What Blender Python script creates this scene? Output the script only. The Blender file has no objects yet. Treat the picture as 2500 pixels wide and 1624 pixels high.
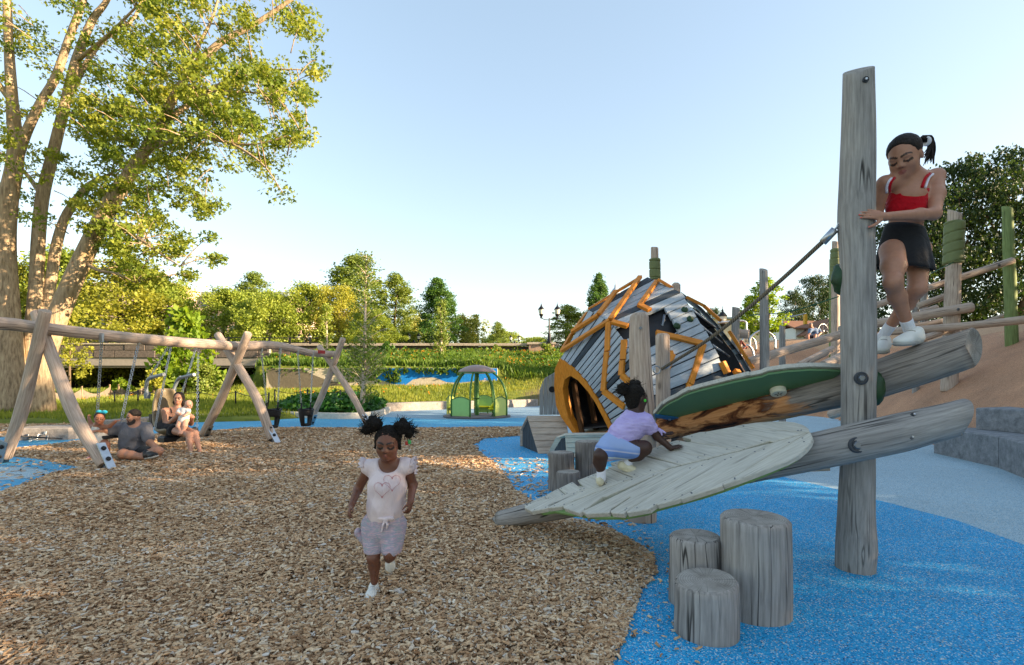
import bpy, math, random
import numpy as np
from mathutils import Vector as V, Matrix as Mx, noise as mnoise
from mathutils.bvhtree import BVHTree

random.seed(11)
rng = np.random.default_rng(11)
C = bpy.context.scene.collection
sc = bpy.context.scene
R = math.radians

# ---------------------------------------------------------------- camera, sky, sun, exposure
H = 1.3            # camera height
cam_d = bpy.data.cameras.new('camera')
cam = bpy.data.objects.new('camera', cam_d)
C.objects.link(cam)
cam.location = (0, 0, H)
cam.rotation_euler = (R(90), 0, 0)
cam_d.sensor_width = 36.0
cam_d.lens = 18.0
cam_d.shift_y = 117 / 2500
cam_d.clip_start = 0.05
cam_d.clip_end = 3000
sc.camera = cam

SUN_EL, SUN_AZ = R(15), R(102)      # azimuth clockwise from +Y
world = bpy.data.worlds.new('World')
sc.world = world
world.use_nodes = True
wn = world.node_tree
wn.nodes.clear()
w_out = wn.nodes.new('ShaderNodeOutputWorld')
w_bg = wn.nodes.new('ShaderNodeBackground')
w_sky = wn.nodes.new('ShaderNodeTexSky')
w_sky.sky_type = 'NISHITA'
w_sky.sun_disc = False
w_sky.sun_elevation = SUN_EL
w_sky.sun_rotation = SUN_AZ
w_sky.air_density = 1.0
w_sky.dust_density = 0.9
w_sky.ozone_density = 0.35
w_bg.inputs['Strength'].default_value = 0.15
w_hsv = wn.nodes.new('ShaderNodeHueSaturation')
w_hsv.inputs['Saturation'].default_value = 1.12
wn.links.new(w_sky.outputs[0], w_hsv.inputs['Color'])
w_gam = wn.nodes.new('ShaderNodeGamma')
w_gam.inputs[1].default_value = 0.62
wn.links.new(w_hsv.outputs[0], w_gam.inputs[0])
wn.links.new(w_gam.outputs[0], w_bg.inputs[0])
wn.links.new(w_bg.outputs[0], w_out.inputs[0])

sun_d = bpy.data.lights.new('sun', 'SUN')
sun_d.energy = 5.0
sun_d.angle = R(0.5)
sun_d.color = (1.0, 0.76, 0.50)
sun = bpy.data.objects.new('sun', sun_d)
C.objects.link(sun)
sdir = V((math.sin(SUN_AZ) * math.cos(SUN_EL), math.cos(SUN_AZ) * math.cos(SUN_EL), math.sin(SUN_EL)))
sun.rotation_euler = sdir.to_track_quat('Z', 'Y').to_euler()
sun.location = (30, -15, 25)

sc.view_settings.view_transform = 'Standard'
sc.view_settings.look = 'None'
sc.view_settings.gamma = 1.0
sc.view_settings.use_curve_mapping = False
sc.view_settings.exposure = 1.95
sc.render.engine = 'CYCLES'
sc.cycles.max_bounces = 6
sc.cycles.transparent_max_bounces = 8
sc.cycles.use_denoising = True

# ---------------------------------------------------------------- measuring helpers
def W(px, py, Y):
    """point at distance Y seen at (px, py) of the 2500x1624 photograph"""
    return V(((px - 1250) / 1250 * Y, Y, H - (py - 929) / 1250 * Y))

def G(px, py, z=0.0):
    Y = (H - z) * 1250 / (py - 929)
    return V(((px - 1250) / 1250 * Y, Y, z))

def ray(px, py):
    return V(((px - 1250) / 1250, 1.0, -(py - 929) / 1250))

class Plane3:
    def __init__(s, p, n):
        s.p, s.n = V(p), V(n).normalized()
    def hit(s, px, py):
        d = ray(px, py); o = V((0, 0, H))
        t = s.n.dot(s.p - o) / s.n.dot(d)
        return o + d * t

# ---------------------------------------------------------------- object helpers
ORG = {}
def props(o, label=None, cat=None, group=None, kind=None):
    if label: o['label'] = label
    if cat: o['category'] = cat
    if group: o['group'] = group
    if kind: o['kind'] = kind
    return o

def thing(name, label, cat, loc, group=None):
    o = bpy.data.objects.new(name, None)
    o.empty_display_size = 0.2
    C.objects.link(o)
    o.location = loc
    ORG[o.name] = V(loc)
    return props(o, label, cat, group)

def set_attr(me, name, typ, dom, arr):
    a = me.attributes.new(name, typ, dom)
    key = {'FLOAT': 'value', 'FLOAT_VECTOR': 'vector', 'FLOAT_COLOR': 'color'}[typ]
    a.data.foreach_set(key, np.asarray(arr, dtype=np.float32).ravel())

def mk(name, verts, faces, mats, parent=None, smooth=False, loc=None, gc=None, fr=None, mi=None, col=None, local=False):
    """one mesh object; verts in world space"""
    verts = np.asarray([tuple(v) for v in verts] if not isinstance(verts, np.ndarray) else verts, dtype=np.float64)
    o_ = V((0, 0, 0))
    if parent is not None: o_ = ORG[parent.name]
    elif loc is not None: o_ = V(loc)
    vv = verts if local else verts - np.array(o_)
    me = bpy.data.meshes.new(name)
    if isinstance(faces, np.ndarray):
        n, k = faces.shape
        me.vertices.add(len(vv)); me.vertices.foreach_set('co', vv.astype(np.float32).ravel())
        me.loops.add(n * k); me.loops.foreach_set('vertex_index', faces.astype(np.int32).ravel())
        me.polygons.add(n)
        me.polygons.foreach_set('loop_start', np.arange(0, n * k, k, dtype=np.int32))
        me.update(calc_edges=True)
    else:
        me.from_pydata([tuple(v) for v in vv], [], [tuple(int(i) for i in f) for f in faces])
    if not isinstance(mats, (list, tuple)): mats = [mats]
    for m in mats: me.materials.append(m)
    if mi is not None: me.polygons.foreach_set('material_index', np.asarray(mi, dtype=np.int32))
    if smooth is True: me.polygons.foreach_set('use_smooth', np.ones(len(me.polygons), dtype=bool))
    elif smooth is not False: me.polygons.foreach_set('use_smooth', np.asarray(smooth, dtype=bool))
    if gc is not None: set_attr(me, 'gc', 'FLOAT_VECTOR', 'POINT', gc)
    if fr is not None: set_attr(me, 'fr', 'FLOAT', 'FACE', fr)
    if col is not None: set_attr(me, 'col', 'FLOAT_COLOR', 'POINT', col)
    me.validate()
    ob = bpy.data.objects.new(name, me)
    C.objects.link(ob)
    if parent is not None:
        ob.parent = parent
        ORG[ob.name] = V(o_)
    else:
        ob.location = o_
        ORG[ob.name] = V(o_)
    return ob

def copy_tree(root, loc, rz=0.0, scale=1.0, label=None, group=None):
    def cp(o, par):
        c = o.copy(); C.objects.link(c)
        if par is not None: c.parent = par
        for k in list(o.children): cp(k, c)
        return c
    c = cp(root, None)
    c.location = loc; c.rotation_euler = (0, 0, rz)
    c.scale = (scale, scale, scale) if not isinstance(scale, tuple) else scale
    if label: c['label'] = label
    if group: c['group'] = group
    return c

class Acc:
    """collects several solids into one mesh"""
    def __init__(s): s.v, s.f, s.g = [], [], []
    def add(s, v, f, g=None):
        n = len(s.v); s.v += [tuple(x) for x in v]; s.f += [tuple(i + n for i in q) for q in f]
        s.g += ([tuple(x) for x in g] if g is not None else [tuple(x) for x in v])
    def mk(s, name, mats, parent=None, smooth=False, **k):
        return mk(name, s.v, s.f, mats, parent, smooth, gc=s.g, **k)

def frame(d):
    d = V(d).normalized()
    a = V((0, 0, 1)) if abs(d.z) < 0.9 else V((1, 0, 0))
    x = d.cross(a).normalized(); y = d.cross(x).normalized()
    return x, y, d

def catmull(pts, n):
    """resample polyline smoothly to n points"""
    P = [V(p) for p in pts]
    if len(P) == 2: return [P[0].lerp(P[1], i / (n - 1)) for i in range(n)]
    P = [P[0] * 2 - P[1]] + P + [P[-1] * 2 - P[-2]]
    m = len(P) - 3; out = []
    for i in range(n):
        t = i / (n - 1) * m; k = min(int(t), m - 1); u = t - k
        a, b, c, d = P[k:k + 4]
        out.append(0.5 * ((2 * b) + (c - a) * u + (2 * a - 5 * b + 4 * c - d) * u * u + (3 * b - a - 3 * c + d) * u ** 3))
    return out

def sweep(pts, rad, nseg=8, n=None, cap=True):
    n = n or len(pts)
    P = catmull(pts, n) if n != len(pts) else [V(p) for p in pts]
    rr = np.interp(np.linspace(0, 1, n), np.linspace(0, 1, len(rad)), rad) if hasattr(rad, '__len__') else [rad] * n
    x, y, d0 = frame(P[1] - P[0])
    vs, fs = [], []
    for i, p in enumerate(P):
        t = (P[min(i + 1, n - 1)] - P[max(i - 1, 0)]).normalized()
        y = t.cross(x).normalized(); x = y.cross(t).normalized()
        for k in range(nseg):
            a = 2 * math.pi * k / nseg
            vs.append(p + (x * math.cos(a) + y * math.sin(a)) * rr[i])
    for i in range(n - 1):
        for k in range(nseg):
            k2 = (k + 1) % nseg
            fs.append((i * nseg + k, i * nseg + k2, (i + 1) * nseg + k2, (i + 1) * nseg + k))
    if cap:
        fs.append(tuple(range(nseg))[::-1]); fs.append(tuple((n - 1) * nseg + k for k in range(nseg)))
    return vs, fs

def tube(name, pts, rad, m, parent=None, nseg=8, n=None, **k):
    vs, fs = sweep(pts, rad, nseg, n)
    return mk(name, vs, fs, m, parent, smooth=[len(f) == 4 for f in fs], **k)

def log(name, pts, rad, mats, parent=None, loc=None, nseg=20, cut0=(0, 0), cut1=(0, 0), bump=0.05, step=0.07, seed=0, bevel=0.06, knots=()):
    """a peeled log: uneven tapered sweep, bevelled ends; cut = slope of each end cut in the ring's own x/y"""
    L = sum((V(pts[i + 1]) - V(pts[i])).length for i in range(len(pts) - 1))
    n = max(6, int(L / step))
    P = catmull(pts, n)
    rr = np.interp(np.linspace(0, 1, n), np.linspace(0, 1, len(rad)), rad) if hasattr(rad, '__len__') else np.full(n, rad)
    x, y, _ = frame(P[1] - P[0])
    vs, g = [], []
    run = 0.0
    off = V((seed * 3.71, seed * 1.33, seed * 7.9))
    rings = []
    for i, p in enumerate(P):
        t = (P[min(i + 1, n - 1)] - P[max(i - 1, 0)]).normalized()
        y = t.cross(x).normalized(); x = y.cross(t).normalized()
        if i: run += (P[i] - P[i - 1]).length
        rings.append((p, x.copy(), y.copy(), t, run, rr[i]))
    # bevel rings at both ends
    b = bevel * rr[0]; b2 = bevel * rr[-1]
    p0 = rings[0]; p1 = rings[-1]
    full = [(p0[0], p0[1], p0[2], p0[3], p0[4], p0[5] - b, 0), (p0[0] + p0[3] * b, p0[1], p0[2], p0[3], b, p0[5], 0)] + \
           [r + (0.5,) for r in rings[1:-1]] + \
           [(p1[0] - p1[3] * b2, p1[1], p1[2], p1[3], p1[4] - b2, p1[5], 1), (p1[0], p1[1], p1[2], p1[3], p1[4], p1[5] - b2, 1)]
    for (p, xx, yy, t, s, r, e) in full:
        for k in range(nseg):
            a = 2 * math.pi * k / nseg
            ca, sa = math.cos(a), math.sin(a)
            nz = mnoise.noise(V((ca * 0.9, sa * 0.9, s * 1.3)) + off) + 0.4 * mnoise.noise(V((ca * 2.2, sa * 2.2, s * 4)) + off)
            q = r * (1 + bump * nz)
            for (ks, ka, kr, kw) in knots:
                dd = ((s - ks) ** 2 + (r * ((a - ka + math.pi) % (2 * math.pi) - math.pi)) ** 2) / (kw * kw)
                q += kr * math.exp(-dd)
            sh = 0.0
            if e in (0, 1):
                cu = cut0 if e == 0 else cut1
                if len(cu) == 3:
                    nn_ = V(cu); sh = -((xx * ca + yy * sa) * q).dot(nn_) / t.dot(nn_)
                else: sh = (cu[0] * ca + cu[1] * sa) * q
            vs.append(p + (xx * ca + yy * sa) * q + t * sh)
            g.append((ca * q + seed * 5.1, sa * q + seed * 2.3, s + sh + seed))
    m = len(full); fs = []; mi = []; sm = []
    for i in range(m - 1):
        for k in range(nseg):
            k2 = (k + 1) % nseg
            fs.append((i * nseg + k, i * nseg + k2, (i + 1) * nseg + k2, (i + 1) * nseg + k)); mi.append(0); sm.append(True)
    for base, rev, f in ((0, True, full[0]), ((m - 1) * nseg, False, full[-1])):
        # end caps: own verts so that end grain coordinates start at the pith
        q0 = len(vs)
        for k in range(nseg):
            vs.append(vs[base + k]); gg = g[base + k]
            g.append((gg[0] - seed * 5.1, gg[1] - seed * 2.3, seed * 1.7))
        c = sum((V(vs[base + k]) for k in range(nseg)), V()) / nseg
        vs.append(c); g.append((0, 0, seed * 1.7))
        for k in range(nseg):
            k2 = (k + 1) % nseg
            tri = (q0 + k, q0 + k2, q0 + nseg)
            fs.append(tri[::-1] if rev else tri); mi.append(1); sm.append(False)
    return mk(name, vs, fs, mats, parent, smooth=sm, loc=loc, gc=g, mi=mi)

def poly_inset(P, n, d):
    out = []; k = len(P)
    for i in range(k):
        a, b, c = P[i - 1], P[i], P[(i + 1) % k]
        e1 = (b - a).normalized(); e2 = (c - b).normalized()
        m1 = n.cross(e1); m2 = n.cross(e2)
        m = (m1 + m2)
        if m.length < 1e-6: m = m1
        m.normalize()
        co = max(0.35, m.dot(m1))
        out.append(b + m * (d / co))
    return out

def prism(top, down, ch=0.004, grain=None, seed=None, twoside=False):
    """slab under the polygon top (counter-clockwise seen from outside), chamfered edge"""
    P = [V(p) for p in top]; down = V(down); k = len(P)
    n = V((0, 0, 0))
    for i in range(k): n += (P[i] - P[0]).cross(P[(i + 1) % k] - P[0])
    n.normalize()
    if n.dot(down) > 0: P = P[::-1]; n = -n
    dn = down.normalized()
    A = poly_inset(P, n, ch); B = [p + dn * ch for p in P]; D = [p + down for p in P]
    v = A + B + D; f = [tuple(range(k)), tuple(range(3 * k - 1, 2 * k - 1, -1))]
    for i in range(k):
        j = (i + 1) % k
        f.append((k + i, k + j, j, i)); f.append((2 * k + i, 2 * k + j, k + j, k + i))
    gd = V(grain).normalized() if grain is not None else max(((P[(i + 1) % k] - P[i]) for i in range(k)), key=lambda e: e.length).normalized()
    s = seed if seed is not None else random.random() * 50
    gy = n.cross(gd)
    g = [((q.dot(gy)) + s, q.dot(n) + s * 1.7, q.dot(gd) + s * 2.3) for q in v]
    return v, f, g

def slab(name, top, down, m, parent=None, ch=0.004, grain=None, loc=None):
    v, f, g = prism(top, down, ch, grain)
    return mk(name, v, f, m, parent, gc=g, loc=loc)

def beam(a, b, w, h, up=(0, 0, 1), ch=0.004):
    """rectangular bar from a to b, w across, h along up"""
    a, b = V(a), V(b); d = (b - a).normalized()
    s = d.cross(V(up)).normalized(); u = s.cross(d).normalized()
    top = [a - s * w / 2 + u * h / 2, a + s * w / 2 + u * h / 2, b + s * w / 2 + u * h / 2, b - s * w / 2 + u * h / 2]
    return prism(top, -u * h, ch, grain=d)

def bar(name, a, b, w, h, m, parent=None, up=(0, 0, 1), ch=0.004, loc=None):
    v, f, g = beam(a, b, w, h, up, ch)
    return mk(name, v, f, m, parent, gc=g, loc=loc)

def lathe(c, prof, axis=(0, 0, 1), nseg=20):
    """prof = [(r, h)...] about axis"""
    x, y, z = frame(axis); c = V(c); vs, fs = [], []
    for r, h in prof:
        for k in range(nseg):
            a = 2 * math.pi * k / nseg
            vs.append(c + (x * math.cos(a) + y * math.sin(a)) * max(r, 1e-4) + z * h)
    m = len(prof)
    for i in range(m - 1):
        for k in range(nseg):
            k2 = (k + 1) % nseg
            fs.append((i * nseg + k, (i + 1) * nseg + k, (i + 1) * nseg + k2, i * nseg + k2))
    fs.append(tuple(range(nseg))); fs.append(tuple((m - 1) * nseg + k for k in range(nseg))[::-1])
    return vs, fs

def turned(name, c, prof, m, parent=None, axis=(0, 0, 1), nseg=20, **k):
    v, f = lathe(c, prof, axis, nseg)
    o = mk(name, v, f, m, parent, smooth=[len(q) == 4 for q in f], **k)
    try: o.data.set_sharp_from_angle(angle=R(40))
    except Exception: pass
    return o

# ---------------------------------------------------------------- materials
class NT:
    def __init__(s, name):
        s.m = bpy.data.materials.new(name); s.m.use_nodes = True
        s.t = s.m.node_tree; s.t.nodes.clear()
        s.out = s.t.nodes.new('ShaderNodeOutputMaterial')
    def n(s, typ, ins=None, **pr):
        nd = s.t.nodes.new('ShaderNode' + typ)
        for k, v in pr.items(): setattr(nd, k, v)
        for k, v in (ins or {}).items(): s.put(nd, k, v)
        return nd
    def put(s, nd, k, v):
        i = nd.inputs[k]
        if isinstance(v, bpy.types.NodeSocket): s.t.links.new(v, i)
        elif isinstance(v, bpy.types.Node): s.t.links.new(v.outputs[0], i)
        else:
            if isinstance(v, tuple) and len(v) == 3 and i.type == 'RGBA': v = v + (1,)
            i.default_value = v
    def ramp(s, fac, stops, interp='LINEAR'):
        r = s.n('ValToRGB'); r.color_ramp.interpolation = interp
        el = r.color_ramp.elements
        while len(el) < len(stops): el.new(0.5)
        for e, (p, c) in zip(el, stops):
            e.position = p; e.color = (c if len(c) == 4 else c + (1,)) if isinstance(c, tuple) else (c, c, c, 1)
        s.put(r, 0, fac); return r.outputs[0]
    def mix(s, fac, a, b, mode='MIX'):
        m = s.n('Mix', data_type='RGBA', blend_type=mode)
        s.put(m, 0, fac); s.put(m, 6, a); s.put(m, 7, b)
        return m.outputs[2]
    def math(s, op, a, b=0.0):
        m = s.n('Math', operation=op); s.put(m, 0, a); s.put(m, 1, b); return m.outputs[0]
    def attr(s, name, out='Vector'):
        return s.n('Attribute', attribute_name=name).outputs[out]
    def scale(s, vec, sc3):
        m = s.n('Mapping'); s.put(m, 0, vec); m.inputs['Scale'].default_value = sc3; return m.outputs[0]
    def noise(s, vec, scale, detail=3, rough=0.55, dist=0.0):
        n = s.n('TexNoise'); s.put(n, 'Vector', vec)
        n.inputs['Scale'].default_value = scale; n.inputs['Detail'].default_value = detail
        n.inputs['Roughness'].default_value = rough; n.inputs['Distortion'].default_value = dist
        return n.outputs['Fac']
    def bump(s, h, strength=0.3, dist=0.01, nrm=None):
        b = s.n('Bump'); b.inputs['Strength'].default_value = strength; b.inputs['Distance'].default_value = dist
        s.put(b, 'Height', h)
        if nrm is not None: s.put(b, 'Normal', nrm)
        return b.outputs[0]
    def pbr(s, col, rough=0.7, nrm=None, spec=0.35, metal=0.0, **kw):
        p = s.n('BsdfPrincipled')
        s.put(p, 'Base Color', col); s.put(p, 'Roughness', rough); p.inputs['Specular IOR Level'].default_value = spec
        p.inputs['Metallic'].default_value = metal
        if nrm is not None: s.put(p, 'Normal', nrm)
        for k, v in kw.items(): s.put(p, k.replace('_', ' '), v)
        s.t.links.new(p.outputs[0], s.out.inputs[0])
        return s.m
    def obj(s): return s.n('TexCoord').outputs['Object']
    def pos(s): return s.n('NewGeometry').outputs['Position']

def c255(r, g, b):
    f = lambda c: ((c / 255 + 0.055) / 1.055) ** 2.4 if c / 255 > 0.04045 else c / 255 / 12.92
    return (f(r), f(g), f(b))

def plain(name, col, rough=0.6, spec=0.35, metal=0.0, var=0.12, nscale=6.0, bump=0.0):
    t = NT(name); o = t.pos()
    n = t.noise(o, nscale, 4)
    k = t.ramp(n, [(0.25, tuple(c * (1 - var) for c in col)), (0.75, tuple(min(1, c * (1 + var)) for c in col))])
    nr = t.bump(t.noise(o, nscale * 12, 3), bump, 0.004) if bump else None
    return t.pbr(k, rough, nr, spec, metal)

def wood(name, c_dark, c_mid, c_light, crack=0.5, warm=None, fine=1.0, rough=0.8, stain=None, bare=None):
    """weathered timber, grain along gc.z"""
    t = NT(name); g = t.attr('gc')
    stretched = t.scale(g, (1, 1, 0.06))
    n1 = t.noise(stretched, 60 * fine, 6, 0.62, 0.3)
    big = t.noise(t.scale(g, (1, 1, 0.45)), 5.0, 5, 0.62)
    col = t.ramp(n1, [(0.22, c_dark), (0.5, c_mid), (0.80, c_light)])
    tint = t.ramp(big, [(0.25, (0.80, 0.80, 0.80)), (0.5, (0.98, 0.98, 0.98)), (0.8, warm or (1.10, 1.07, 1.01))])
    col = t.mix(1.0, col, tint, 'MULTIPLY')
    # drying cracks: long thin dark lines
    cr = t.noise(t.scale(g, (1, 1, 0.03)), 14 * fine, 2, 0.4, 0.15)
    band = t.math('ABSOLUTE', t.math('SUBTRACT', cr, 0.5))
    line = t.ramp(band, [(0.0, 1.0), (0.009, 0.85), (0.018, 0.0)])
    msk = t.ramp(t.noise(t.scale(g, (1, 1, 0.3)), 4.0, 2), [(0.42, 0.0), (0.56, 1.0)])
    lm = t.math('MULTIPLY', t.math('MULTIPLY', line, msk), crack)
    col = t.mix(lm, col, tuple(c * 0.18 for c in c_dark))
    # small knots
    vor = t.n('TexVoronoi', {'Scale': 2.6}); t.put(vor, 'Vector', t.scale(g, (1, 1, 0.45)))
    kn = t.ramp(vor.outputs['Distance'], [(0.03, 0.7), (0.06, 0.2), (0.09, 0.0)])
    col = t.mix(kn, col, tuple(c * 0.35 for c in c_dark))
    if stain is not None:
        ns = t.noise(t.scale(g, (1, 1, 0.6)), 5.5, 5, 0.65, 0.5)
        col = t.mix(t.ramp(ns, [(0.46, 0.0), (0.54, 1.0)]), col, stain)
        col = t.mix(t.ramp(ns, [(0.60, 0.0), (0.65, 0.9)]), col, (0.02, 0.010, 0.006))
    if bare is not None:
        # stretch where the bark came off late: brown wood with dark patches
        sz = t.n('SeparateXYZ'); t.put(sz, 0, g)
        nb = t.noise(t.scale(g, (1, 1, 0.4)), 9, 5, 0.62, 0.6)
        bc = t.ramp(n1, [(0.25, c255(150, 92, 50)), (0.5, c255(196, 134, 84)), (0.8, c255(214, 160, 110))])
        bc = t.mix(t.ramp(nb, [(0.47, 0.0), (0.55, 0.95)]), bc, c255(92, 48, 22))
        bc = t.mix(t.ramp(nb, [(0.57, 0.0), (0.63, 0.95)]), bc, c255(30, 16, 10))
        zz = t.math('ADD', t.math('SUBTRACT', sz.outputs[2], bare), t.math('MULTIPLY', t.math('SUBTRACT', nb, 0.5), 1.2))
        col = t.mix(t.ramp(t.math('MULTIPLY', zz, 1.0), [(0.0, 1.0), (0.18, 0.0)]), col, bc)
    hgt = t.math('SUBTRACT', n1, t.math('MULTIPLY', lm, 1.6))
    return t.pbr(col, rough, t.bump(hgt, 0.4, 0.004), 0.25)

def endgrain(name, c0, c1):
    t = NT(name); g = t.attr('gc')
    w = t.n('TexWave', {'Scale': 26.0, 'Distortion': 1.6, 'Detail': 3.0, 'Detail Scale': 1.5}, wave_type='RINGS', rings_direction='Z')
    t.put(w, 'Vector', g)
    bl = t.noise(g, 9, 5, 0.65)
    col = t.mix(t.math('MULTIPLY', w.outputs['Fac'], 0.38), t.ramp(bl, [(0.3, c0), (0.7, c1)]), tuple(c * 0.6 for c in c0))
    # radial checks
    sx = t.n('SeparateXYZ'); t.put(sx, 0, g)
    ang = t.math('ARCTAN2', sx.outputs[0], sx.outputs[1])
    cv = t.n('CombineXYZ'); t.put(cv, 0, ang); t.put(cv, 2, sx.outputs[2])
    nz = t.noise(t.mix(0.12, cv.outputs[0], g), 2.6, 2)
    ck = t.ramp(t.math('ABSOLUTE', t.math('SUBTRACT', nz, 0.52)), [(0.0, 1.0), (0.006, 0.5), (0.012, 0.0)])
    col = t.mix(t.math('MULTIPLY', ck, 0.6), col, tuple(c * 0.12 for c in c0))
    return t.pbr(col, 0.85, t.bump(t.math('SUBTRACT', bl, ck), 0.3, 0.003), 0.2)

def leafmat(name, stops, trans=0.35, rough=0.55):
    t = NT(name)
    f = t.attr('fr', 'Fac')
    info = t.n('ObjectInfo')
    hv = t.math('ADD', t.math('MULTIPLY', f, 0.8), t.math('MULTIPLY', info.outputs['Random'], 0.2))
    col = t.ramp(hv, stops)
    p = t.n('BsdfPrincipled'); t.put(p, 'Base Color', col); t.put(p, 'Roughness', rough); p.inputs['Specular IOR Level'].default_value = 0.3
    tr = t.n('BsdfTranslucent'); t.put(tr, 'Color', t.mix(1.0, col, (1.5, 1.35, 0.55), 'MULTIPLY'))
    mx = t.n('MixShader'); t.put(mx, 0, trans); t.put(mx, 1, p.outputs[0]); t.put(mx, 2, tr.outputs[0])
    t.t.links.new(mx.outputs[0], t.out.inputs[0])
    return t.m

def metal(name, col, rough=0.35, m=1.0):
    t = NT(name); n = t.noise(t.pos(), 14, 4)
    return t.pbr(t.ramp(n, [(0.3, tuple(c * 0.8 for c in col)), (0.7, col)]), t.ramp(n, [(0.3, rough), (0.8, rough + 0.2)]), None, 0.5, m)

GREY = [c255(96, 92, 88), c255(150, 145, 139), c255(186, 182, 176)]
m_log = wood('weathered_log', c255(112, 107, 103), c255(150, 145, 140), c255(178, 173, 167), 1.0)
m_end = endgrain('log_end_grain', c255(128, 121, 112), c255(178, 172, 163))
m_logw = wood('warm_weathered_log', c255(140, 120, 106), c255(184, 164, 148), c255(210, 193, 176), 0.75)
m_endw = endgrain('warm_end_grain', c255(150, 134, 118), c255(196, 181, 165))
m_bark = wood('bark_streaked_log', c255(92, 84, 78), c255(140, 130, 121), c255(170, 160, 150), 0.8)
m_burn = wood('brown_stained_log', c255(120, 78, 44), c255(168, 116, 70), c255(190, 140, 92), 0.5, stain=c255(104, 56, 26))
m_plank = wood('silver_grey_plank', c255(166, 161, 149), c255(189, 185, 173), c255(206, 203, 192), 0.3, warm=(1.04, 1.03, 1.0), fine=1.4)
m_plank2 = wood('pale_grey_cladding', c255(138, 145, 150), c255(164, 172, 178), c255(186, 194, 200), 0.25, warm=(1.03, 1.03, 1.03), fine=1.3)
m_plank3 = wood('tan_grey_board', c255(138, 122, 108), c255(178, 162, 146), c255(200, 187, 172), 0.35, fine=1.2)
m_char = wood('charcoal_board', c255(46, 52, 58), c255(64, 72, 79), c255(80, 88, 96), 0.2)
m_orange = wood('orange_stained_batten', c255(178, 102, 26), c255(205, 128, 40), c255(222, 150, 58), 0.25, rough=0.5)
m_black = plain('shade_black', c255(30, 30, 32), 0.6)  # also paints the shade inside the pod and the panel's hole
m_rubber = plain('black_rubber', c255(26, 26, 28), 0.55)
m_steel = metal('galvanised_steel', c255(190, 194, 198), 0.3)
m_steeld = metal('dark_steel', c255(120, 126, 134), 0.35)
m_washer = plain('dark_grey_washer', c255(58, 62, 68), 0.45)
m_blackpaint = plain('black_paint', (0.012, 0.012, 0.013), 0.4)
m_green_p = plain('olive_green_paint', c255(106, 114, 72), 0.6, bump=0.1)
m_green_d = plain('dark_green_resin', c255(32, 62, 34), 0.45, var=0.3, bump=0.3, nscale=14)
m_green_under = plain('green_leaf_underside', c255(90, 124, 82), 0.55, var=0.06)
m_green_edge = plain('green_leaf_edge', c255(112, 142, 84), 0.55, var=0.06)
# ================================================================ the setting: terrain
def lin(x, pts):
    return float(np.interp(x, [p[0] for p in pts], [p[1] for p in pts]))

RISE = [(-60, 15.0), (-20, 15.2), (-11, 15.6), (-8, 16.6), (-7, 19), (-5.3, 22.2), (-1, 24.8), (2, 27.2), (6, 29), (40, 33)]
MOUND = [(6.7, 4.0), (7.2, 7.0), (8.0, 9.4), (8.9, 11.5), (10.2, 15.0), (11.2, 18.6), (9.8, 20.4), (7.2, 21.6), (4.8, 23.2), (4.6, 27.0), (7.5, 31.0), (14, 34), (34, 34), (34, 4.0)]

def np_dist_in(X, Y, poly):
    """distance to polygon edge, positive inside"""
    d = np.full(X.shape, 1e9); ins = np.zeros(X.shape, bool); n = len(poly)
    for i in range(n):
        ax, ay = poly[i]; bx, by = poly[(i + 1) % n]
        ex, ey = bx - ax, by - ay
        t = np.clip(((X - ax) * ex + (Y - ay) * ey) / (ex * ex + ey * ey), 0, 1)
        d = np.minimum(d, np.hypot(X - ax - t * ex, Y - ay - t * ey))
        c = ((ay > Y) != (by > Y)) & (X < (bx - ax) * (Y - ay) / (by - ay + 1e-12) + ax)
        ins ^= c
    return np.where(ins, d, -d)

def sstep(a, b, x):
    t = np.clip((x - a) / (b - a), 0, 1); return t * t * (3 - 2 * t)

def terrain(X, Y):
    X = np.asarray(X, float); Y = np.asarray(Y, float)
    yl = np.interp(X, [p[0] for p in RISE], [p[1] for p in RISE])
    d = Y - yl
    amp = np.interp(X, [-16, -8, -1, 8], [0.62, 0.86, 1.08, 1.12])
    lawn = 0.10 * sstep(-0.2, 0.3, d) + amp * np.clip(d / np.maximum(32.0 - yl, 1.0), 0, 1) ** 1.2
    # the bank: behind the mural wall a step, elsewhere a slope
    mural = sstep(-16.4, -16.1, X) * (1 - sstep(-2.2, 1.5, X))
    bank_m = (2.07 - amp) * sstep(32.0, 32.25, Y) + 1.22 * np.clip((Y - 32.2) / 9.6, 0, 1)
    bank_s = 2.2 * np.clip((Y - 30.5) / 11.3, 0, 1)
    bank = mural * bank_m + (1 - mural) * bank_s
    left = 1 - sstep(-18.5, -16.6, X)          # the hollow under the bridge
    hl = 0.10 * sstep(-0.2, 0.3, d) + 0.42 * np.clip(d / 24.0, 0, 1) + 3.3 * sstep(56, 62, Y)
    h = (lawn + bank) * (1 - left) + hl * left
    h = np.where(d < -0.2, 0.0, h) - 0.06 * (1 - sstep(-0.2, 0.2, d))
    # rolling unevenness of the lawn
    h = h + sstep(0.3, 3, d) * 0.05 * np.sin(X * 0.9 + 1.3 * np.sin(Y * 0.5)) * np.cos(Y * 0.7)
    far = sstep(70, 300, Y)
    h = h * (1 - far) + 3.9 * far
    # right of the mound the ground is level
    rt = sstep(30, 45, X); h = h * (1 - rt) + rt * (2.2 * sstep(15, 35, Y))
    near = (Y < 4); h = np.where(near & (np.abs(X) > 12), h, h)
    return h

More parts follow.
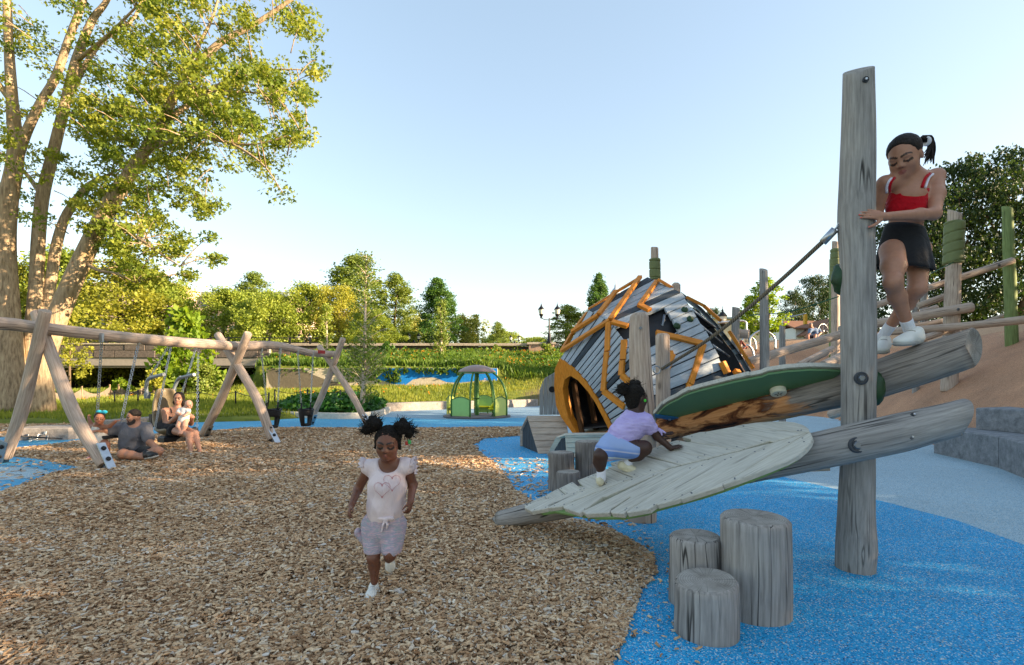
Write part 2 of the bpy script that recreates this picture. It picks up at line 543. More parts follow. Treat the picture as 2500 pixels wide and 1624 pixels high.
def mound_h(X, Y):
    d = np_dist_in(np.asarray(X, float), np.asarray(Y, float), MOUND)
    t = np.clip(d / 6.6, 0, 1)
    h = 3.55 * (1 - (1 - t) ** 2)
    h = h + 0.10 * np.sin(np.asarray(X) * 1.1) * np.sin(np.asarray(Y) * 0.8 + 1) * sstep(0.5, 3, d)
    h = h * (0.9 + 0.1 * sstep(10, 20, np.asarray(X)))
    return np.where(d > 0, h, -0.3), d

def gz(x, y):
    """height of the ground you would stand on"""
    z = float(terrain(x, y)); m, d = mound_h(x, y)
    return max(z, float(m), 0.0 if y < 18 else -9)

def gridmesh(name, xs, ys, fz, m, kind='structure', mask=None):
    Xg, Yg = np.meshgrid(xs, ys); Z = fz(Xg, Yg)
    v = np.stack([Xg.ravel(), Yg.ravel(), Z.ravel()], 1)
    nx, ny = len(xs), len(ys)
    i = np.arange((ny - 1) * (nx - 1)); r, c = i // (nx - 1), i % (nx - 1)
    a = r * nx + c
    f = np.stack([a, a + 1, a + nx + 1, a + nx], 1)
    if mask is not None:
        mk_ = mask(Xg, Yg).ravel(); f = f[mk_[f].any(1)]
    o = mk(name, v, f, m, smooth=True)
    return props(o, kind=kind)

# grass soil material
t = NT('grass_soil'); p = t.pos()
n = t.noise(p, 1.4, 6, 0.7); n2 = t.noise(p, 22, 4)
gcol = t.ramp(n, [(0.3, c255(74, 84, 34)), (0.5, c255(104, 116, 44)), (0.7, c255(128, 134, 58))])
gcol = t.mix(t.ramp(n2, [(0.4, 0.0), (0.7, 0.35)]), gcol, c255(92, 78, 50))
# bare earth patch beside the carousel
vd = t.n('VectorMath', operation='DISTANCE'); t.put(vd, 0, t.scale(p, (1, 0.55, 0))); vd.inputs[1].default_value = (2.4, 28.2 * 0.55, 0)
dn = t.math('ADD', vd.outputs['Value'], t.math('MULTIPLY', n, 2.0))
gcol = t.mix(t.ramp(t.math('MULTIPLY', dn, 0.25), [(0.45, 0.9), (0.8, 0.0)]), gcol, c255(112, 94, 76))
m_soil = t.pbr(gcol, 0.95, t.bump(n2, 0.5, 0.03), 0.1)

xs = np.concatenate([[-900, -400, -200, -120, -80], np.arange(-60, -22, 2.0), np.arange(-22, 8, 0.35), np.arange(8, 44, 1.5), [50, 80, 140, 300, 900]])
ys = np.concatenate([[-300, -100, -40, -15, -5, 0, 4, 8, 12, 14], np.arange(14.5, 46, 0.25), np.arange(46, 72, 1.0), [80, 110, 160, 240, 400, 900, 2000]])
gridmesh('ground', xs, ys, lambda X, Y: terrain(X, Y), m_soil)

# ---- flat sheets of the playground
def resample_poly(P, step, jit=0.0, seed=0):
    out = []; n = len(P)
    for i in range(n):
        a, b = V(P[i]), V(P[(i + 1) % n]); k = max(1, int((b - a).length / step))
        for j in range(k): out.append(a.lerp(b, j / k))
    if jit: out = [q + V((mnoise.noise(q * 3.1 + V((seed, 0, 0))), mnoise.noise(q * 3.1 + V((0, seed + 9, 0))), 0)) * jit for q in out]
    return out

def smooth_poly(P, n):
    P = [V(p) for p in P]; m = len(P); out = []
    for i in range(m):
        a, b, c, d = P[i - 1], P[i], P[(i + 1) % m], P[(i + 2) % m]
        for j in range(n):
            u = j / n
            out.append(0.5 * ((2 * b) + (c - a) * u + (2 * a - 5 * b + 4 * c - d) * u * u + (3 * b - a - 3 * c + d) * u ** 3))
    return out

def sheet(name, P, z, m, kind='structure'):
    v = [(p[0], p[1], z) for p in P]
    o = mk(name, v, [tuple(range(len(v)))], m)
    me = o.data
    import bmesh
    b = bmesh.new(); b.from_mesh(me); b.faces.ensure_lookup_table()
    for f in b.faces:
        if f.normal.z < 0: f.normal_flip()
    bmesh.ops.triangulate(b, faces=b.faces[:]); b.to_mesh(me); b.free()
    return props(o, kind=kind)

def rubber(name, base, specks, var=0.1, scale=170.0, dust=None):
    """poured rubber granules: every cell of a fine Voronoi gets a granule colour"""
    t = NT(name); p = t.pos()
    vo = t.n('TexVoronoi', {'Scale': scale}); t.put(vo, 'Vector', p)
    sp = t.n('SeparateColor'); t.put(sp, 0, vo.outputs['Color'])
    stops = [(0.0, base)]
    col = t.ramp(sp.outputs[0], specks, 'CONSTANT')
    big = t.noise(p, 0.7, 5, 0.6)
    col = t.mix(1.0, col, t.ramp(big, [(0.3, 1 - var), (0.7, 1 + var)]), 'MULTIPLY')
    col = t.mix(t.ramp(t.noise(p, 2.2, 7, 0.75, 0.8), [(0.56, 0.0), (0.72, 0.22)]), col, c255(110, 112, 110))
    sc_ = t.noise(p, 5.0, 6, 0.7)
    if dust: col = t.mix(t.ramp(sc_, [(0.5, 0.0), (0.75, dust[0])]), col, dust[1])
    return t.pbr(col, 0.75, t.bump(vo.outputs['Distance'], 0.6, 0.004), 0.3)

BL = c255(16, 154, 210); BL2 = c255(0, 130, 190); BL3 = c255(56, 174, 222)
m_blue = rubber('bright_blue_rubber', BL, [(0.0, BL2), (0.25, BL), (0.55, BL3), (0.78, c255(80, 174, 220)), (0.865, c255(206, 216, 212)), (0.935, c255(186, 166, 132)), (0.96, c255(16, 56, 100))], 0.1, 165, (0.12, c255(120, 150, 170)))
LB = c255(122, 168, 206)
m_lblue = rubber('pale_blue_rubber', LB, [(0.0, c255(130, 162, 180)), (0.3, c255(156, 184, 198)), (0.6, c255(176, 202, 212)), (0.85, c255(210, 212, 204)), (0.95, c255(100, 116, 126))], 0.07, 170, (0.15, c255(150, 160, 165)))
m_gblue = rubber('grey_blue_rubber', LB, [(0.0, c255(118, 150, 172)), (0.4, c255(138, 168, 188)), (0.8, c255(160, 184, 196)), (0.93, c255(120, 128, 132))], 0.07, 150, (0.2, c255(150, 156, 158)))
m_brown = rubber('tan_brown_rubber', LB, [(0.0, c255(160, 116, 86)), (0.35, c255(186, 138, 104)), (0.75, c255(202, 156, 122)), (0.93, c255(142, 102, 76))], 0.24, 120, (0.25, c255(176, 142, 112)))
m_tan = rubber('pale_tan_rubber', LB, [(0.0, c255(176, 138, 104)), (0.5, c255(194, 156, 120)), (0.9, c255(160, 122, 92))], 0.06, 120)

# whole playground: grey-blue sheet, brighter sheets a few mm above
sheet('grey_blue_paving', [(-3.9, 14.0), (-5.4, 17.2), (-5.6, 21.8), (-3.4, 23.4), (-1, 24.6), (2, 27.0), (6, 28.8), (9, 28.0), (13, 21), (12.5, 17), (9.5, 13), (5, 13)], -0.016, m_gblue)
sheet('pale_blue_paving', [(14, -3), (14, 24), (5, 24), (1.2, 13), (0.5, 9.0), (1.2, 6.0), (3.6, 2.0), (3.4, -3)], -0.012, m_lblue)
blue_pts = [(3.9, -3), (4.05, 2.5), (4.08, 4.08), (4.16, 4.78), (4.0, 5.62), (3.93, 6.06), (3.66, 7.03), (3.2, 8.6), (2.7, 10.2), (2.0, 12.2), (0.5, 13.2), (-1.0, 13.6), (-1.6, 11.0), (-1.6, 8.0), (-1.2, 6.0), (-0.8, 4.0), (-0.6, 2.0), (-0.5, -3)]
sheet('bright_blue_paving', resample_poly([V((x, y, 0)) for x, y in blue_pts], 0.2), -0.008, m_blue)
# curving blue strip behind the chips, and its left end
strip = [G(20, 1097), G(90, 1089), G(194, 1078), G(265, 1066), G(395, 1060), G(500, 1054), G(600, 1046), G(760, 1046), G(900, 1046), G(1080, 1046), G(1280, 1040), G(1320, 1028), G(1280, 1020), G(1170, 1024), G(1060, 1023), G(950, 1018), G(885, 1019), G(760, 1017), G(640, 1016), G(520, 1024), G(395, 1036), G(260, 1044), G(191, 1054), G(116, 1059), G(26, 1066), G(-160, 1074), G(-160, 1112)]
m_strip = rubber('mid_blue_rubber', LB, [(0.0, c255(52, 142, 186)), (0.4, c255(76, 164, 204)), (0.8, c255(108, 182, 212)), (0.94, c255(150, 170, 180))], 0.08, 130, (0.2, c255(130, 160, 175)))
sheet('mid_blue_path', smooth_poly(strip, 4), -0.006, m_strip)
lobe = [G(-200, 1108), G(13, 1113), G(90, 1119), G(150, 1131), G(196, 1141), G(129, 1154), G(119, 1160), G(84, 1174), G(0, 1202), G(-200, 1230)]
sheet('mid_blue_lobe', smooth_poly(lobe, 4), -0.003, m_strip)
pale = [G(-200, 1142), G(40, 1140), G(105, 1147), G(118, 1156), G(70, 1166), G(10, 1172), G(-200, 1180)]
sheet('pale_blue_lobe', smooth_poly(pale, 4), 0.0, m_lblue)

# ---- wood chips: base sheet plus loose chips
chip_edge_px = [(1440, 1700), (1480, 1624), (1512, 1560), (1537, 1500), (1558, 1440), (1596, 1398), (1590, 1360), (1562, 1332), (1490, 1292), (1430, 1275), (1340, 1252), (1287, 1218), (1252, 1194), (1226, 1152), (1200, 1126), (1166, 1102), (1156, 1085), (1182, 1070), (1262, 1064), (1310, 1056)]
ce = [G(*q) for q in chip_edge_px]
cb = [G(1300, 1042), G(1180, 1044), G(1080, 1045), G(900, 1045), G(760, 1045), G(600, 1045), G(500, 1053), G(395, 1060), G(265, 1066), G(194, 1079), G(90, 1090), G(22, 1098), G(13, 1113), G(90, 1119), G(150, 1131), G(196, 1141), G(129, 1154), G(119, 1160), G(84, 1174), G(0, 1202)]
chip_poly = [V((-0.2, -3, 0))] + [V((p.x * 1.0, p.y, 0)) for p in ce] + cb + [V((-7.0, 4.5, 0)), V((-9, 2, 0)), V((-9, -3, 0))]
t = NT('wood_chip_bed'); p = t.pos()
vo = t.n('TexVoronoi', {'Scale': 24.0, 'Randomness': 1.0}); t.put(vo, 'Vector', t.scale(p, (1, 1.6, 1)))
sp = t.n('SeparateColor'); t.put(sp, 0, vo.outputs['Color'])
cc = t.ramp(sp.outputs[0], [(0.0, c255(84, 64, 46)), (0.3, c255(138, 108, 80)), (0.6, c255(176, 142, 106)), (0.85, c255(202, 170, 132)), (1.0, c255(216, 190, 156))])
m_chipbed = t.pbr(cc, 0.9, t.bump(vo.outputs['Distance'], 0.8, 0.02), 0.1)
sheet('wood_chip_bed', resample_poly(chip_poly, 0.12, 0.05), 0.004, m_chipbed)
mulch_poly = [V((-60, 12, 0)), V((-13, 10.2, 0)), G(26, 1066), G(116, 1059), G(191, 1053), G(260, 1043), G(395, 1035), G(520, 1023), V((-9.0, 17.4, 0)), V((-11, 19, 0)), V((-17, 21.5, 0)), V((-60, 24, 0))]
sheet('mulch_bed', resample_poly(mulch_poly, 0.4, 0.1), 0.20 * 0 - 0.002, m_chipbed)

t = NT('wood_chip')
f = t.attr('fr', 'Fac')
cc = t.ramp(f, [(0.0, c255(104, 78, 56)), (0.16, c255(158, 122, 90)), (0.38, c255(204, 164, 124)), (0.6, c255(226, 191, 150)), (0.80, c255(238, 212, 176)), (0.90, c255(216, 206, 194)), (1.0, c255(246, 232, 208))])
cc = t.mix(t.ramp(t.noise(t.pos(), 60, 3), [(0.35, 0.35), (0.65, 0.0)]), cc, c255(84, 62, 44))
m_chip = t.pbr(cc, 0.85, None, 0.15)

def pts_in(poly, n, box):
    X = rng.uniform(box[0], box[1], n); Y = rng.uniform(box[2], box[3], n)
    d = np_dist_in(X, Y, [(p[0], p[1]) for p in poly])
    return X, Y, d

def chips(name, X, Y, Z, L, label_kind='stuff', parent=None):
    """each chip a bent sliver of two quads with thickness"""
    n = len(X)
    base = np.array([(-1, -1, 0), (0, -1.1, 0.12), (1, -0.8, 0), (1, 0.9, 0), (0, 1.0, 0.12), (-1, 1, 0),
                     (-1, -1, -1), (1, -0.8, -1), (1, 0.9, -1), (-1, 1, -1)], float)
    fac = [(0, 1, 4, 5), (1, 2, 3, 4), (6, 7, 2, 0), (8, 9, 5, 3)]
    wdt = L * rng.uniform(0.16, 0.42, n); th = rng.uniform(0.003, 0.008, n)
    B = base[None] * np.stack([L / 2, wdt / 2, th], 1)[:, None, :]
    B = B + rng.normal(0, 1, (n, 10, 3)) * (wdt * 0.13)[:, None, None] * np.array([1, 1, 0.25])
    yaw = rng.uniform(0, 2 * np.pi, n); pit = rng.normal(0, 0.20, n); rol = rng.normal(0, 0.32, n)
    cy, sy, cp, sp_, cr, sr = np.cos(yaw), np.sin(yaw), np.cos(pit), np.sin(pit), np.cos(rol), np.sin(rol)
    Rm = np.empty((n, 3, 3))
    Rm[:, 0] = np.stack([cy * cp, cy * sp_ * sr - sy * cr, cy * sp_ * cr + sy * sr], 1)
    Rm[:, 1] = np.stack([sy * cp, sy * sp_ * sr + cy * cr, sy * sp_ * cr - cy * sr], 1)
    Rm[:, 2] = np.stack([-sp_, cp * sr, cp * cr], 1)
    P = np.einsum('nij,nkj->nki', Rm, B) + np.stack([X, Y, Z], 1)[:, None, :]
    F = (np.array(fac)[None] + (np.arange(n) * 10)[:, None, None]).reshape(-1, 4)
    lo = np.array([mnoise.noise(V((x * 0.9, y * 1.2, 4.0))) + 0.6 * mnoise.noise(V((x * 2.7, y * 3.1, 9.0))) for x, y in zip(X, Y)])
    fr = np.repeat(np.clip(rng.beta(2.2, 2.0, n) + 0.12 * lo, 0, 1), 4)
    o = mk(name, P.reshape(-1, 3), F, m_chip, fr=fr)
    return props(o, kind=label_kind)

def chip_z(X, Y):
    return 0.020 + 0.024 * np.sin(X * 2.1 + np.sin(Y * 1.3) * 2) * np.cos(Y * 1.7) + rng.uniform(0, 0.026, len(X))

XX, YY, LL = [], [], []
for (y0, y1, xm, dens, l0, l1) in ((1.9, 3.2, 4.2, 6200, 0.014, 0.044), (3.2, 4.6, 5.2, 4000, 0.018, 0.050), (4.6, 7.0, 7.0, 2000, 0.024, 0.060), (7.0, 10.5, 9.5, 800, 0.035, 0.08), (10.5, 14.2, 11, 420, 0.04, 0.09)):
    n = int(dens * (y1 - y0) * (xm + 2.0))
    X, Y, d = pts_in(chip_poly, n, (-xm, 2.0, y0, y1))
    keep = (d > -0.02) & (X > -1.04 * Y - 0.3)
    # thinning and strays past the edge
    stray = (d <= -0.02) & (rng.random(n) < 0.07 * np.exp(d / 0.16)) & (X > -1.04 * Y - 0.3)
    k = keep | stray
    XX.append(X[k]); YY.append(Y[k]); LL.append(rng.uniform(l0, l1, k.sum()))
X, Y, L = map(np.concatenate, (XX, YY, LL))
dd = np_dist_in(X, Y, [(q.x, q.y) for q in chip_poly])
Z = np.where(dd > -0.02, chip_z(X, Y) * sstep(-0.05, 0.25, dd) + 0.004, 0.004)
chips('wood_chips', X, Y, Z, L)
# chips scattered on the left lobe, the strip and the blue by the stumps; mulch under the tree
X, Y, d = pts_in(lobe, 2600, (-9, -4.4, 5.6, 10)); k = (d > 0) & (rng.random(len(d)) < 0.35)
chips('loose_chips', X[k], Y[k], np.full(k.sum(), 0.006), rng.uniform(0.04, 0.09, k.sum()))
X, Y, d = pts_in(mulch_poly, 13000, (-19, -8, 10, 20)); k = d > 0
chips('mulch_chips', X[k], Y[k], rng.uniform(0.0, 0.02, k.sum()), rng.uniform(0.05, 0.13, k.sum()))
X = rng.uniform(-0.6, 1.2, 1500); Y = rng.uniform(4.6, 8.6, 1500); d = np_dist_in(X, Y, [(q.x, q.y) for q in chip_poly]); k = (d < 0) & (d > -1.1) & (rng.random(1500) < 0.6)
chips('scattered_chips', X[k], Y[k], np.full(k.sum(), -0.002), rng.uniform(0.04, 0.08, k.sum()))

# ---- brown rubber mound
mo = gridmesh('rubber_mound', np.arange(4, 34.1, 0.4), np.arange(3.6, 34.5, 0.4), lambda X, Y: mound_h(X, Y)[0], [m_brown, m_tan],
              mask=lambda X, Y: np_dist_in(X, Y, MOUND) > -0.05)
zz = np.array([v.co.z for v in mo.data.vertices])
mo.data.polygons.foreach_set('material_index', np.array([1 if np.mean([zz[i] for i in p.vertices]) > 2.62 else 0 for p in mo.data.polygons], dtype=np.int32))
# ================================================================ foliage tools
LEAF = np.array([(0, 0, 0), (-0.36, 0.5, 0.10), (0, 1, -0.06), (0.36, 0.5, 0.10)])
def leaf_arrays(P, size, lobes=1, up=0.5, fr=None, droop=0.0):
    """P (n,3) leaf bases -> verts, quads, per-face random"""
    n = len(P)
    nrm = rng.normal(0, 1, (n, 3)); nrm[:, 2] = np.abs(nrm[:, 2]) * (0.5 + up); nrm /= np.linalg.norm(nrm, axis=1)[:, None]
    d = rng.normal(0, 1, (n, 3)); d[:, 2] -= droop; d -= (d * nrm).sum(1)[:, None] * nrm; d /= np.linalg.norm(d, axis=1)[:, None] + 1e-9
    s = np.cross(d, nrm)
    sz = size * rng.uniform(0.65, 1.25, n)
    vs, fs, fv = [], [], []
    base = 0
    for k in range(lobes):
        a = 0 if lobes == 1 else (k - (lobes - 1) / 2) * 0.95
        sc_ = 1.0 if (lobes == 1 or k == lobes // 2) else 0.78
        L = LEAF * sc_
        x = L[:, 0] * (1.0 if lobes == 1 else 0.75)
        lx = x * math.cos(a) + L[:, 1] * math.sin(a); ly = -x * math.sin(a) + L[:, 1] * math.cos(a)
        v = P[:, None, :] + (s[:, None, :] * lx[None, :, None] + d[:, None, :] * ly[None, :, None] + nrm[:, None, :] * L[None, :, 2, None]) * sz[:, None, None]
        vs.append(v.reshape(-1, 3)); fs.append((np.arange(n * 4).reshape(n, 4)) + base); base += n * 4
        fv.append(fr if fr is not None else rng.random(n))
    return np.concatenate(vs), np.concatenate(fs), np.concatenate(fv)

def cluster_pts(centres, radii, n, flat=0.7):
    c = np.repeat(np.asarray(centres), n, axis=0); r = np.repeat(np.asarray(radii), n)
    q = rng.normal(0, 1, (len(c), 3)); q /= np.linalg.norm(q, axis=1)[:, None]
    q *= (rng.random(len(c)) ** 0.5)[:, None]
    q[:, 2] *= flat
    fr = np.repeat(np.clip(rng.normal(0.5, 0.2, len(centres)), 0, 1), n) * 0.65 + rng.random(len(c)) * 0.35
    return c + q * r[:, None], fr

LEAF_SETS = {
    'maple': leafmat('maple_leaves', [(0.0, c255(66, 88, 30)), (0.4, c255(104, 124, 42)), (0.75, c255(146, 154, 62)), (1.0, c255(182, 178, 92))], 0.45),
    'yellow': leafmat('yellow_green_leaves', [(0.0, c255(92, 114, 42)), (0.5, c255(132, 150, 60)), (1.0, c255(174, 182, 86))], 0.4),
    'gold': leafmat('golden_leaves', [(0.0, c255(106, 114, 42)), (0.5, c255(146, 150, 56)), (1.0, c255(182, 178, 80))], 0.45),
    'mid': leafmat('mid_green_leaves', [(0.0, c255(80, 100, 44)), (0.5, c255(112, 132, 58)), (1.0, c255(154, 162, 82))], 0.35),
    'dark': leafmat('dark_green_leaves', [(0.0, c255(54, 84, 40)), (0.5, c255(80, 116, 52)), (1.0, c255(114, 144, 68))], 0.35),
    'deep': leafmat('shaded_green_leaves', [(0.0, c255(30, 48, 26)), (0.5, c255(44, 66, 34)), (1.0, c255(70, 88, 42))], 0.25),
    'lime': leafmat('lime_leaves', [(0.0, c255(80, 114, 32)), (0.5, c255(118, 146, 44)), (1.0, c255(162, 174, 66))], 0.5),
    'willow': leafmat('willow_leaves', [(0.0, c255(116, 126, 58)), (0.5, c255(150, 156, 78)), (1.0, c255(182, 180, 100))], 0.4),
    'ivy': leafmat('ground_ivy_leaves', [(0.0, c255(34, 72, 30)), (0.5, c255(52, 100, 38)), (1.0, c255(86, 130, 54))], 0.2, 0.45),
    'grass': leafmat('grass_blades', [(0.0, c255(84, 100, 36)), (0.5, c255(116, 130, 44)), (1.0, c255(160, 160, 70))], 0.4),
    'weeds': leafmat('bank_weeds', [(0.0, c255(62, 90, 34)), (0.5, c255(88, 118, 42)), (1.0, c255(128, 146, 62))], 0.4),
    'flower': leafmat('orange_flowers', [(0.0, c255(200, 90, 20)), (0.5, c255(226, 140, 30)), (1.0, c255(236, 190, 60))], 0.2),
}
m_trunkb = plain('brown_grey_bark', c255(104, 90, 74), 0.9, 0.1, bump=0.5, nscale=3)
t = NT('maple_bark'); p = t.pos()
n1 = t.noise(t.scale(p, (1, 1, 0.16)), 14, 6, 0.65, 0.3); n2 = t.noise(p, 1.1, 5, 0.6)
bc = t.ramp(n1, [(0.28, c255(92, 78, 62)), (0.5, c255(158, 138, 112)), (0.72, c255(190, 170, 140))])
bc = t.mix(t.ramp(n2, [(0.55, 0.0), (0.68, 0.5)]), bc, c255(150, 124, 76))
m_maple = t.pbr(bc, 0.9, t.bump(n1, 0.8, 0.04), 0.1)
t = NT('birch_bark'); p = t.pos()
n1 = t.noise(t.scale(p, (3, 3, 14)), 3, 4)
m_birch = t.pbr(t.ramp(n1, [(0.3, c255(90, 78, 66)), (0.42, c255(188, 168, 146)), (0.8, c255(214, 200, 182))]), 0.8)

def skeleton_mesh(segs, nseg=6):
    """segs: list of (points, radii)"""
    v, f = [], []
    for pts, rad, n in segs:
        a, b = sweep(pts, rad, nseg, n)
        k = len(v); v += a; f += [tuple(i + k for i in q) for q in b]
    return v, f

def make_tree(name, label, h, w, leaves, shape='round', nclus=150, nleaf=34, lsize=0.26, base=0.25, trunk_r=0.18, seed=0, cat='tree', group=None, gaps=0.0, bark=None, limbs=14, flat=0.75):
    """archetype at the origin, trunk foot at z=0"""
    st = np.random.default_rng(seed)
    root = thing(name, label, cat, (0, 0, 0), group)
    cs, rs = [], []
    while len(cs) < nclus:
        u = st.random(); a = st.uniform(0, 2 * np.pi)
        z = base + (1 - base) * u
        if shape == 'round': prof = math.sqrt(max(0, 1 - ((u - 0.42) / 0.6) ** 2))
        elif shape == 'cone': prof = (1 - u) ** 0.65 * min(1, u * 6 + 0.35)
        elif shape == 'tall': prof = 0.9 * math.sin(math.pi * min(1, u * 0.8 + 0.18)) ** 0.8
        elif shape == 'bush': prof = math.sqrt(max(0, 1 - u ** 2.2))
        else: prof = math.sqrt(max(0, 1 - ((u - 0.55) / 0.55) ** 2))
        q = V((math.cos(a), math.sin(a), u * 3)) * 1.4 + V((seed * 3.3, seed, 0))
        lump = 0.74 + 0.55 * mnoise.noise(q)
        r = prof * lump * (st.random() ** 0.42)
        if gaps and mnoise.noise(q * 2.1 + V((9, 9, 9))) > 0.42 - gaps: continue
        cs.append((math.cos(a) * r * w / 2, math.sin(a) * r * w / 2, z * h)); rs.append(w * st.uniform(0.055, 0.12))
    cs = np.array(cs)
    segs = []
    top = V((st.normal(0, 0.03) * w, st.normal(0, 0.03) * w, h * 0.86))
    segs.append(([V((0, 0, -0.3)), V((0, 0, h * 0.2)), V((st.normal(0, 0.03) * w, st.normal(0, 0.03) * w, h * 0.5)), top], [trunk_r * 1.25, trunk_r, trunk_r * 0.6, trunk_r * 0.12], 10))
    order = st.permutation(len(cs))[:limbs]
    for i in order:
        c = V(cs[i]); z0 = max(h * base * 0.7, min(c.z * 0.72, h * 0.7))
        a = V((0, 0, z0))
        segs.append(([a, a.lerp(c, 0.5) + V((0, 0, -0.04 * h if shape != 'willow' else 0.05 * h)), c], [trunk_r * 0.38, trunk_r * 0.2, 0.012], 5))
    v, f = skeleton_mesh(segs)
    mk('trunk', v, f, bark or m_trunkb, root, smooth=True)
    global rng
    keep, rng = rng, st
    if shape == 'willow':
        P0, F0 = cluster_pts(cs, rs, nleaf // 2, 0.6)
        # hanging strands
        s0 = np.repeat(cs, 2, 0) + st.normal(0, 0.03 * w, (len(cs) * 2, 3)); k = nleaf // 2
        P1 = np.repeat(s0, k, 0); ln = np.repeat(st.uniform(0.12, 0.34, len(s0)) * h, k); u = st.random(len(P1))
        P1 = P1 + np.stack([st.normal(0, 0.012 * w, len(P1)), st.normal(0, 0.012 * w, len(P1)), -u * ln], 1)
        P1[:, 2] = np.maximum(P1[:, 2], 0.1)
        P = np.concatenate([P0, P1]); F = np.concatenate([F0, st.random(len(P1))])
        vv, ff, fv = leaf_arrays(P, lsize, 1, 0.0, F, droop=2.5)
    else:
        P, F = cluster_pts(cs, rs, nleaf, flat)
        vv, ff, fv = leaf_arrays(P, lsize, 1, 0.5, F)
    mk('crown', vv, ff, LEAF_SETS[leaves], root, fr=fv)
    rng = keep
    return root

# ================================================================ the big multi-stemmed maple on the left
TY = 19.0
tree_base = V(((85 - 1250) / 1250 * TY, TY, 0.02))
maple = thing('maple_tree', 'huge old maple with several leaning grey stems and a broad leafy crown', 'tree', tree_base)
def MP(px, py, dy=0.0): return W(px, py, TY + dy)
stems = [
    ([(38, 1015, 0), (30, 900, 0), (22, 760, 0.1), (14, 600, 0.2), (22, 480, 0.2), (38, 380, 0.2), (30, 250, 0.3), (22, 120, 0.4), (14, -60, 0.6), (0, -260, 0.8)], [0.85, 0.54, 0.46, 0.43, 0.40, 0.36, 0.26, 0.21, 0.17, 0.06]),
    ([(40, 390, 0.2), (66, 320, 0.1), (100, 250, 0), (135, 190, 0), (170, 90, -0.1), (200, 10, -0.2), (240, -110, -0.3)], [0.26, 0.22, 0.2, 0.19, 0.17, 0.15, 0.05]),
    ([(92, 1010, 0.5), (78, 850, 0.6), (88, 700, 0.8), (94, 580, 0.9), (104, 480, 1.0), (128, 380, 1.0), (160, 250, 1.0), (185, 150, 1.1), (225, 50, 1.2), (262, 0, 1.2), (330, -130, 1.3)], [0.5, 0.36, 0.32, 0.31, 0.30, 0.27, 0.24, 0.22, 0.18, 0.13, 0.05]),
    ([(100, 960, 0.9), (108, 800, 1.0), (125, 680, 1.1), (140, 590, 1.2), (165, 520, 1.3), (215, 455, 1.3), (270, 425, 1.3)], [0.36, 0.28, 0.26, 0.25, 0.22, 0.17, 0.07]),
    ([(92, 1012, -0.6), (100, 900, -0.5), (135, 790, -0.5), (180, 680, -0.4), (232, 570, -0.3), (280, 480, -0.3), (320, 420, -0.2), (390, 310, 0), (440, 210, 0.1), (530, 110, 0.2), (620, 60, 0.3), (715, -5, 0.4), (800, -80, 0.4)], [0.75, 0.50, 0.45, 0.43, 0.40, 0.37, 0.30, 0.22, 0.19, 0.17, 0.12, 0.10, 0.04]),
    ([(236, 570, -0.3), (262, 562, -0.8), (310, 568, -1.2), (350, 590, -1.5), (400, 625, -1.8), (440, 650, -2.0)], [0.16, 0.11, 0.09, 0.075, 0.05, 0.02]),
    ([(205, 640, -0.3), (240, 660, -0.6), (285, 668, -0.9), (330, 690, -1.0)], [0.11, 0.07, 0.05, 0.02]),
    ([(445, 205, 0.1), (520, 222, -0.5), (600, 225, -0.9), (675, 232, -1.2)], [0.10, 0.07, 0.05, 0.02]),
    ([(400, 300, 0), (470, 250, 0.8), (560, 195, 1.4), (650, 172, 1.8), (745, 170, 2.0)], [0.15, 0.12, 0.09, 0.06, 0.02]),
    ([(350, 370, -0.1), (470, 330, -1.0), (560, 350, -1.8), (640, 400, -2.2), (690, 470, -2.4)], [0.13, 0.09, 0.065, 0.04, 0.015]),
    ([(470, 330, -1.0), (580, 352, -1.6), (660, 345, -1.8), (750, 310, -1.9)], [0.07, 0.05, 0.035, 0.015]),
    ([(440, 210, 0.1), (475, 130, 0.9), (520, 40, 1.5), (545, -60, 1.8)], [0.13, 0.1, 0.07, 0.03]),
    ([(160, 250, 1.0), (240, 110, 2.0), (330, 40, 2.6), (350, -60, 3.0)], [0.15, 0.12, 0.09, 0.03]),
    ([(185, 150, 1.1), (255, 95, 0.5), (330, 20, 0.0)], [0.12, 0.09, 0.05]),
    ([(104, 480, 1.0), (60, 420, 2.2), (10, 380, 3.2), (-60, 330, 4.0)], [0.14, 0.1, 0.07, 0.03]),
    ([(30, 250, 0.3), (-40, 160, 0.2), (-120, 80, 0.0)], [0.16, 0.12, 0.05]),
]
segs = []; brs = []
for pts, rad in stems:
    P = [MP(*q) for q in pts]
    n = len(pts) * 4
    rad = [r_ * 0.73 for r_ in rad]
    segs.append((P, rad, n))
    cm = catmull(P, n)
    rr = np.interp(np.linspace(0, 1, n), np.linspace(0, 1, len(rad)), rad)
    for a, b in zip(cm, rr):
        if b < 0.30: brs.append(tuple(a))
env_px = [(700, -60), (780, 40), (826, 110), (826, 170), (800, 215), (755, 250), (748, 280), (792, 286), (765, 335), (738, 350), (705, 395), (728, 450), (700, 492), (640, 470), (590, 415), (540, 450), (520, 480), (572, 490), (540, 530), (510, 560), (588, 590), (572, 640), (520, 660), (470, 705), (400, 700), (330, 740), (240, 720), (180, 640), (140, 560), (60, 640), (-60, 560), (-260, 300), (-260, -200), (300, -240)]
def px_in(poly, n, x0, x1, y0, y1):
    X = rng.uniform(x0, x1, n); Y = rng.uniform(y0, y1, n)
    return X, Y, np_dist_in(X, Y, poly)
X, Y, d = px_in(env_px, 4000, -260, 830, -240, 745)
brs_np = np.array(brs)
cl, rl, tw = [], [], []
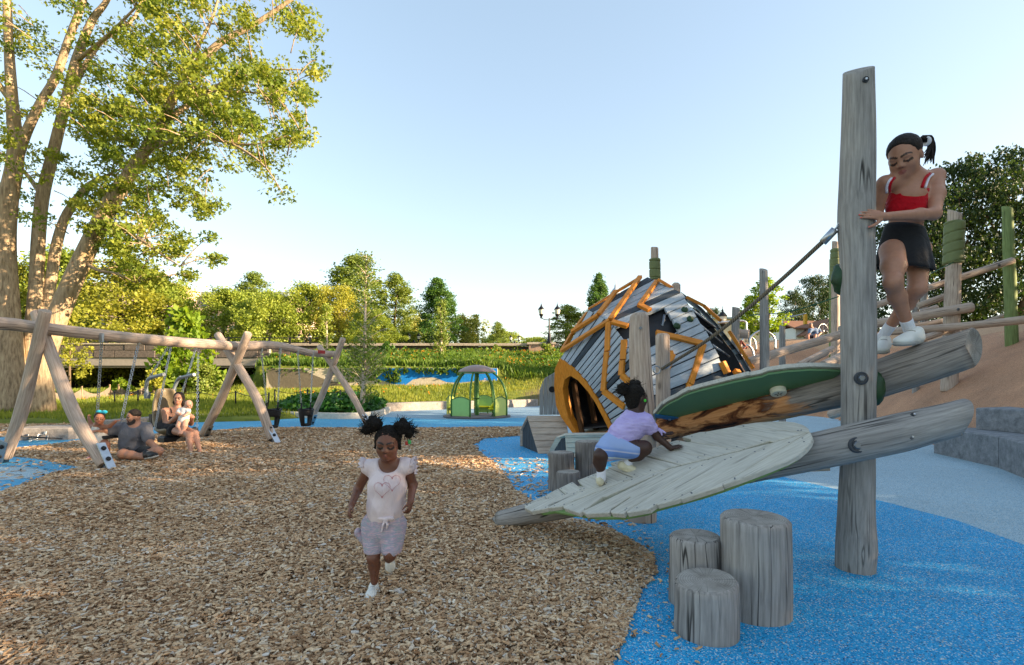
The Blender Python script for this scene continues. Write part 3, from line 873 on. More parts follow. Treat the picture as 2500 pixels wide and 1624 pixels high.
for x, y, e in zip(X, Y, d):
    if e < 14: continue
    core = math.exp(-(((x - 470) / 260) ** 2 + ((y - 260) / 200) ** 2))
    dens = 0.30 + 0.75 * core
    if y > 480 and 180 < x < 580: dens += 0.28
    if x < 170: dens *= 0.55
    if y > 520 and x < 200: dens *= 0.5
    if mnoise.noise(V((x / 75, y / 60, 1.7))) > 0.13 + 0.40 * core: dens *= 0.08
    if rng.random() > dens * 0.60: continue
    c = np.array(MP(x, y, rng.normal(0.3, 1.7)))
    dist = np.linalg.norm(brs_np - c, axis=1); j = dist.argmin()
    if dist[j] > 2.6:
        c = brs_np[j] + (c - brs_np[j]) * (2.4 / dist[j]) * np.array([0, 1, 0]) + (c - brs_np[j]) * np.array([1, 0, 1])
    cl.append(c); rl.append(rng.uniform(0.32, 0.74)); tw.append(brs_np[j])
for c, b in list(zip(cl, tw)):
    c = V(c); b = V(b)
    if (c - b).length > 1.7: b = c.lerp(b, 1.0 / (c - b).length)
    mid = b.lerp(c, 0.55) + V((0, 0, 0.12))
    segs.append(([b, mid, c], [0.022, 0.014, 0.006], 4))
vv, ff = skeleton_mesh([s for s in segs[:len(stems)]], 12)
v2, f2 = skeleton_mesh(segs[len(stems):], 4)
k = len(vv); vv = vv + v2; ff = ff + [tuple(i + k for i in q) for q in f2]
mk('trunk', vv, ff, m_maple, maple, smooth=True)
P, F = cluster_pts(cl, rl, 88, 0.6)
v, f, fv = leaf_arrays(P, 0.115, 3, 0.6, F)
mk('crown', v, f, LEAF_SETS['maple'], maple, fr=fv)

# ================================================================ trees beyond the wall
arch = {}
arch['round_y'] = make_tree('broadleaf_tree', 'x', 9.0, 8.0, 'yellow', 'round', 230, 95, 0.19, 0.06, 0.16, 3)
arch['round_y2'] = make_tree('broadleaf_tree', 'x', 8.0, 8.5, 'yellow', 'round', 230, 95, 0.19, 0.04, 0.14, 5)
arch['gold'] = make_tree('broadleaf_tree', 'x', 9.0, 9.0, 'gold', 'round', 210, 90, 0.19, 0.08, 0.15, 8, gaps=0.06)
arch['tall'] = make_tree('broadleaf_tree', 'x', 12.0, 6.6, 'mid', 'tall', 200, 80, 0.20, 0.12, 0.2, 12, gaps=0.14)
arch['dark'] = make_tree('broadleaf_tree', 'x', 11.0, 6.5, 'dark', 'tall', 240, 85, 0.21, 0.08, 0.2, 17)
arch['willow'] = make_tree('willow_tree', 'x', 8.0, 7.0, 'willow', 'willow', 110, 50, 0.26, 0.3, 0.2, 19)
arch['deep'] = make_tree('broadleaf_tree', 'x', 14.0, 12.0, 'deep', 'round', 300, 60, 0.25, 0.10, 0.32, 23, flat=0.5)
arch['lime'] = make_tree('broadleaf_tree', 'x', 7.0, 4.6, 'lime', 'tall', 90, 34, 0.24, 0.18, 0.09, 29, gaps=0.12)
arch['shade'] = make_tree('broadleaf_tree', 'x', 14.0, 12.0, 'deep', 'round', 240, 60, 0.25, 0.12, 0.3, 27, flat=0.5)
used_arch = set()
def put_tree(kind, px, top, Y, wpx, label, base_z=None, rz=None, group='trees beyond the wall', base_py=None):
    """tree whose top is seen at (px, top) and whose crown is wpx wide at distance Y"""
    x = (px - 1250) / 1250 * Y
    zt = H - (top - 929) / 1250 * Y
    zb = gz(x, Y) if base_z is None else base_z
    if base_py is not None: zb = H - (base_py - 929) / 1250 * Y
    a = arch[kind]
    dims = {'round_y': (9, 8), 'round_y2': (8, 8.5), 'gold': (9, 9), 'tall': (12, 6.6), 'dark': (11, 6.5), 'willow': (8, 7), 'deep': (14, 12), 'lime': (7, 4.6), 'bushl': (3, 3.4)}[kind]
    sz = (zt - zb) / dims[0] * 1.0; sx = wpx * Y / 1250 / dims[1] * (1.25 if kind != 'deep' else 1.1)
    rz = random.uniform(0, 6.28) if rz is None else rz
    if kind not in used_arch:
        used_arch.add(kind); a.location = (x, Y, zb); a.rotation_euler = (0, 0, rz); a.scale = (sx, sx, sz); a['label'] = label; a['group'] = group
        return a
    return copy_tree(a, (x, Y, zb), rz, (sx, sx, sz), label, group)

put_tree('gold', 300, 640, 47, 300, 'golden tree behind the bridge railing right of the big maple')
put_tree('round_y', 150, 620, 52, 230, 'yellow-green tree glimpsed between the stems of the big maple')
put_tree('gold', 40, 640, 50, 200, 'golden tree at the far left edge behind the maple stems')
put_tree('round_y2', 410, 690, 50, 190, 'pale yellow tree above the bridge behind the parent swing')
put_tree('round_y', 555, 714, 50, 190, 'rounded yellow tree under the flat roof beyond the bridge')
put_tree('tall', 622, 668, 66, 130, 'dark spiky tree rising highest above the flat-roofed building')
put_tree('round_y2', 660, 722, 48, 190, 'low bushy yellow tree behind the middle swing posts')
put_tree('round_y', 750, 702, 50, 170, 'yellow tree left of the birch above the double lamp')
put_tree('tall', 868, 628, 54, 190, 'tall loose tree standing directly behind the slender birch')
put_tree('gold', 830, 700, 50, 150, 'bronze-tinged tree low behind the birch stem')
put_tree('tall', 965, 672, 57, 130, 'loose green tree right of the birch and lower than it')
put_tree('round_y', 905, 760, 48, 130, 'short yellow tree right behind the wall near the birch')
put_tree('dark', 1068, 684, 50, 118, 'dark green conical tree standing alone above the wall')
put_tree('willow', 1020, 770, 60, 80, 'small grey-green willow left of the dark conical tree')
put_tree('willow', 1140, 770, 56, 100, 'golden weeping willow right of the dark conical tree')
put_tree('round_y2', 1230, 812, 90, 130, 'low distant yellow tree above the wall near the middle of the picture')
put_tree('tall', 1215, 788, 80, 60, 'thin sparse distant tree beside the willow')
put_tree('tall', 1385, 748, 50, 130, 'pale airy tree right behind the tall double street lamp')
put_tree('round_y2', 1310, 825, 70, 90, 'low green tree at the foot of the double street lamp')
put_tree('dark', 1462, 672, 42, 74, 'green tree rising behind the wooden pod left of the lamp')
put_tree('lime', 1868, 682, 30, 118, 'bright lime tree behind the grey posts, lit by the sun', base_py=850)
put_tree('lime', 1828, 725, 31, 60, 'small lime tree left of the tall slanted-top post', base_py=850)
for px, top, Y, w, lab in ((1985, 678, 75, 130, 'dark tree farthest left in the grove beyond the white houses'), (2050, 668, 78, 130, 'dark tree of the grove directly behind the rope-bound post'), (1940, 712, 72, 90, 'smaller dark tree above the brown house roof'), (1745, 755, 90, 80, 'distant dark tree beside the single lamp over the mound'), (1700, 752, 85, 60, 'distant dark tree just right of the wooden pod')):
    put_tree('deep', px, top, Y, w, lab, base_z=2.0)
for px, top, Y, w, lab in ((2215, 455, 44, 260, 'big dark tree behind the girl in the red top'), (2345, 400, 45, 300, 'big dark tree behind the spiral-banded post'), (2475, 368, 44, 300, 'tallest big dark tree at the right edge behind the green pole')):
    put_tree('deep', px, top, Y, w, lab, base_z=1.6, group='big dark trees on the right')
# unseen trees added right of the frame to shade the playground, crowns kept leaky
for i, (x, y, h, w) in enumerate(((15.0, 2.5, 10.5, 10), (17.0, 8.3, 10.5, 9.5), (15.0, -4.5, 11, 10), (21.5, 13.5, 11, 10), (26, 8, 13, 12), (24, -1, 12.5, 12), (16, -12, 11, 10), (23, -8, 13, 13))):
    c = (copy_tree(arch['shade'], (x, y, 0.0), i * 1.7, (w / 12 , w / 12, h / 14), 'unseen dark tree added beyond the right edge of the frame for its shade', 'shade trees added out of frame to the right'))

a_ = arch['shade']; a_.location = (14.5, -1.2, 0); a_.scale = (0.75, 0.75, 0.68); a_['label'] = 'smallest unseen dark tree added beyond the right edge of the frame for its shade'; a_['group'] = 'shade trees added out of frame to the right'
# ================================================================ bridge and boundary wall
def stone(name, c0, c1, rough=0.9):
    t = NT(name); p = t.pos(); n = t.noise(p, 9, 6, 0.7); n2 = t.noise(p, 60, 3)
    col = t.ramp(n, [(0.3, c0), (0.7, c1)])
    col = t.mix(t.ramp(n2, [(0.5, 0.0), (0.7, 0.3)]), col, tuple(c * 0.4 for c in c0))
    return t.pbr(col, rough, t.bump(n, 0.6, 0.03), 0.2)
m_stone = stone('rough_grey_stone', c255(78, 70, 64), c255(120, 110, 102))
m_cap = stone('stone_coping', c255(150, 138, 122), c255(186, 174, 158))
m_conc = stone('bridge_concrete', c255(112, 102, 86), c255(140, 128, 110))
m_mortar = plain('mortar', c255(150, 142, 132), 0.9, 0.1)

def stone_run(root, x0, x1, ya, yb, z0, z1, rows, bw, thick=0.45):
    """courses of big rock-faced blocks between (x0,ya) and (x1,yb), faces proud and uneven"""
    L = math.hypot(x1 - x0, yb - ya); d = V(((x1 - x0) / L, (yb - ya) / L, 0)); nrm = V((d.y, -d.x, 0))
    if nrm.y > 0: nrm = -nrm
    hh = (z1 - z0) / rows
    for r in range(rows):
        s = -bw * (0.5 if r % 2 else 0.0)
        while s < L:
            a, b = max(0, s) + 0.012, min(L, s + bw) - 0.012
            if b - a > 0.1:
                j = random.uniform(0.0, 0.05)
                p0 = V((x0, ya, 0)) + d * a; p1 = V((x0, ya, 0)) + d * b
                za, zb = z0 + r * hh + 0.012, z0 + (r + 1) * hh - 0.012
                off = nrm * (0.03 + j)
                top = [p0 + off + V((0, 0, za)), p1 + off + V((0, 0, za)), p1 + off + V((0, 0, zb)), p0 + off + V((0, 0, zb))]
                slab('stone_block', top, -nrm * (thick * 0.5), m_stone, root, ch=0.03)
            s += bw
    core = [V((x0, ya, z0 - 0.6)) - nrm * 0.03, V((x1, yb, z0 - 0.6)) - nrm * 0.03, V((x1, yb, z1 - 0.01)) - nrm * 0.03, V((x0, ya, z1 - 0.01)) - nrm * 0.03]
    slab('mortar_core', core, -nrm * thick, m_mortar, root, ch=0.002)

BY = 40.0
def bx(px, Y=BY): return (px - 1250) / 1250 * Y
def bz(py, Y=BY): return H - (py - 929) / 1250 * Y
br = thing('road_bridge', 'low stone-faced road bridge with a dark underpass beneath it', 'bridge', (bx(300), BY, 0.5))
stone_run(br, bx(-120), bx(655), BY, BY, bz(874), bz(838), 2, 1.6)
slab('concrete_girder', [V((bx(-120), BY + 0.15, bz(898))), V((bx(655), BY + 0.15, bz(898))), V((bx(655), BY + 0.15, bz(875.2))), V((bx(-120), BY + 0.15, bz(875.2)))], V((0, 0.6, 0)), m_conc, br, ch=0.01)
slab('bridge_deck', [V((bx(-200), BY + 0.8, bz(872))), V((bx(655) + 1.0, BY + 0.8, bz(872))), V((bx(655) + 1.0, BY + 13, bz(872))), V((bx(-200), BY + 13, bz(872)))], V((0, 0, -0.5)), m_conc, br, ch=0.01)
m_dk = plain('shade_dark_wall', c255(52, 48, 44), 0.95, 0.1)  # near-black colour stands in for the shade under the bridge
slab('dark_backing', [V((bx(-200), BY + 12.6, 0)), V((bx(655) + 1, BY + 12.6, 0)), V((bx(655) + 1, BY + 12.6, bz(872))), V((bx(-200), BY + 12.6, bz(872)))], V((0, 0.4, 0)), m_dk, br, ch=0.01)  # wall added behind the opening to keep the underpass dark
slab('side_abutment', [V((bx(660), BY + 0.6, 0)), V((bx(660), BY + 12.6, 0)), V((bx(660), BY + 12.6, bz(873))), V((bx(660), BY + 0.6, bz(873)))], V((0.6, 0, 0)), m_conc, br, ch=0.01)
slab('coping', [V((bx(-120), BY - 0.12, bz(838))), V((bx(655), BY - 0.12, bz(838))), V((bx(655), BY + 0.55, bz(838))), V((bx(-120), BY + 0.55, bz(838)))][::-1], V((0, 0, -0.10)), m_cap, br, ch=0.02)
# black railing along the bridge
rl_ = thing('bridge_railing', 'low black metal railing on the bridge parapet', 'railing', (bx(300), BY + 0.2, bz(838)))
for z in (0.52, 0.14):
    bar('rail', V((bx(-110), BY + 0.2, bz(838) + z)), V((bx(770), BY + 0.6, bz(840) + z)), 0.06, 0.07, m_blackpaint, rl_)
for i, px in enumerate(range(-100, 771, 50)):
    q = V((bx(px), BY + 0.2 + 0.4 * (px + 110) / 880, bz(838) - 0.02))
    bar('railing_post', q, q + V((0, 0, 0.56)), 0.14, 0.10, m_blackpaint, rl_, up=(0, 1, 0))
WY = 42.0
wl = thing('boundary_wall', 'long grey stone wall with pale coping along the road above the bank', 'wall', (bx(1000, WY), WY, 3.5))
stone_run(wl, bx(655, WY) + 0.3, bx(1352, WY), WY, WY + 0.5, bz(872, WY), bz(845, WY), 2, 1.5)
nb = 9
for i in range(nb):
    a = bx(655, WY) + 0.3 + (bx(1356, WY) - bx(655, WY)) * i / nb + 0.012; b = bx(655, WY) + 0.3 + (bx(1356, WY) - bx(655, WY)) * (i + 1) / nb - 0.012
    z = bz(838.5, WY)
    slab('coping_stone', [V((a, WY - 0.16, z)), V((b, WY - 0.16, z)), V((b, WY + 0.62, z)), V((a, WY + 0.62, z))], V((0, 0, -0.2)), m_cap, wl, ch=0.02)
pr = thing('wall_pier', 'squat stone pier ending the grey wall below the tall double lamp', 'pier', (bx(1322, WY), WY, 3.3))
slab('pier_block', [V((bx(1290, WY), WY - 0.4, bz(870, WY))), V((bx(1352, WY), WY - 0.4, bz(870, WY))), V((bx(1352, WY), WY - 0.4, bz(842, WY))), V((bx(1290, WY), WY - 0.4, bz(842, WY)))], V((0, 0.9, 0)), stone('pinkish_stone', c255(140, 112, 96), c255(176, 150, 132)), pr, ch=0.05)
slab('pier_cap', [V((bx(1286, WY), WY - 0.5, bz(837, WY))), V((bx(1356, WY), WY - 0.5, bz(837, WY))), V((bx(1356, WY), WY + 0.6, bz(837, WY))), V((bx(1286, WY), WY + 0.6, bz(837, WY)))], V((0, 0, -0.16)), m_cap, pr, ch=0.03)
# sloping wing-wall of the bridge
ww = [W(690, 872, 40.6), W(700, 862, 40.6), W(722, 893, 37.0), W(712, 898, 37.0)]
props(slab('wing_wall', ww, V((0.1, 0.35, -0.9)), m_conc), 'short sloping concrete wing wall beside the bridge in the weeds', 'wall')

# ---------------- mural wall
t = NT('painted_mural'); g = t.attr('gc'); sx = t.n('SeparateXYZ'); t.put(sx, 0, g)
m_mgrey = stone('mural_grey', c255(96, 90, 78), c255(114, 107, 94)); m_mpale = stone('mural_pale', c255(176, 166, 146), c255(196, 186, 168)); m_mblue = stone('mural_blue', c255(16, 112, 196), c255(40, 136, 214))
MYa, MYb = 31.6, 31.9
mural = thing('mural_wall', 'low concrete wall painted with grey, cream and bright blue waves', 'wall', (bx(930, 31.8), 31.8, 1.0))
def mw(px, py, o=0.0):
    Y = MYa + (px - 650) / 565 * (MYb - MYa); q = W(px, py, Y); q.y -= o; return q
def mtop(px): return lin(px, [(650, 899), (800, 899), (940, 898), (1100, 898), (1215, 899)])
def mbot(px): return lin(px, [(650, 952), (800, 950), (940, 946), (1100, 940), (1215, 932)])
P = [mw(x, mbot(x)) for x in (650, 790, 930, 1070, 1215)] + [mw(x, mtop(x)) for x in (1215, 1070, 930, 790, 650)]
slab('wall_panel', P, V((0, 0.32, 0)), m_mpale, mural, ch=0.01)
grey = [(656, 946), (650, 899.5), (722, 899.5), (745, 908), (770, 918), (800, 928), (830, 934), (830, 950), (690, 951)]
wav = [(668, 946), (654, 925), (650.5, 899.5)]
def patch(name, pts, m, o):
    vs = [mw(x, max(mtop(x) + 0.4, min(mbot(x), y)), o) for x, y in pts]
    slab(name, vs, V((0, o - 0.002, 0)), m, mural, ch=0.0005)
patch('grey_wave', [(667, 948), (658, 935), (653, 918), (651, 899.5), (722, 899.5), (742, 905), (765, 915), (795, 927), (832, 935), (845, 940), (840, 949), (760, 951)], m_mgrey, 0.006)
patch('blue_wave', [(945, 899), (1214, 899), (1214, 930), (1180, 928), (1120, 935), (1090, 933), (1062, 922), (1035, 921), (1008, 927), (990, 940), (960, 938), (935, 930), (915, 925), (930, 915)], m_mblue, 0.006)

# ================================================================ grass, weeds and flowers
def blades(name, X, Y, h, w, mset, bend=0.3):
    Z = terrain(X, Y) - 0.02; n = len(X)
    a = rng.uniform(0, 2 * np.pi, n); hh = h * rng.uniform(0.5, 1.3, n)
    dx, dy = np.cos(a), np.sin(a); b = rng.uniform(0, 2 * np.pi, n); bl = hh * bend * rng.random(n)
    ww = w * rng.uniform(0.6, 1.3, n)
    v = np.empty((n, 4, 3))
    v[:, 0] = np.stack([X - dx * ww / 2, Y - dy * ww / 2, Z], 1); v[:, 1] = np.stack([X + dx * ww / 2, Y + dy * ww / 2, Z], 1)
    mx_, my_ = X + np.cos(b) * bl * 0.4, Y + np.sin(b) * bl * 0.4
    v[:, 2] = np.stack([mx_ + dx * ww * 0.35, my_ + dy * ww * 0.35, Z + hh * 0.6], 1)
    v[:, 3] = np.stack([X + np.cos(b) * bl, Y + np.sin(b) * bl, Z + hh], 1)
    f = np.arange(n * 4).reshape(n, 4)
    pn = np.array([mnoise.noise(V((x * 0.5, y * 0.35, 3))) for x, y in zip(X, Y)])
    fr = np.clip(0.5 + pn * 0.55 + rng.normal(0, 0.18, n), 0, 1)
    return props(mk(name, v.reshape(-1, 3), f, LEAF_SETS[mset], fr=fr), kind='stuff')
def field(n, x0, x1, y0, y1, fn):
    X = rng.uniform(x0, x1, n); Y = rng.uniform(y0, y1, n); k = fn(X, Y); return X[k], Y[k]
yl_ = lambda X: np.interp(X, [p[0] for p in RISE], [p[1] for p in RISE])
vis = lambda X, Y: (np.abs(X) < Y * 1.02 + 1)
bare = lambda X, Y: ((X - 2.4) ** 2 / 7 + (Y - 28.2) ** 2 / 6 < 1) & (rng.random(len(X)) < 0.85)
X, Y = field(95000, -26, 9, 15.4, 32.2, lambda X, Y: (Y > yl_(X) + 0.35 + 0.3 * np.sin(X * 2)) & vis(X, Y) & ~bare(X, Y) & (mound_h(X, Y)[1] < 0) & (rng.random(len(X)) < 30 / Y * 0.75 + 0.1))
blades('lawn_grass', X, Y, 0.17, 0.035, 'grass')
X, Y = field(26000, -34, -17, 22, 40, lambda X, Y: vis(X, Y))
blades('hollow_grass', X, Y, 0.25, 0.05, 'grass')
X, Y = field(60000, -19, 7, 31.9, 42, lambda X, Y: ((X > -16.6) | (Y > 37)) & ((Y > 32.3) | (X > -0.5)) & (X > -18.4) & (mound_h(X, Y)[1] < 0))
blades('bank_grass', X, Y, 0.42, 0.07, 'weeds', 0.5)
# broad-leaved weeds in drifts on the bank
X, Y = field(900, -18.5, 6, 32.4, 41.8, lambda X, Y: ((X > -16.6) | (Y > 37)))
k = np.array([mnoise.noise(V((x * 0.4, y * 0.5, 8))) > -0.12 for x, y in zip(X, Y)]); X, Y = X[k], Y[k]
P, F = cluster_pts(np.stack([X, Y, terrain(X, Y) + 0.28], 1), rng.uniform(0.25, 0.6, len(X)), 26, 0.7)
v, f, fv = leaf_arrays(P, 0.20, 1, 0.5, F); props(mk('bank_weeds', v, f, LEAF_SETS['weeds'], fr=fv), kind='stuff')
# plants hanging over the mural's top edge
X = rng.uniform(-15.3, -2.5, 330); k = rng.random(330) < np.where((X > -11) & (X < -7.0), 1.0, 0.35); X = X[k]
P, F = cluster_pts(np.stack([X, np.full(len(X), 31.75), 2.05 - rng.random(len(X)) ** 2 * np.where((X > -11) & (X < -6.6), 0.85, 0.25)], 1), rng.uniform(0.12, 0.3, len(X)), 18, 0.9)
v, f, fv = leaf_arrays(P, 0.16, 1, 0.3, F, droop=0.8); props(mk('trailing_weeds', v, f, LEAF_SETS['weeds'], fr=fv), kind='stuff')
# flowers
X, Y = field(900, -16, 7, 32.5, 41, lambda X, Y: ((np.sin(X * 0.8 + 1) + np.sin(Y * 1.3)) > 0.1))
P = np.stack([X, Y, terrain(X, Y) + rng.uniform(0.3, 0.6, len(X))], 1)
X2, Y2 = field(90, -20, 4, 22, 32, lambda X, Y: Y > yl_(X) + 3)
P = np.concatenate([P, np.stack([X2, Y2, terrain(X2, Y2) + 0.2], 1)])
P, F = cluster_pts(P, np.full(len(P), 0.07), 3, 0.6)
v, f, fv = leaf_arrays(P, 0.075, 1, 1.0, F); props(mk('wildflowers', v, f, LEAF_SETS['flower'], fr=fv), kind='stuff')

# ---------------- granite kerb and planter
m_gran = stone('grey_granite', c255(128, 120, 112), c255(168, 160, 152))
m_kerb = stone('pale_kerb_stone', c255(176, 170, 158), c255(206, 200, 188))
kb = thing('granite_kerb', 'low granite kerb of long stones between lawn and pale blue paving', 'kerb', (-4, 22, 0))
pts = [(-5.9, 21.4), (-4.2, 22.9), (-2.3, 24.0), (-0.4, 25.1), (1.2, 26.3)]
for a, b in zip(pts[:-1], pts[1:]):
    d = V((b[0] - a[0], b[1] - a[1], 0)).normalized()
    v, f, g = beam(V((a[0], a[1], 0.16)) + d * 0.01, V((b[0], b[1], 0.16)) - d * 0.01, 0.5, 0.36, ch=0.03)
    mk('kerb_stone', v, f, m_gran, kb, gc=g)
kb2 = thing('granite_kerb', 'granite kerb behind the seated man along the edge of the mulch', 'kerb', (-9, 16, 0))
pts = [G(240, 1042), G(330, 1034), G(420, 1027), G(510, 1022), G(590, 1019), G(660, 1019)]
for a, b in zip(pts[:-1], pts[1:]):
    d = (b - a).normalized()
    v, f, g = beam(a + V((0, 0.25, 0.07)) + d * 0.01, b + V((0, 0.25, 0.07)) - d * 0.01, 0.45, 0.18, ch=0.02)
    mk('kerb_stone', v, f, m_gran, kb2, gc=g)
# planter: oval kerb ring with ground ivy
pl = thing('ivy_planter', 'oval planter with pale kerb full of dark green ivy', 'planter', G(800, 1000))
ring = [G(672, 1016), G(760, 1021), G(840, 1023), G(905, 1020), G(945, 1010), G(952, 1001), G(925, 992), G(840, 984), G(740, 988), G(680, 1000)]
ring = smooth_poly(ring, 5)
cen = sum(ring, V()) / len(ring)
iv, ifc = [], []
n = len(ring)
for i in range(n):
    q = ring[i]; dirn = (q - cen); dirn.z = 0; L = dirn.length; dirn.normalize()
    for off, z in ((0, -0.05), (0, 0.17), (-0.03, 0.20), (-0.22, 0.20), (-0.25, 0.17), (-0.25, -0.05)):
        iv.append(q + dirn * off + V((0, 0, z)))
for i in range(n):
    j = (i + 1) % n
    for k in range(5): ifc.append((i * 6 + k, j * 6 + k, j * 6 + k + 1, i * 6 + k + 1))
mk('kerb_ring', iv, ifc, m_kerb, pl)
bed = [(cen + (q - cen) * s + V((0, 0, 0.14))) for s in (0.9,) for q in ring]
mk('soil', bed, [tuple(range(n))], m_soil, pl)
X = rng.uniform(-10, -3, 60000); Y = rng.uniform(17, 25, 60000); d = np_dist_in(X, Y, [(q.x, q.y) for q in ring]); k = d > 0.22
X, Y, d = X[k][:6500], Y[k][:6500], d[k][:6500]
zt = 0.18 + 0.42 * (1 - np.exp(-d / 0.5)) * (0.75 + 0.45 * np.sin(X * 2.3) * np.sin(Y * 1.9 + 1))
P = np.stack([X, Y, zt * rng.uniform(0.55, 1.1, len(X)) + 0.05], 1)
v, f, fv = leaf_arrays(P, 0.20, 1, 0.9); props(mk('ivy', v, f, LEAF_SETS['ivy'], pl, fr=fv), kind='stuff')

# ---------------- slender birches
def birch(name, label, px, Y, top, base_z, nc, wid, lean=0.0, leafs='mid', nleaf=20, ls=0.085):
    x = bx(px, Y); zt = bz(top, Y); b = V((x, Y, base_z))
    root = thing(name, label, 'tree', b, 'slender birches')
    hh = zt - base_z
    P = [b + V((0, 0, -0.1)), b + V((lean * 0.3 + 0.04, 0, hh * 0.3)), b + V((lean * 0.7, 0.05, hh * 0.65)), b + V((lean, 0, hh))]
    segs = [(P, [0.10, 0.075, 0.04, 0.008], 16)]; cm = catmull(P, 40); cs = []
    for i in range(nc):
        u = rng.uniform(0.06, 0.98); o = cm[int(u * 39)]
        a = rng.uniform(0, 6.28); L = wid * rng.uniform(0.35, 1.0) * (1.05 - u * 0.75) * (0.5 if u < 0.16 else 1)
        e = o + V((math.cos(a) * L, math.sin(a) * L, L * rng.uniform(0.35, 0.9)))
        segs.append(([o, o.lerp(e, 0.5) + V((0, 0, 0.05)), e], [0.014, 0.009, 0.004], 4))
        for k in range(4): cs.append(tuple(o.lerp(e, rng.uniform(0.35, 1.05)) + V(rng.normal(0, 0.06, 3))))
    v, f = skeleton_mesh(segs, 7); mk('trunk', v, f, m_birch, root, smooth=True)
    Pp, F = cluster_pts(cs, np.full(len(cs), 0.22), nleaf // 3, 0.8)
    v, f, fv = leaf_arrays(Pp, ls, 1, 0.3, F); mk('crown', v, f, LEAF_SETS[leafs], root, fr=fv)
birch('birch_tree', 'slender young birch with pale trunk growing in the ivy planter', 884, 18.6, 620, 0.3, 120, 1.15, lean=0.15, nleaf=24)
birch('birch_tree', 'thin pale sapling on the bank in front of the dark conical tree', 1076, 37, 742, gz(bx(1076, 37), 37), 70, 1.2, leafs='mid', nleaf=24, ls=0.14)
birch('birch_tree', 'very thin sapling above the far end of the swing beam', 797, 39, 745, gz(bx(797, 39), 39), 40, 0.9, leafs='yellow', nleaf=18, ls=0.14)

# ---------------- bushes in front of the bridge
def bush(name, label, px, top, Y, wpx, leaves, lsize, nclus, base_py=None, seed=1, group='bushes by the bridge', nleaf=26):
    x = bx(px, Y); zb = gz(x, Y) if base_py is None else bz(base_py, Y)
    r = make_tree(name, label, bz(top, Y) - zb, wpx * Y / 1250, leaves, 'bush', nclus, nleaf, lsize, 0.0, 0.05, seed, 'bush', group, limbs=10)
    r.location = (x, Y, zb); return r
bush('catalpa_tree', 'young tree with big drooping light green leaves in front of the bridge', 452, 765, 30, 175, 'lime', 0.36, 95, 950, 41, 'young trees by the bridge', 24)
bush('leafy_shrub', 'low sunlit yellow-green shrub under the bridge left of the parent swing', 298, 926, 28, 75, 'lime', 0.16, 40, 970, 42)
bush('leafy_shrub', 'yellow-leaved shrub close behind the parent swing', 375, 905, 27, 62, 'gold', 0.14, 40, 965, 43)
bush('leafy_shrub', 'tall weedy shrub below the big-leaved young tree', 505, 895, 29, 110, 'mid', 0.16, 60, 968, 44)
bush('leafy_shrub', 'dark weeds growing beside the grey end of the painted wall', 630, 905, 33, 40, 'dark', 0.16, 30, 958, 45)
bush('leafy_shrub', 'bushy plant above the left end of the painted wall', 672, 866, 34, 70, 'weeds', 0.18, 40, 900, 46)
bush('leafy_shrub', 'dark shrub standing against the boundary wall behind the birch', 946, 838, 40, 46, 'dark', 0.2, 26, 872, 47)
bush('leafy_shrub', 'green shrub on the bank left of the stone pier', 1212, 843, 40, 50, 'mid', 0.2, 26, 880, 48)
bush('leafy_shrub', 'brownish shrub in front of the stone pier below the lamp', 1335, 838, 39, 60, 'mid', 0.2, 30, 885, 49)
bush('golden_shrub', 'golden shrub behind the swing legs at the foot of the maple', 170, 760, 26, 130, 'gold', 0.15, 60, 930, 50)
# sagging silt fence under the bridge
sf = thing('silt_fence', 'sagging grey fabric silt fence on wooden stakes by the underpass', 'fence', G(260, 985))
m_fab = plain('grey_silt_fabric', c255(120, 108, 96), 0.9, 0.1, var=0.25)
m_stake = plain('wooden_stake', c255(150, 128, 100), 0.9)
st_px = [(120, 978, 24), (200, 972, 25), (268, 958, 27), (290, 968, 27), (352, 960, 28), (377, 965, 28), (400, 968, 28)]
for x, y, Y in st_px:
    q = W(x, y, Y); q.z = gz(q.x, q.y); bar('stake', q, q + V((0, 0, 0.75)), 0.05, 0.05, m_stake, sf, up=(0, 1, 0))
vs, fs = [], []
for i in range(len(st_px) - 1):
    a = W(*st_px[i]); b = W(*st_px[i + 1])
    for k in range(8):
        u = k / 8; q = a.lerp(b, u); z = gz(q.x, q.y); sag = 0.30 * math.sin(math.pi * u)
        vs += [V((q.x, q.y, z - 0.05)), V((q.x + 0.02, q.y - 0.08 * math.sin(u * 9), z + 0.28 - sag * 0.4)), V((q.x, q.y, z + 0.62 - sag))]
n = len(vs) // 3
for i in range(n - 1):
    for k in range(2): fs.append((i * 3 + k, i * 3 + 3 + k, i * 3 + 4 + k, i * 3 + 1 + k))
mk('fabric', vs, fs, m_fab, sf, smooth=True)

# ---------------- rope fence: black posts and drooping rope
rf = thing('rope_fence', 'black post-and-rope fence around the lawn behind the swings', 'fence', G(560, 990))
rows = [[(337, 974, 21.5), (485, 985, 20.5), (575, 987, 20.5), (653, 992, 19.6)], [(671, 980, 22), (751, 984, 21.5), (831, 982, 21.5), (915, 975, 23)], [(797, 976, 24), (892, 978, 23)], [(280, 976, 22), (337, 974, 21.5)]]
done = set()
for row in rows:
    tops = []
    for (x, y, Y) in row:
        q = W(x, y, Y); q.z = gz(q.x, q.y)
        tp = q + V((0.06 if x in (653,) else 0, 0, 0.62))
        if x == 915: tp = q + V((-0.2, 0, 0.6))
        if (x, y) not in done:
            tube('fence_post', [q - V((0, 0, 0.05)), tp], 0.032, m_blackpaint, rf, 8); done.add((x, y))
        tops.append(tp - V((0, 0, 0.06)))
    for a, b in zip(tops[:-1], tops[1:]):
        tube('rope', [a, a.lerp(b, 0.5) - V((0, 0, 0.13)), b], 0.014, m_blackpaint, rf, 6, 9)

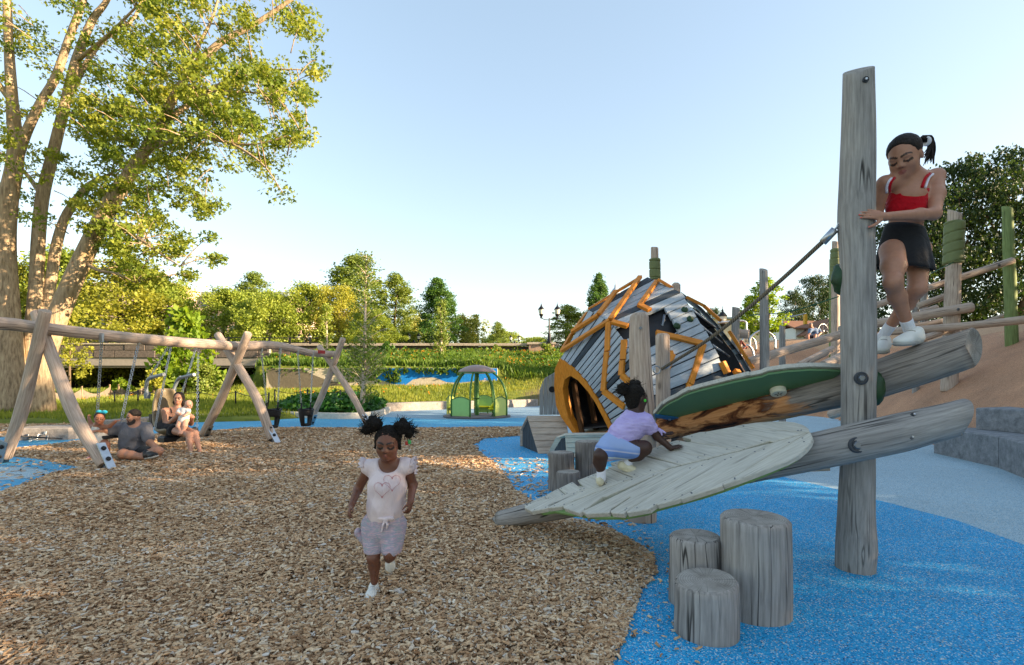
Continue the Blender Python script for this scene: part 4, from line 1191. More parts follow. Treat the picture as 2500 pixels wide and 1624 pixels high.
# ---------------- street lamps
m_glass = plain('frosted_lamp_glass', c255(226, 220, 206), 0.25, 0.5)
m_lampk = plain('black_lamp_iron', c255(24, 22, 22), 0.4)
m_lampg = plain('pale_lamp_cap', c255(176, 186, 196), 0.4)
def lantern(root, c, s, light=False):
    turned('lantern_base', c, [(0.05 * s, -0.34 * s), (0.10 * s, -0.30 * s), (0.07 * s, -0.22 * s), (0.15 * s, -0.08 * s), (0.17 * s, 0.0)], m_lampk, root, nseg=12)
    turned('lamp_globe', c, [(0.15 * s, 0.0), (0.20 * s, 0.16 * s), (0.22 * s, 0.34 * s)], m_glass, root, nseg=12)
    turned('lantern_cap', c, [(0.25 * s, 0.34 * s), (0.25 * s, 0.38 * s), (0.15 * s, 0.52 * s), (0.06 * s, 0.62 * s), (0.05 * s, 0.72 * s), (0.015 * s, 0.78 * s), (0.012 * s, 0.92 * s)], m_lampg if light else m_lampk, root, nseg=12)
def lamp(label, px, Y, base_py, top_py, s, double, light=False):
    x = bx(px, Y); zb = bz(base_py, Y); zt = bz(top_py, Y)
    root = thing('street_lamp', label, 'street lamp', (x, Y, zb), 'old-fashioned street lamps')
    b = V((x, Y, zb)); hp = zt - zb - 0.92 * s
    turned('pole', b, [(0.22, 0), (0.22, 0.12), (0.15, 0.2), (0.13, 0.7), (0.07, 0.85), (0.055, hp - 0.5), (0.05, hp - (0.3 if double else 0.33) * s)], m_lampk, root, nseg=12)
    if double:
        for k in (-1, 1):
            tip = V((x + k * 0.62 * s, Y, zb + hp - 0.30 * s))
            tube('arm', [b + V((0, 0, hp - 0.45 * s)), b + V((k * 0.35 * s, 0, hp - 0.42 * s)), tip], 0.03, m_lampk, root, 8, 7)
            lantern(root, tip + V((0, 0, 0.30 * s)), s, light)
    else: lantern(root, b + V((0, 0, hp)), s, light)
lamp('tall black double lamp standing on the stone pier', 1341, 41.5, 838, 738, 1.05, True)
lamp('double lamp with white globes among the trees above the wall at left', 742, 47, 850, 808, 0.85, True)
lamp('double lamp with white globes below the dark conical tree', 1010, 55, 850, 810, 0.85, True)
lamp('farthest double lamp, small above the wall right of the willow', 1257, 62, 850, 815, 0.8, True)
lamp('single lamp whose pale lantern shows over the wooden pod', 1503, 24, 960, 686, 1.05, False, True)
lamp('single lamp on the mound between pod and posts', 1764, 30, 870, 748, 1.05, False)

# ---------------- buildings far behind
m_white = plain('white_siding', c255(216, 216, 214), 0.7, 0.2, var=0.05)
m_roofb = plain('brown_shingle', c255(132, 98, 80), 0.9, 0.1, var=0.15, nscale=2)
m_roofg = plain('grey_flat_roof', c255(150, 160, 160), 0.8, 0.2)
m_pink = plain('pinkish_facade', c255(196, 168, 150), 0.8, 0.2, var=0.05)
m_win = plain('dark_window_glass', c255(56, 64, 72), 0.15, 0.6)
def house(label, x, y, z, w, d, h, rh, gable_front, chim=None):
    root = thing('white_house', label, 'house', (x, y, z), 'white houses beyond the mound')
    x0, x1, y0, y1 = x - w / 2, x + w / 2, y - d / 2, y + d / 2
    pent = [V((x0, y0, z)), V((x1, y0, z)), V((x1, y0, z + h))]
    if gable_front:
        pr = pent + [V((x, y0, z + h + rh)), V((x0, y0, z + h))]
        slab('wall', pr, V((0, d, 0)), m_white, root, ch=0.01)
        for s, xe in ((-1, x0), (1, x1)):
            top = [V((x, y0 - 0.3, z + h + rh + 0.1)), V((x, y1 + 0.3, z + h + rh + 0.1)), V((xe + s * 0.4, y1 + 0.3, z + h - 0.15)), V((xe + s * 0.4, y0 - 0.3, z + h - 0.15))]
            slab('roof', top, V((0, 0, -0.15)), m_roofb, root, ch=0.01)
            bar('barge_board', top[0] + V((0, -0.03, -0.1)), top[3] + V((0, -0.03, -0.1)), 0.05, 0.22, m_white, root)
    else:
        slab('wall', pent + [V((x0, y0, z + h))], V((0, d, 0)), m_white, root, ch=0.01)
        top = [V((x0 - 0.3, y0 - 0.4, z + h - 0.1)), V((x1 + 0.3, y0 - 0.4, z + h - 0.1)), V((x1 + 0.3, y, z + h + rh)), V((x0 - 0.3, y, z + h + rh))]
        slab('roof', top, V((0, 0, -0.15)), m_roofb, root, ch=0.01)
        top = [V((x1 + 0.3, y1 + 0.4, z + h - 0.1)), V((x0 - 0.3, y1 + 0.4, z + h - 0.1)), V((x0 - 0.3, y, z + h + rh)), V((x1 + 0.3, y, z + h + rh))]
        slab('roof', top, V((0, 0, -0.15)), m_roofb, root, ch=0.01)
    for k in (-0.25, 0.2):
        fr_ = slab('window', [V((x + k * w - 0.5, y0 - 0.04, z + h * 0.35)), V((x + k * w + 0.5, y0 - 0.04, z + h * 0.35)), V((x + k * w + 0.5, y0 - 0.04, z + h * 0.85)), V((x + k * w - 0.5, y0 - 0.04, z + h * 0.85))], V((0, 0.06, 0)), m_white, root)
        slab('pane', [V((x + k * w - 0.4, y0 - 0.06, z + h * 0.40)), V((x + k * w + 0.4, y0 - 0.06, z + h * 0.40)), V((x + k * w + 0.4, y0 - 0.06, z + h * 0.80)), V((x + k * w - 0.4, y0 - 0.06, z + h * 0.80))], V((0, 0.015, 0)), m_win, fr_)
    if chim: bar('chimney', V((x + chim, y, z + h + rh * 0.6)), V((x + chim, y, z + h + rh + 0.7)), 0.7, 0.7, m_white, root, up=(0, 1, 0))
HY = 58
house('white house with long brown roof side-on beyond the mound', bx(1965, HY), HY, bz(835, HY), 5.4, 6, bz(806, HY) - bz(835, HY), 1.05, False)
house('white house with steep brown gable behind the sitting man', bx(2035, HY - 5), HY - 5, bz(835, HY - 5), 4.6, 6, bz(812, HY - 5) - bz(835, HY - 5), 1.45, True, 0.6)
bl = thing('cream_building', 'cream-coloured building behind the grey posts over the mound', 'building', (bx(1800, 46), 46, 2))
slab('wall', [V((bx(1738, 46), 46, 1.5)), V((bx(1862, 46), 46, 1.5)), V((bx(1862, 46), 46, bz(785, 46))), V((bx(1800, 46), 46, bz(776, 46))), V((bx(1738, 46), 46, bz(776, 46)))], V((0, 6, 0)), plain('cream_render', c255(208, 190, 160), 0.8, 0.2, var=0.05), bl, ch=0.1)
slab('roof', [V((bx(1736, 46), 45.8, bz(775, 46))), V((bx(1802, 46), 45.8, bz(775, 46))), V((bx(1802, 46), 52, bz(775, 46))), V((bx(1736, 46), 52, bz(775, 46)))], V((0, 0, -0.15)), m_roofg, bl, ch=0.02)
for k in range(3):
    slab('window', [V((bx(1752 + k * 34, 46), 45.95, bz(805, 46))), V((bx(1764 + k * 34, 46), 45.95, bz(805, 46))), V((bx(1764 + k * 34, 46), 45.95, bz(790, 46))), V((bx(1752 + k * 34, 46), 45.95, bz(790, 46)))], V((0, 0.08, 0)), m_win, bl)
fb = thing('flat_roof_building', 'long pale building with flat grey roof behind the yellow trees', 'building', (bx(590, 85), 85, 3))
def fbox(nm, px0, px1, pt, pb, y0, dep, m, ch=0.05):
    slab(nm, [V((bx(px0, y0), y0, bz(pb, y0))), V((bx(px1, y0), y0, bz(pb, y0))), V((bx(px1, y0), y0, bz(pt, y0))), V((bx(px0, y0), y0, bz(pt, y0)))], V((0, dep, 0)), m, fb, ch=ch)
fbox('wall', 480, 720, 724, 880, 85, 10, m_pink)
fbox('roof_edge', 490, 705, 712, 724, 84, 12, m_roofg)
for r in range(3):
    for k in range(9): fbox('window', 492 + k * 24, 506 + k * 24, 735 + r * 30, 750 + r * 30, 84.9, 0.2, m_win, 0.01)
fb2 = thing('pink_building', 'tall pinkish building glimpsed through the maple at the left', 'building', (bx(270, 95), 95, 3))
slab('wall', [V((bx(120, 95), 95, 2)), V((bx(420, 95), 95, 2)), V((bx(420, 95), 95, bz(690, 95))), V((bx(120, 95), 95, bz(690, 95)))], V((0, 10, 0)), m_pink, fb2, ch=0.05)
for r in range(3):
    for k in range(8):
        slab('window', [V((bx(140 + k * 34, 94.9), 94.9, bz(730 + r * 32, 94.9))), V((bx(155 + k * 34, 94.9), 94.9, bz(730 + r * 32, 94.9))), V((bx(155 + k * 34, 94.9), 94.9, bz(712 + r * 32, 94.9))), V((bx(140 + k * 34, 94.9), 94.9, bz(712 + r * 32, 94.9)))], V((0, 0.2, 0)), m_win, fb2)
sb = thing('white_shed', 'small white building low behind the wall left of the double lamp', 'building', (bx(1000, 75), 75, 3))
slab('wall', [V((bx(955, 75), 75, 2.5)), V((bx(1015, 75), 75, 2.5)), V((bx(1015, 75), 75, bz(815, 75))), V((bx(955, 75), 75, bz(822, 75)))], V((0, 4, 0)), m_white, sb, ch=0.03)
slab('roof', [V((bx(952, 75), 74.8, bz(820, 75))), V((bx(1018, 75), 74.8, bz(813, 75))), V((bx(1018, 75), 79, bz(813, 75))), V((bx(952, 75), 79, bz(820, 75)))], V((0, 0, -0.12)), m_roofg, sb, ch=0.02)
# utility pole, traffic signal
up_ = thing('utility_pole', 'thin dark utility pole behind the yellow trees left of the swing', 'pole', (bx(413, 44), 44, 3.5))
tube('pole', [V((bx(413, 44), 44, 3.5)), V((bx(413, 44), 44, bz(748, 44)))], 0.11, m_lampk, up_, 8)
bar('crossarm', V((bx(413, 44) - 0.5, 44, bz(756, 44))), V((bx(413, 44) + 0.5, 44, bz(756, 44))), 0.09, 0.09, m_lampk, up_)
ts = thing('traffic_signal', 'yellow traffic signal hanging from a grey mast arm over the houses', 'traffic light', (bx(1930, 50), 50, 2))
tube('mast_arm', [V((bx(1912, 50), 50, bz(842, 50))), V((bx(1912, 50), 50, bz(778, 50))), V((bx(1935, 50), 50, bz(773, 50))), V((bx(1968, 50), 50, bz(766, 50)))], 0.07, m_steel, ts, 8, 14)
sh = slab('signal_head', [V((bx(1962, 50), 49.8, bz(792, 50))), V((bx(1968.5, 50), 49.8, bz(792, 50))), V((bx(1968.5, 50), 49.8, bz(768, 50))), V((bx(1962, 50), 49.8, bz(768, 50)))], V((0, 0.3, 0)), plain('signal_yellow', c255(206, 156, 40), 0.5), ts, ch=0.02)
# ================================================================ climbing structure: big post, two logs, two leaf platforms
def bolt(name, c, axis, r, m, parent, ring=True):
    """recessed bolt with washer ring and hex head facing along axis"""
    o = turned(name, c, [(r, -0.01), (r, 0.004), (r * 0.86, 0.007), (r * 0.80, 0.003), (r * 0.62, 0.003), (r * 0.60, 0.008)], m_washer, parent, axis=axis, nseg=20)
    turned('bolt_head', V(c) + V(axis).normalized() * 0.004, [(r * 0.5, 0), (r * 0.5, 0.006), (r * 0.40, 0.010)], m, o, axis=axis, nseg=6)
    return o

PX, PY = 2.392, 3.56
post = thing('log_post', 'tallest thick grey log post, the one the girl in the red top holds', 'post', (PX, PY, 0))
log('post_shaft', [V((PX - 0.008, PY, -0.15)), V((PX - 0.006, PY, 0.15)), V((PX + 0.012, PY, 0.8)), V((PX + 0.018, PY, 1.4)), V((PX + 0.010, PY, 2.1)), V((PX + 0.002, PY, 2.4)), V((PX + 0.014, PY, 3.0)), V((PX + 0.017, PY, 3.46))],
    [0.120, 0.118, 0.102, 0.106, 0.107, 0.112, 0.103, 0.094], [m_log, m_end], post, nseg=28, cut1=(-0.30, -0.55, 1.0), bump=0.035, seed=1, knots=[(2.62, 2.6, 0.012, 0.12), (0.3, 3.3, 0.02, 0.14)])
bolt('bolt', (PX - 0.035, PY - 0.106, 1.315), (-0.2, -1, 0), 0.044, m_steeld, post)
bolt('top_eye', (PX + 0.0, PY - 0.098, 3.335), (-0.25, -1, 0), 0.020, m_steel, post)
turned('knot', (PX + 0.055, PY - 0.085, 2.33), [(0.022, -0.02), (0.020, 0.003), (0.01, 0.006)], m_burn, post, axis=(0.5, -1, 0), nseg=12)
def hold(name, c, s, n, parent=None, label=None, m=None):
    """moulded climbing hold: lumpy blob with finger pockets"""
    vs, fs = [], []
    nu, nv = 16, 10
    x, y, z = frame(n)
    for j in range(nv + 1):
        th = math.pi * j / nv
        for i in range(nu):
            ph = 2 * math.pi * i / nu
            d = V((math.sin(th) * math.cos(ph), math.sin(th) * math.sin(ph), math.cos(th)))
            k = 1 + 0.22 * mnoise.noise(d * 1.7 + V((c[0] * 7, 0, 0)))
            for pd in (V((0.55, 0.3, 0.78)), V((-0.1, -0.55, 0.83)), V((0.1, 0.62, 0.78))):
                k -= 0.22 * math.exp(-((d - pd).length / 0.22) ** 2)
            q = d * k
            vs.append(V(c) + x * q.x * s[0] + y * q.y * s[1] + z * max(q.z, -0.3) * s[2])
    for j in range(nv):
        for i in range(nu):
            a = j * nu + i; b = j * nu + (i + 1) % nu
            fs.append((a, b, b + nu, a + nu))
    return mk(name, vs, fs, m or m_green_d, parent, smooth=True)
hold('climbing_hold', (PX + 0.105, PY - 0.03, 1.25), (0.05, 0.115, 0.07), (0.75, -0.65, 0.05), post)
hold('climbing_hold', (PX - 0.055, PY + 0.06, 2.02), (0.07, 0.115, 0.075), (-1.0, 0.1, 0), post)

# upper log: behind the post, sloping up to the right
U0, U1 = W(1600, 1046, 4.72), W(2068, 946, 3.80)
upper = thing('balance_log', 'upper thick sloping log the girl in the red top stands on', 'log', U0)
ulp = [U0, U0.lerp(U1, 0.5) + V((0, 0, -0.01)), U1, W(2200, 908, 3.63), W(2378, 848, 3.42)]
log('log_shaft', ulp, [0.115, 0.130, 0.135, 0.132, 0.122], [wood('half_bare_log', c255(92, 84, 78), c255(140, 130, 121), c255(170, 160, 150), 0.8, bare=2.0 + 1.05), m_end], upper, nseg=28, cut1=(0.48, -0.87, 0.05), bump=0.06, seed=2, knots=[(2.0, 4.2, 0.015, 0.2)])
bolt('bolt', W(2268, 866, 3.48), (0.1, -0.8, 0.6), 0.020, m_steel, upper)
# lower log: in front of the post, one end in the chips
L0, L1 = V((-0.16, 4.58, 0.045)), W(2068, 1085, 3.31)
lower = thing('balance_log', 'lower sloping log carrying the leaf platform, its left end in the wood chips', 'log', L0)
log('log_shaft', [L0, L0.lerp(L1, 0.2) + V((0, 0, -0.005)), L0.lerp(L1, 0.6), L1, W(2200, 1056, 3.24), W(2340, 1020, 3.16)], [0.072, 0.095, 0.118, 0.122, 0.122, 0.106], [m_log, m_end], lower, nseg=28, cut0=(-0.9, -0.2, 0.75), cut1=(0.95, -0.05, -0.25), bump=0.06, seed=3)
bolt('bolt', L1 + V((-0.015, -0.118, 0.01)), (-0.05, -1, 0.1), 0.050, m_steeld, lower)
bolt('small_bolt', W(2225, 1067, 3.13), (0, -1, 0.2), 0.016, m_steel, lower)
bolt('small_bolt', W(2230, 1014, 3.17), (0, -1, 1.0), 0.016, m_steel, lower)

# ---- lower leaf platform
A1 = W(1283, 1236, 4.42); A2 = W(1985, 1058, 3.42)
mrd = (A2 - A1).normalized()
side = V((-mrd.y, mrd.x, 0)).normalized()            # away from the camera
tilt = V((side.x, side.y, 0.44)).normalized()
nL = mrd.cross(tilt).normalized()
if nL.z < 0: nL = -nL
LP = Plane3(A1, nL)
def leaf_normal(a, b):
    m = (b - a).normalized(); sd = V((-m.y, m.x, 0)).normalized(); tl = V((sd.x, sd.y, 0.44)).normalized(); n_ = m.cross(tl).normalized()
    return n_ if n_.z > 0 else -n_
# the leaf lies on the log: bring its midrib up to the log's top at both ends
ya, yb = 4.42, 3.42
ld = (L1 - L0).normalized()
for _ in range(12):
    A1, A2 = W(1283, 1236, ya), W(1985, 1058, yb); nL = leaf_normal(A1, A2)
    for A_, tgt in ((A1, 0.135), (A2, 0.165)):
        q_ = L0 + ld * (A_ - L0).dot(ld); dd_ = tgt - nL.dot(A_ - q_); st_ = dd_ / -nL.dot(ray(1640, 1140)) * 0.8
        if A_ is A1: ya -= st_
        else: yb -= st_
mrd = (A2 - A1).normalized(); LP = Plane3(A1, nL)
leaf1 = thing('leaf_platform', 'large silvery wooden leaf platform the child in lilac climbs', 'climbing platform', (A1 + A2) / 2)
def crop_px(pts, x0, y0, s): return [(x0 + x / s, y0 + y / s) for x, y in pts]
S5 = 2064 / 900; S6 = 2319 / 540
def c5(*p): return crop_px(p, 1200, 950, S5)
def c6(*p): return crop_px(p, 1560, 880, S6)
def lp(poly, P): return [P.hit(*q) for q in poly]
def leafslab(nm, poly, P, th, m, parent, grain, ch=0.006, lift=0.0):
    pts = [q + P.n * lift for q in lp(poly, P)]
    nn_ = V()
    for i_ in range(len(pts)): nn_ += (pts[i_] - pts[0]).cross(pts[(i_ + 1) % len(pts)] - pts[0])
    pts = poly_inset(pts, nn_.normalized(), -0.003)
    return slab(nm, pts, -P.n * th, m, parent, ch=ch, grain=grain)
F_ = [
    # (front-half boards as simple polygons)
    c6((1792, 752), (1812, 800), (1792, 858), (1740, 922), (1660, 987), (1540, 1052), (1380, 1117), (1200, 1187), (1040, 1247), (886, 1300), (884, 1286)),
    c6((1752, 766), (1412, 860), (1000, 1100), (436, 1440), (446, 1450), (700, 1367), (868, 1312), (876, 1286)),
    c6((1402, 863), (1078, 944), (348, 1352), (380, 1352), (388, 1366), (184, 1500), (196, 1510), (424, 1447)),
    c5((1392, 347), (1227, 389), (758, 685), (762, 692), (884, 670), (906, 652), (1026, 574), (1030, 564)),
    c5((1204, 395), (1000, 446), (512, 684), (530, 698), (656, 690), (668, 668), (772, 601), (782, 604), (668, 682), (672, 692), (738, 697), (749, 684), (1212, 396)),
    c5((988, 450), (832, 484), (400, 652), (406, 664), (492, 694), (618, 604), (640, 600)),
    c5((820, 487), (520, 566), (312, 650), (322, 664), (390, 656), (440, 630)),
    c5((508, 569), (196, 640), (186, 664), (225, 683), (305, 668), (380, 632)),
]
B_ = [
    # back-half boards
    c6((1784, 748), (1770, 712), (1720, 676), (1640, 650), (1520, 638), (1380, 640), (1230, 652), (1090, 672), (1003, 690), (1010, 694), (1740, 752)),
    c6((1738, 757), (1400, 852), (1370, 838), (1060, 935), (540, 848), (548, 826), (460, 800), (640, 750), (700, 748), (1000, 694)),
    c6((1050, 938), (740, 1018), (190, 905), (300, 862), (400, 836)),
    c6((730, 1022), (445, 1090), (70, 992), (130, 985), (82, 958), (180, 908)),
    c6((435, 1094), (180, 1160), (160, 1172), (-190, 1240 - 64), (-320, 1100), (-250, 1085), (-140, 1000), (60, 996)),
    c6((170, 1172), (-90, 1255), (-250, 1195), (-320, 1166), (-300, 1150), (-240, 1150)),
]
B_ = B_[:4] + [
    c5((1050, 424), (918, 462), (800, 492), (655, 436), (700, 428), (668, 412), (830, 372)),
    c5((790, 497), (645, 533), (590, 508), (548, 484), (655, 444)),
    c5((635, 536), (515, 565), (484, 540), (516, 548), (484, 510), (545, 486)),
    c5((512, 566), (418, 590), (378, 556), (452, 520)),
    c5((410, 592), (312, 616), (298, 597), (370, 558)),
    c5((305, 618), (194, 645), (192, 655), (184, 650), (230, 625), (292, 598)),
]
for poly in F_:
    leafslab('plank', poly, LP, 0.034, m_plank, leaf1, LP.hit(1730, 1120) - LP.hit(1500, 1240), 0.005)
for poly in B_:
    leafslab('plank', poly, LP, 0.034, m_plank, leaf1, LP.hit(1640, 1060) - LP.hit(1760, 1090), 0.005)
# green base board: the outline pulled in, under the planks
out_px = c6((1805, 790), (1782, 880), (1700, 965), (1560, 1045), (1380, 1125), (1180, 1205), (900, 1310), (640, 1395), (400, 1462), (150, 1530)) + \
    c5((850, 680), (720, 705), (560, 708), (420, 690), (310, 672), (240, 684), (215, 672)) + c5((330, 590), (450, 528), (560, 482), (680, 420), (830, 375), (1000, 292)) + c6((560, 770), (800, 735), (1000, 696), (1240, 655), (1500, 645), (1680, 668), (1770, 730))
base_pts = [LP.hit(*q) - LP.n * 0.0355 for q in out_px]
cenb = sum(base_pts, V()) / len(base_pts)
base_pts = [cenb + (q - cenb) * 0.952 for q in base_pts]
slab('green_base', base_pts, -LP.n * 0.022, m_green_edge, leaf1, ch=0.006)
# screws along the midrib and edges
ac = Acc()
for poly in F_ + B_:
    q_ = [LP.hit(*q) for q in poly]; c_ = sum(q_, V()) / len(q_)
    us = sorted(q_, key=lambda q: q.dot(mrd.cross(LP.n)))
    for e_ in (us[0], us[-1], us[1], us[-2]):
        p_ = c_.lerp(e_, 0.78) + LP.n * 0.0015
        v, f = lathe(p_, [(0.0055, -0.002), (0.0055, 0.0), (0.003, 0.0006)], LP.n, 8); ac.add(v, f)
props(ac.mk('screws', m_steeld, leaf1), kind='stuff')
bar('cleat', W(1850, 1150, 3.75), W(2025, 1142, 3.62), 0.03, 0.04, m_plank3, leaf1)
props(turned('log_stub', V((1.19, 4.78, 0)), [(0.105, -0.05), (0.105, 0.10), (0.1, 0.11)], m_logw, None, loc=(1.19, 4.78, 0)), 'short stub of log under the lower leaf platform', 'log stub')

# ---- pole pair behind the climbing child
p1 = V((1.195, 4.78, 0))
pole1 = thing('log_pole', 'thicker rounded grey pole directly behind the climbing child', 'pole', p1)
log('pole_shaft', [p1 + V((0.05, 0, -0.1)), p1 + V((0.045, 0, 0.8)), p1 + V((0.0, 0, 1.5)), p1 + V((-0.01, 0, 1.93))], [0.105, 0.102, 0.10, 0.085], [m_logw, m_endw], pole1, nseg=24, seed=6, bevel=0.35, bump=0.04)
turned('peg_hole', p1 + V((-0.02, -0.097, 1.78)), [(0.014, 0), (0.014, 0.004)], m_steeld, pole1, axis=(0, -1, 0), nseg=10)
p2 = W(1617, 1060, 5.35); p2.z = 0
pole2 = thing('log_pole', 'slimmer pole right beside the thicker one, with the rope ring on it', 'pole', p2)
log('pole_shaft', [p2 + V((0.02, 0, -0.1)), p2 + V((0.01, 0, 0.8)), p2 + V((0.0, 0, 1.79))], [0.082, 0.076, 0.070], [m_logw, m_endw], pole2, nseg=20, seed=7, bevel=0.3, bump=0.05)
# rope with chain from ring to the big post
ringc = W(1603, 903, 5.26)
def torus(c, axis, R_, r_, n=16, k=8, sx=1.0):
    x, y, z = frame(axis); vs, fs = [], []
    for i in range(n):
        a = 2 * math.pi * i / n
        e = x * math.cos(a) * sx + y * math.sin(a)
        for j in range(k):
            b = 2 * math.pi * j / k
            vs.append(V(c) + e * R_ + (x * math.cos(a) + y * math.sin(a)) * r_ * math.cos(b) + z * r_ * math.sin(b))
    for i in range(n):
        for j in range(k):
            fs.append((i * k + j, ((i + 1) % n) * k + j, ((i + 1) % n) * k + (j + 1) % k, i * k + (j + 1) % k))
    return vs, fs
rope_end = W(2022, 578, 3.62)
rp = thing('handhold_rope', 'grey rope running from the pole ring up to a chain on the tall post', 'rope', ringc)
v_, f_ = torus(ringc, (0.3, -1, 0.2), 0.042, 0.007); mk('ring', v_, f_, m_steel, rp, smooth=True)
P = [ringc + V((0.05, -0.02, 0.01)), ringc.lerp(rope_end, 0.4) - V((0, 0, 0.09)), ringc.lerp(rope_end, 0.75) - V((0, 0, 0.06)), rope_end]
t = NT('twisted_rope'); tg = t.attr('gc'); wv = t.n('TexWave', {'Scale': 26.0, 'Distortion': 0.0}, bands_direction='DIAGONAL'); t.put(wv, 'Vector', tg)
m_rope = t.pbr(t.ramp(wv.outputs['Fac'], [(0.0, c255(70, 62, 52)), (1.0, c255(142, 130, 112))]), 0.9, t.bump(wv.outputs['Fac'], 0.5, 0.004), 0.1)
v_, f_ = sweep(P, 0.016, 8, 60)
mk('rope_strand', v_, f_, m_rope, rp, smooth=True, gc=[((i % 8) / 8 * 0.1, 0, (i // 8) * 0.04) for i in range(len(v_))])
d_ = (W(2058, 540, 3.56) - rope_end).normalized()
tube('sleeve', [rope_end - d_ * 0.05, rope_end + d_ * 0.06], 0.027, m_steel, rp, 10)
tube('sleeve', [ringc + V((0.06, -0.024, 0.015)), ringc + V((0.13, -0.05, 0.06))], 0.022, m_steel, rp, 10)
cp = rope_end + d_ * 0.06; cl_ = (W(2062, 536, 3.56) - cp).length; nlk = int(cl_ / 0.030) + 1
for i in range(nlk):
    c = cp + d_ * (i + 0.5) * cl_ / nlk
    x, y, z = frame(d_); ax = x if i % 2 else y
    # link: elongated ring whose long side follows the chain
    vs, fs = [], []
    o2 = d_.cross(ax)
    for a_ in range(12):
        a = 2 * math.pi * a_ / 12; e = d_ * math.cos(a) * 0.022 + o2 * math.sin(a) * 0.012
        en = (d_ * math.cos(a) + o2 * math.sin(a)).normalized()
        for b_ in range(6):
            b = 2 * math.pi * b_ / 6; vs.append(c + e + en * 0.0045 * math.cos(b) + ax * 0.0045 * math.sin(b))
    for a_ in range(12):
        for b_ in range(6): fs.append((a_ * 6 + b_, ((a_ + 1) % 12) * 6 + b_, ((a_ + 1) % 12) * 6 + (b_ + 1) % 6, a_ * 6 + (b_ + 1) % 6))
    mk('chain_link', vs, fs, m_steel, rp, smooth=True)

# ---- upper leaf platform (seen from below)
M1 = W(1592, 1016, 4.55); M2 = W(2052, 902, 3.70)
md = (M2 - M1).normalized(); sd = V((md.y, -md.x, 0)).normalized()       # towards the camera
if sd.y > 0: sd = -sd
tl = V((sd.x, sd.y, 0.50)).normalized(); nU = md.cross(tl).normalized()
if nU.z < 0: nU = -nU
UP = Plane3(M1, nU)
leaf2 = thing('leaf_platform', 'upper leaf platform seen from below, green underside over the thick log', 'climbing platform', (M1 + M2) / 2)
S4 = 2319 / 300
def c4(*p): return crop_px(p, 1560, 840, S4)
edge_px = c4((285, 1240), (330, 1190), (450, 1060), (560, 985), (720, 910), (830, 840), (960, 790), (1200, 720), (1500, 645), (1800, 570), (2100, 512), (2319, 470)) + c6((1350, 62), (1560, 45), (1800, 42), (1980, 58), (2120, 90), (2136, 104))
# green underside board: near edge = traced edge, far edge mirrored across the midrib
near = [UP.hit(x, y + float(np.interp(i, [0, 12, len(edge_px) - 1], [13, 13, -2]))) for i, (x, y) in enumerate(edge_px)]
def push(q):
    f_ = M1 + md * (q - M1).dot(md); w_ = (q - f_).dot(tl); return q if w_ > 0.012 else q + tl * (0.012 - w_)
near = [push(q) for q in near]
def mirror(q):
    u = (q - M1).dot(md); w = (q - M1) - md * u
    return M1 + md * u - w * 0.9
def inset_leaf(P, k): 
    c = (M1 + M2) / 2; return [c + (q - c) * k for q in P]
gpoly = near + [mirror(q) for q in near[::-1]]
slab('green_base', [q for q in inset_leaf(gpoly, 0.99)], -nU * 0.026, m_green_under, leaf2, ch=0.012)
# planks above it, stepping out a little beyond the edge
brk = [0, 2, 4, 6, 8, 10, 12, 14, 17]
for i in range(len(brk) - 1):
    a, b = brk[i], brk[i + 1]
    seg = near[a:b + 1]
    mid = [M1 + md * min((M2 - M1).length - 0.01, max(0.02, (q - M1).dot(md) + 0.06)) for q in (seg[-1], seg[0])]
    o_ = [q + (q - (M1 + md * (q - M1).dot(md))).normalized() * 0.012 for q in seg]
    if i % 2 == 0 and i < 5: o_[-1] = o_[-1] + tl * 0.012
    pts = [q + nU * 0.036 for q in o_] + [q + nU * 0.036 for q in mid]
    slab('plank', pts, -nU * 0.034, m_plank, leaf2, ch=0.004, grain=(mid[1] - seg[0]))
    far = [mirror(q) + nU * 0.036 for q in seg] + [q + nU * 0.036 for q in mid]
    slab('plank', far, -nU * 0.034, m_plank, leaf2, ch=0.004, grain=(mid[1] - seg[0]))
# blue bracket, wooden disc with carved leaf mark
m_bluep = plain('blue_steel', c255(34, 104, 148), 0.4)
bk = [UP.hit(*q) - nU * 0.028 for q in c4((292, 1258), (720, 1322), (775, 1340), (800, 1362), (770, 1388), (700, 1392), (560, 1365), (300, 1318))]
bko = slab('bracket', bk, -nU * 0.008, m_bluep, leaf2, ch=0.002)
for q in c4((572, 1352), (740, 1368)):
    turned('bolt_head', UP.hit(*q) - nU * 0.036, [(0.012, 0), (0.012, 0.008), (0.008, 0.012)], m_steel, bko, axis=-nU, nseg=8)
bar('bracket_strap', W(1598, 1000, 4.6), W(1597, 1052, 4.62), 0.006, 0.03, m_steel, leaf2, up=(1, 0, 0))
dc = UP.hit(*c6((1448, 272))[0]) - nU * 0.027
dk = turned('wooden_disc', dc, [(0.058, 0), (0.058, 0.034), (0.052, 0.042)], plain('pale_disc_wood', c255(206, 200, 176), 0.7), leaf2, axis=-nU, nseg=24)
x_, y_, z_ = frame(-nU)
for a in (0.3, 1.5, 2.6, 3.9, 5.2):
    e = x_ * math.cos(a) + y_ * math.sin(a); s_ = x_ * math.cos(a + 1.57) + y_ * math.sin(a + 1.57); b = dc - nU * 0.0425
    slab('carved_mark', [b + e * 0.004, b + e * 0.020 + s_ * 0.006, b + e * 0.034, b + e * 0.020 - s_ * 0.006], nU * 0.001, m_blackpaint, dk, ch=0.0003)

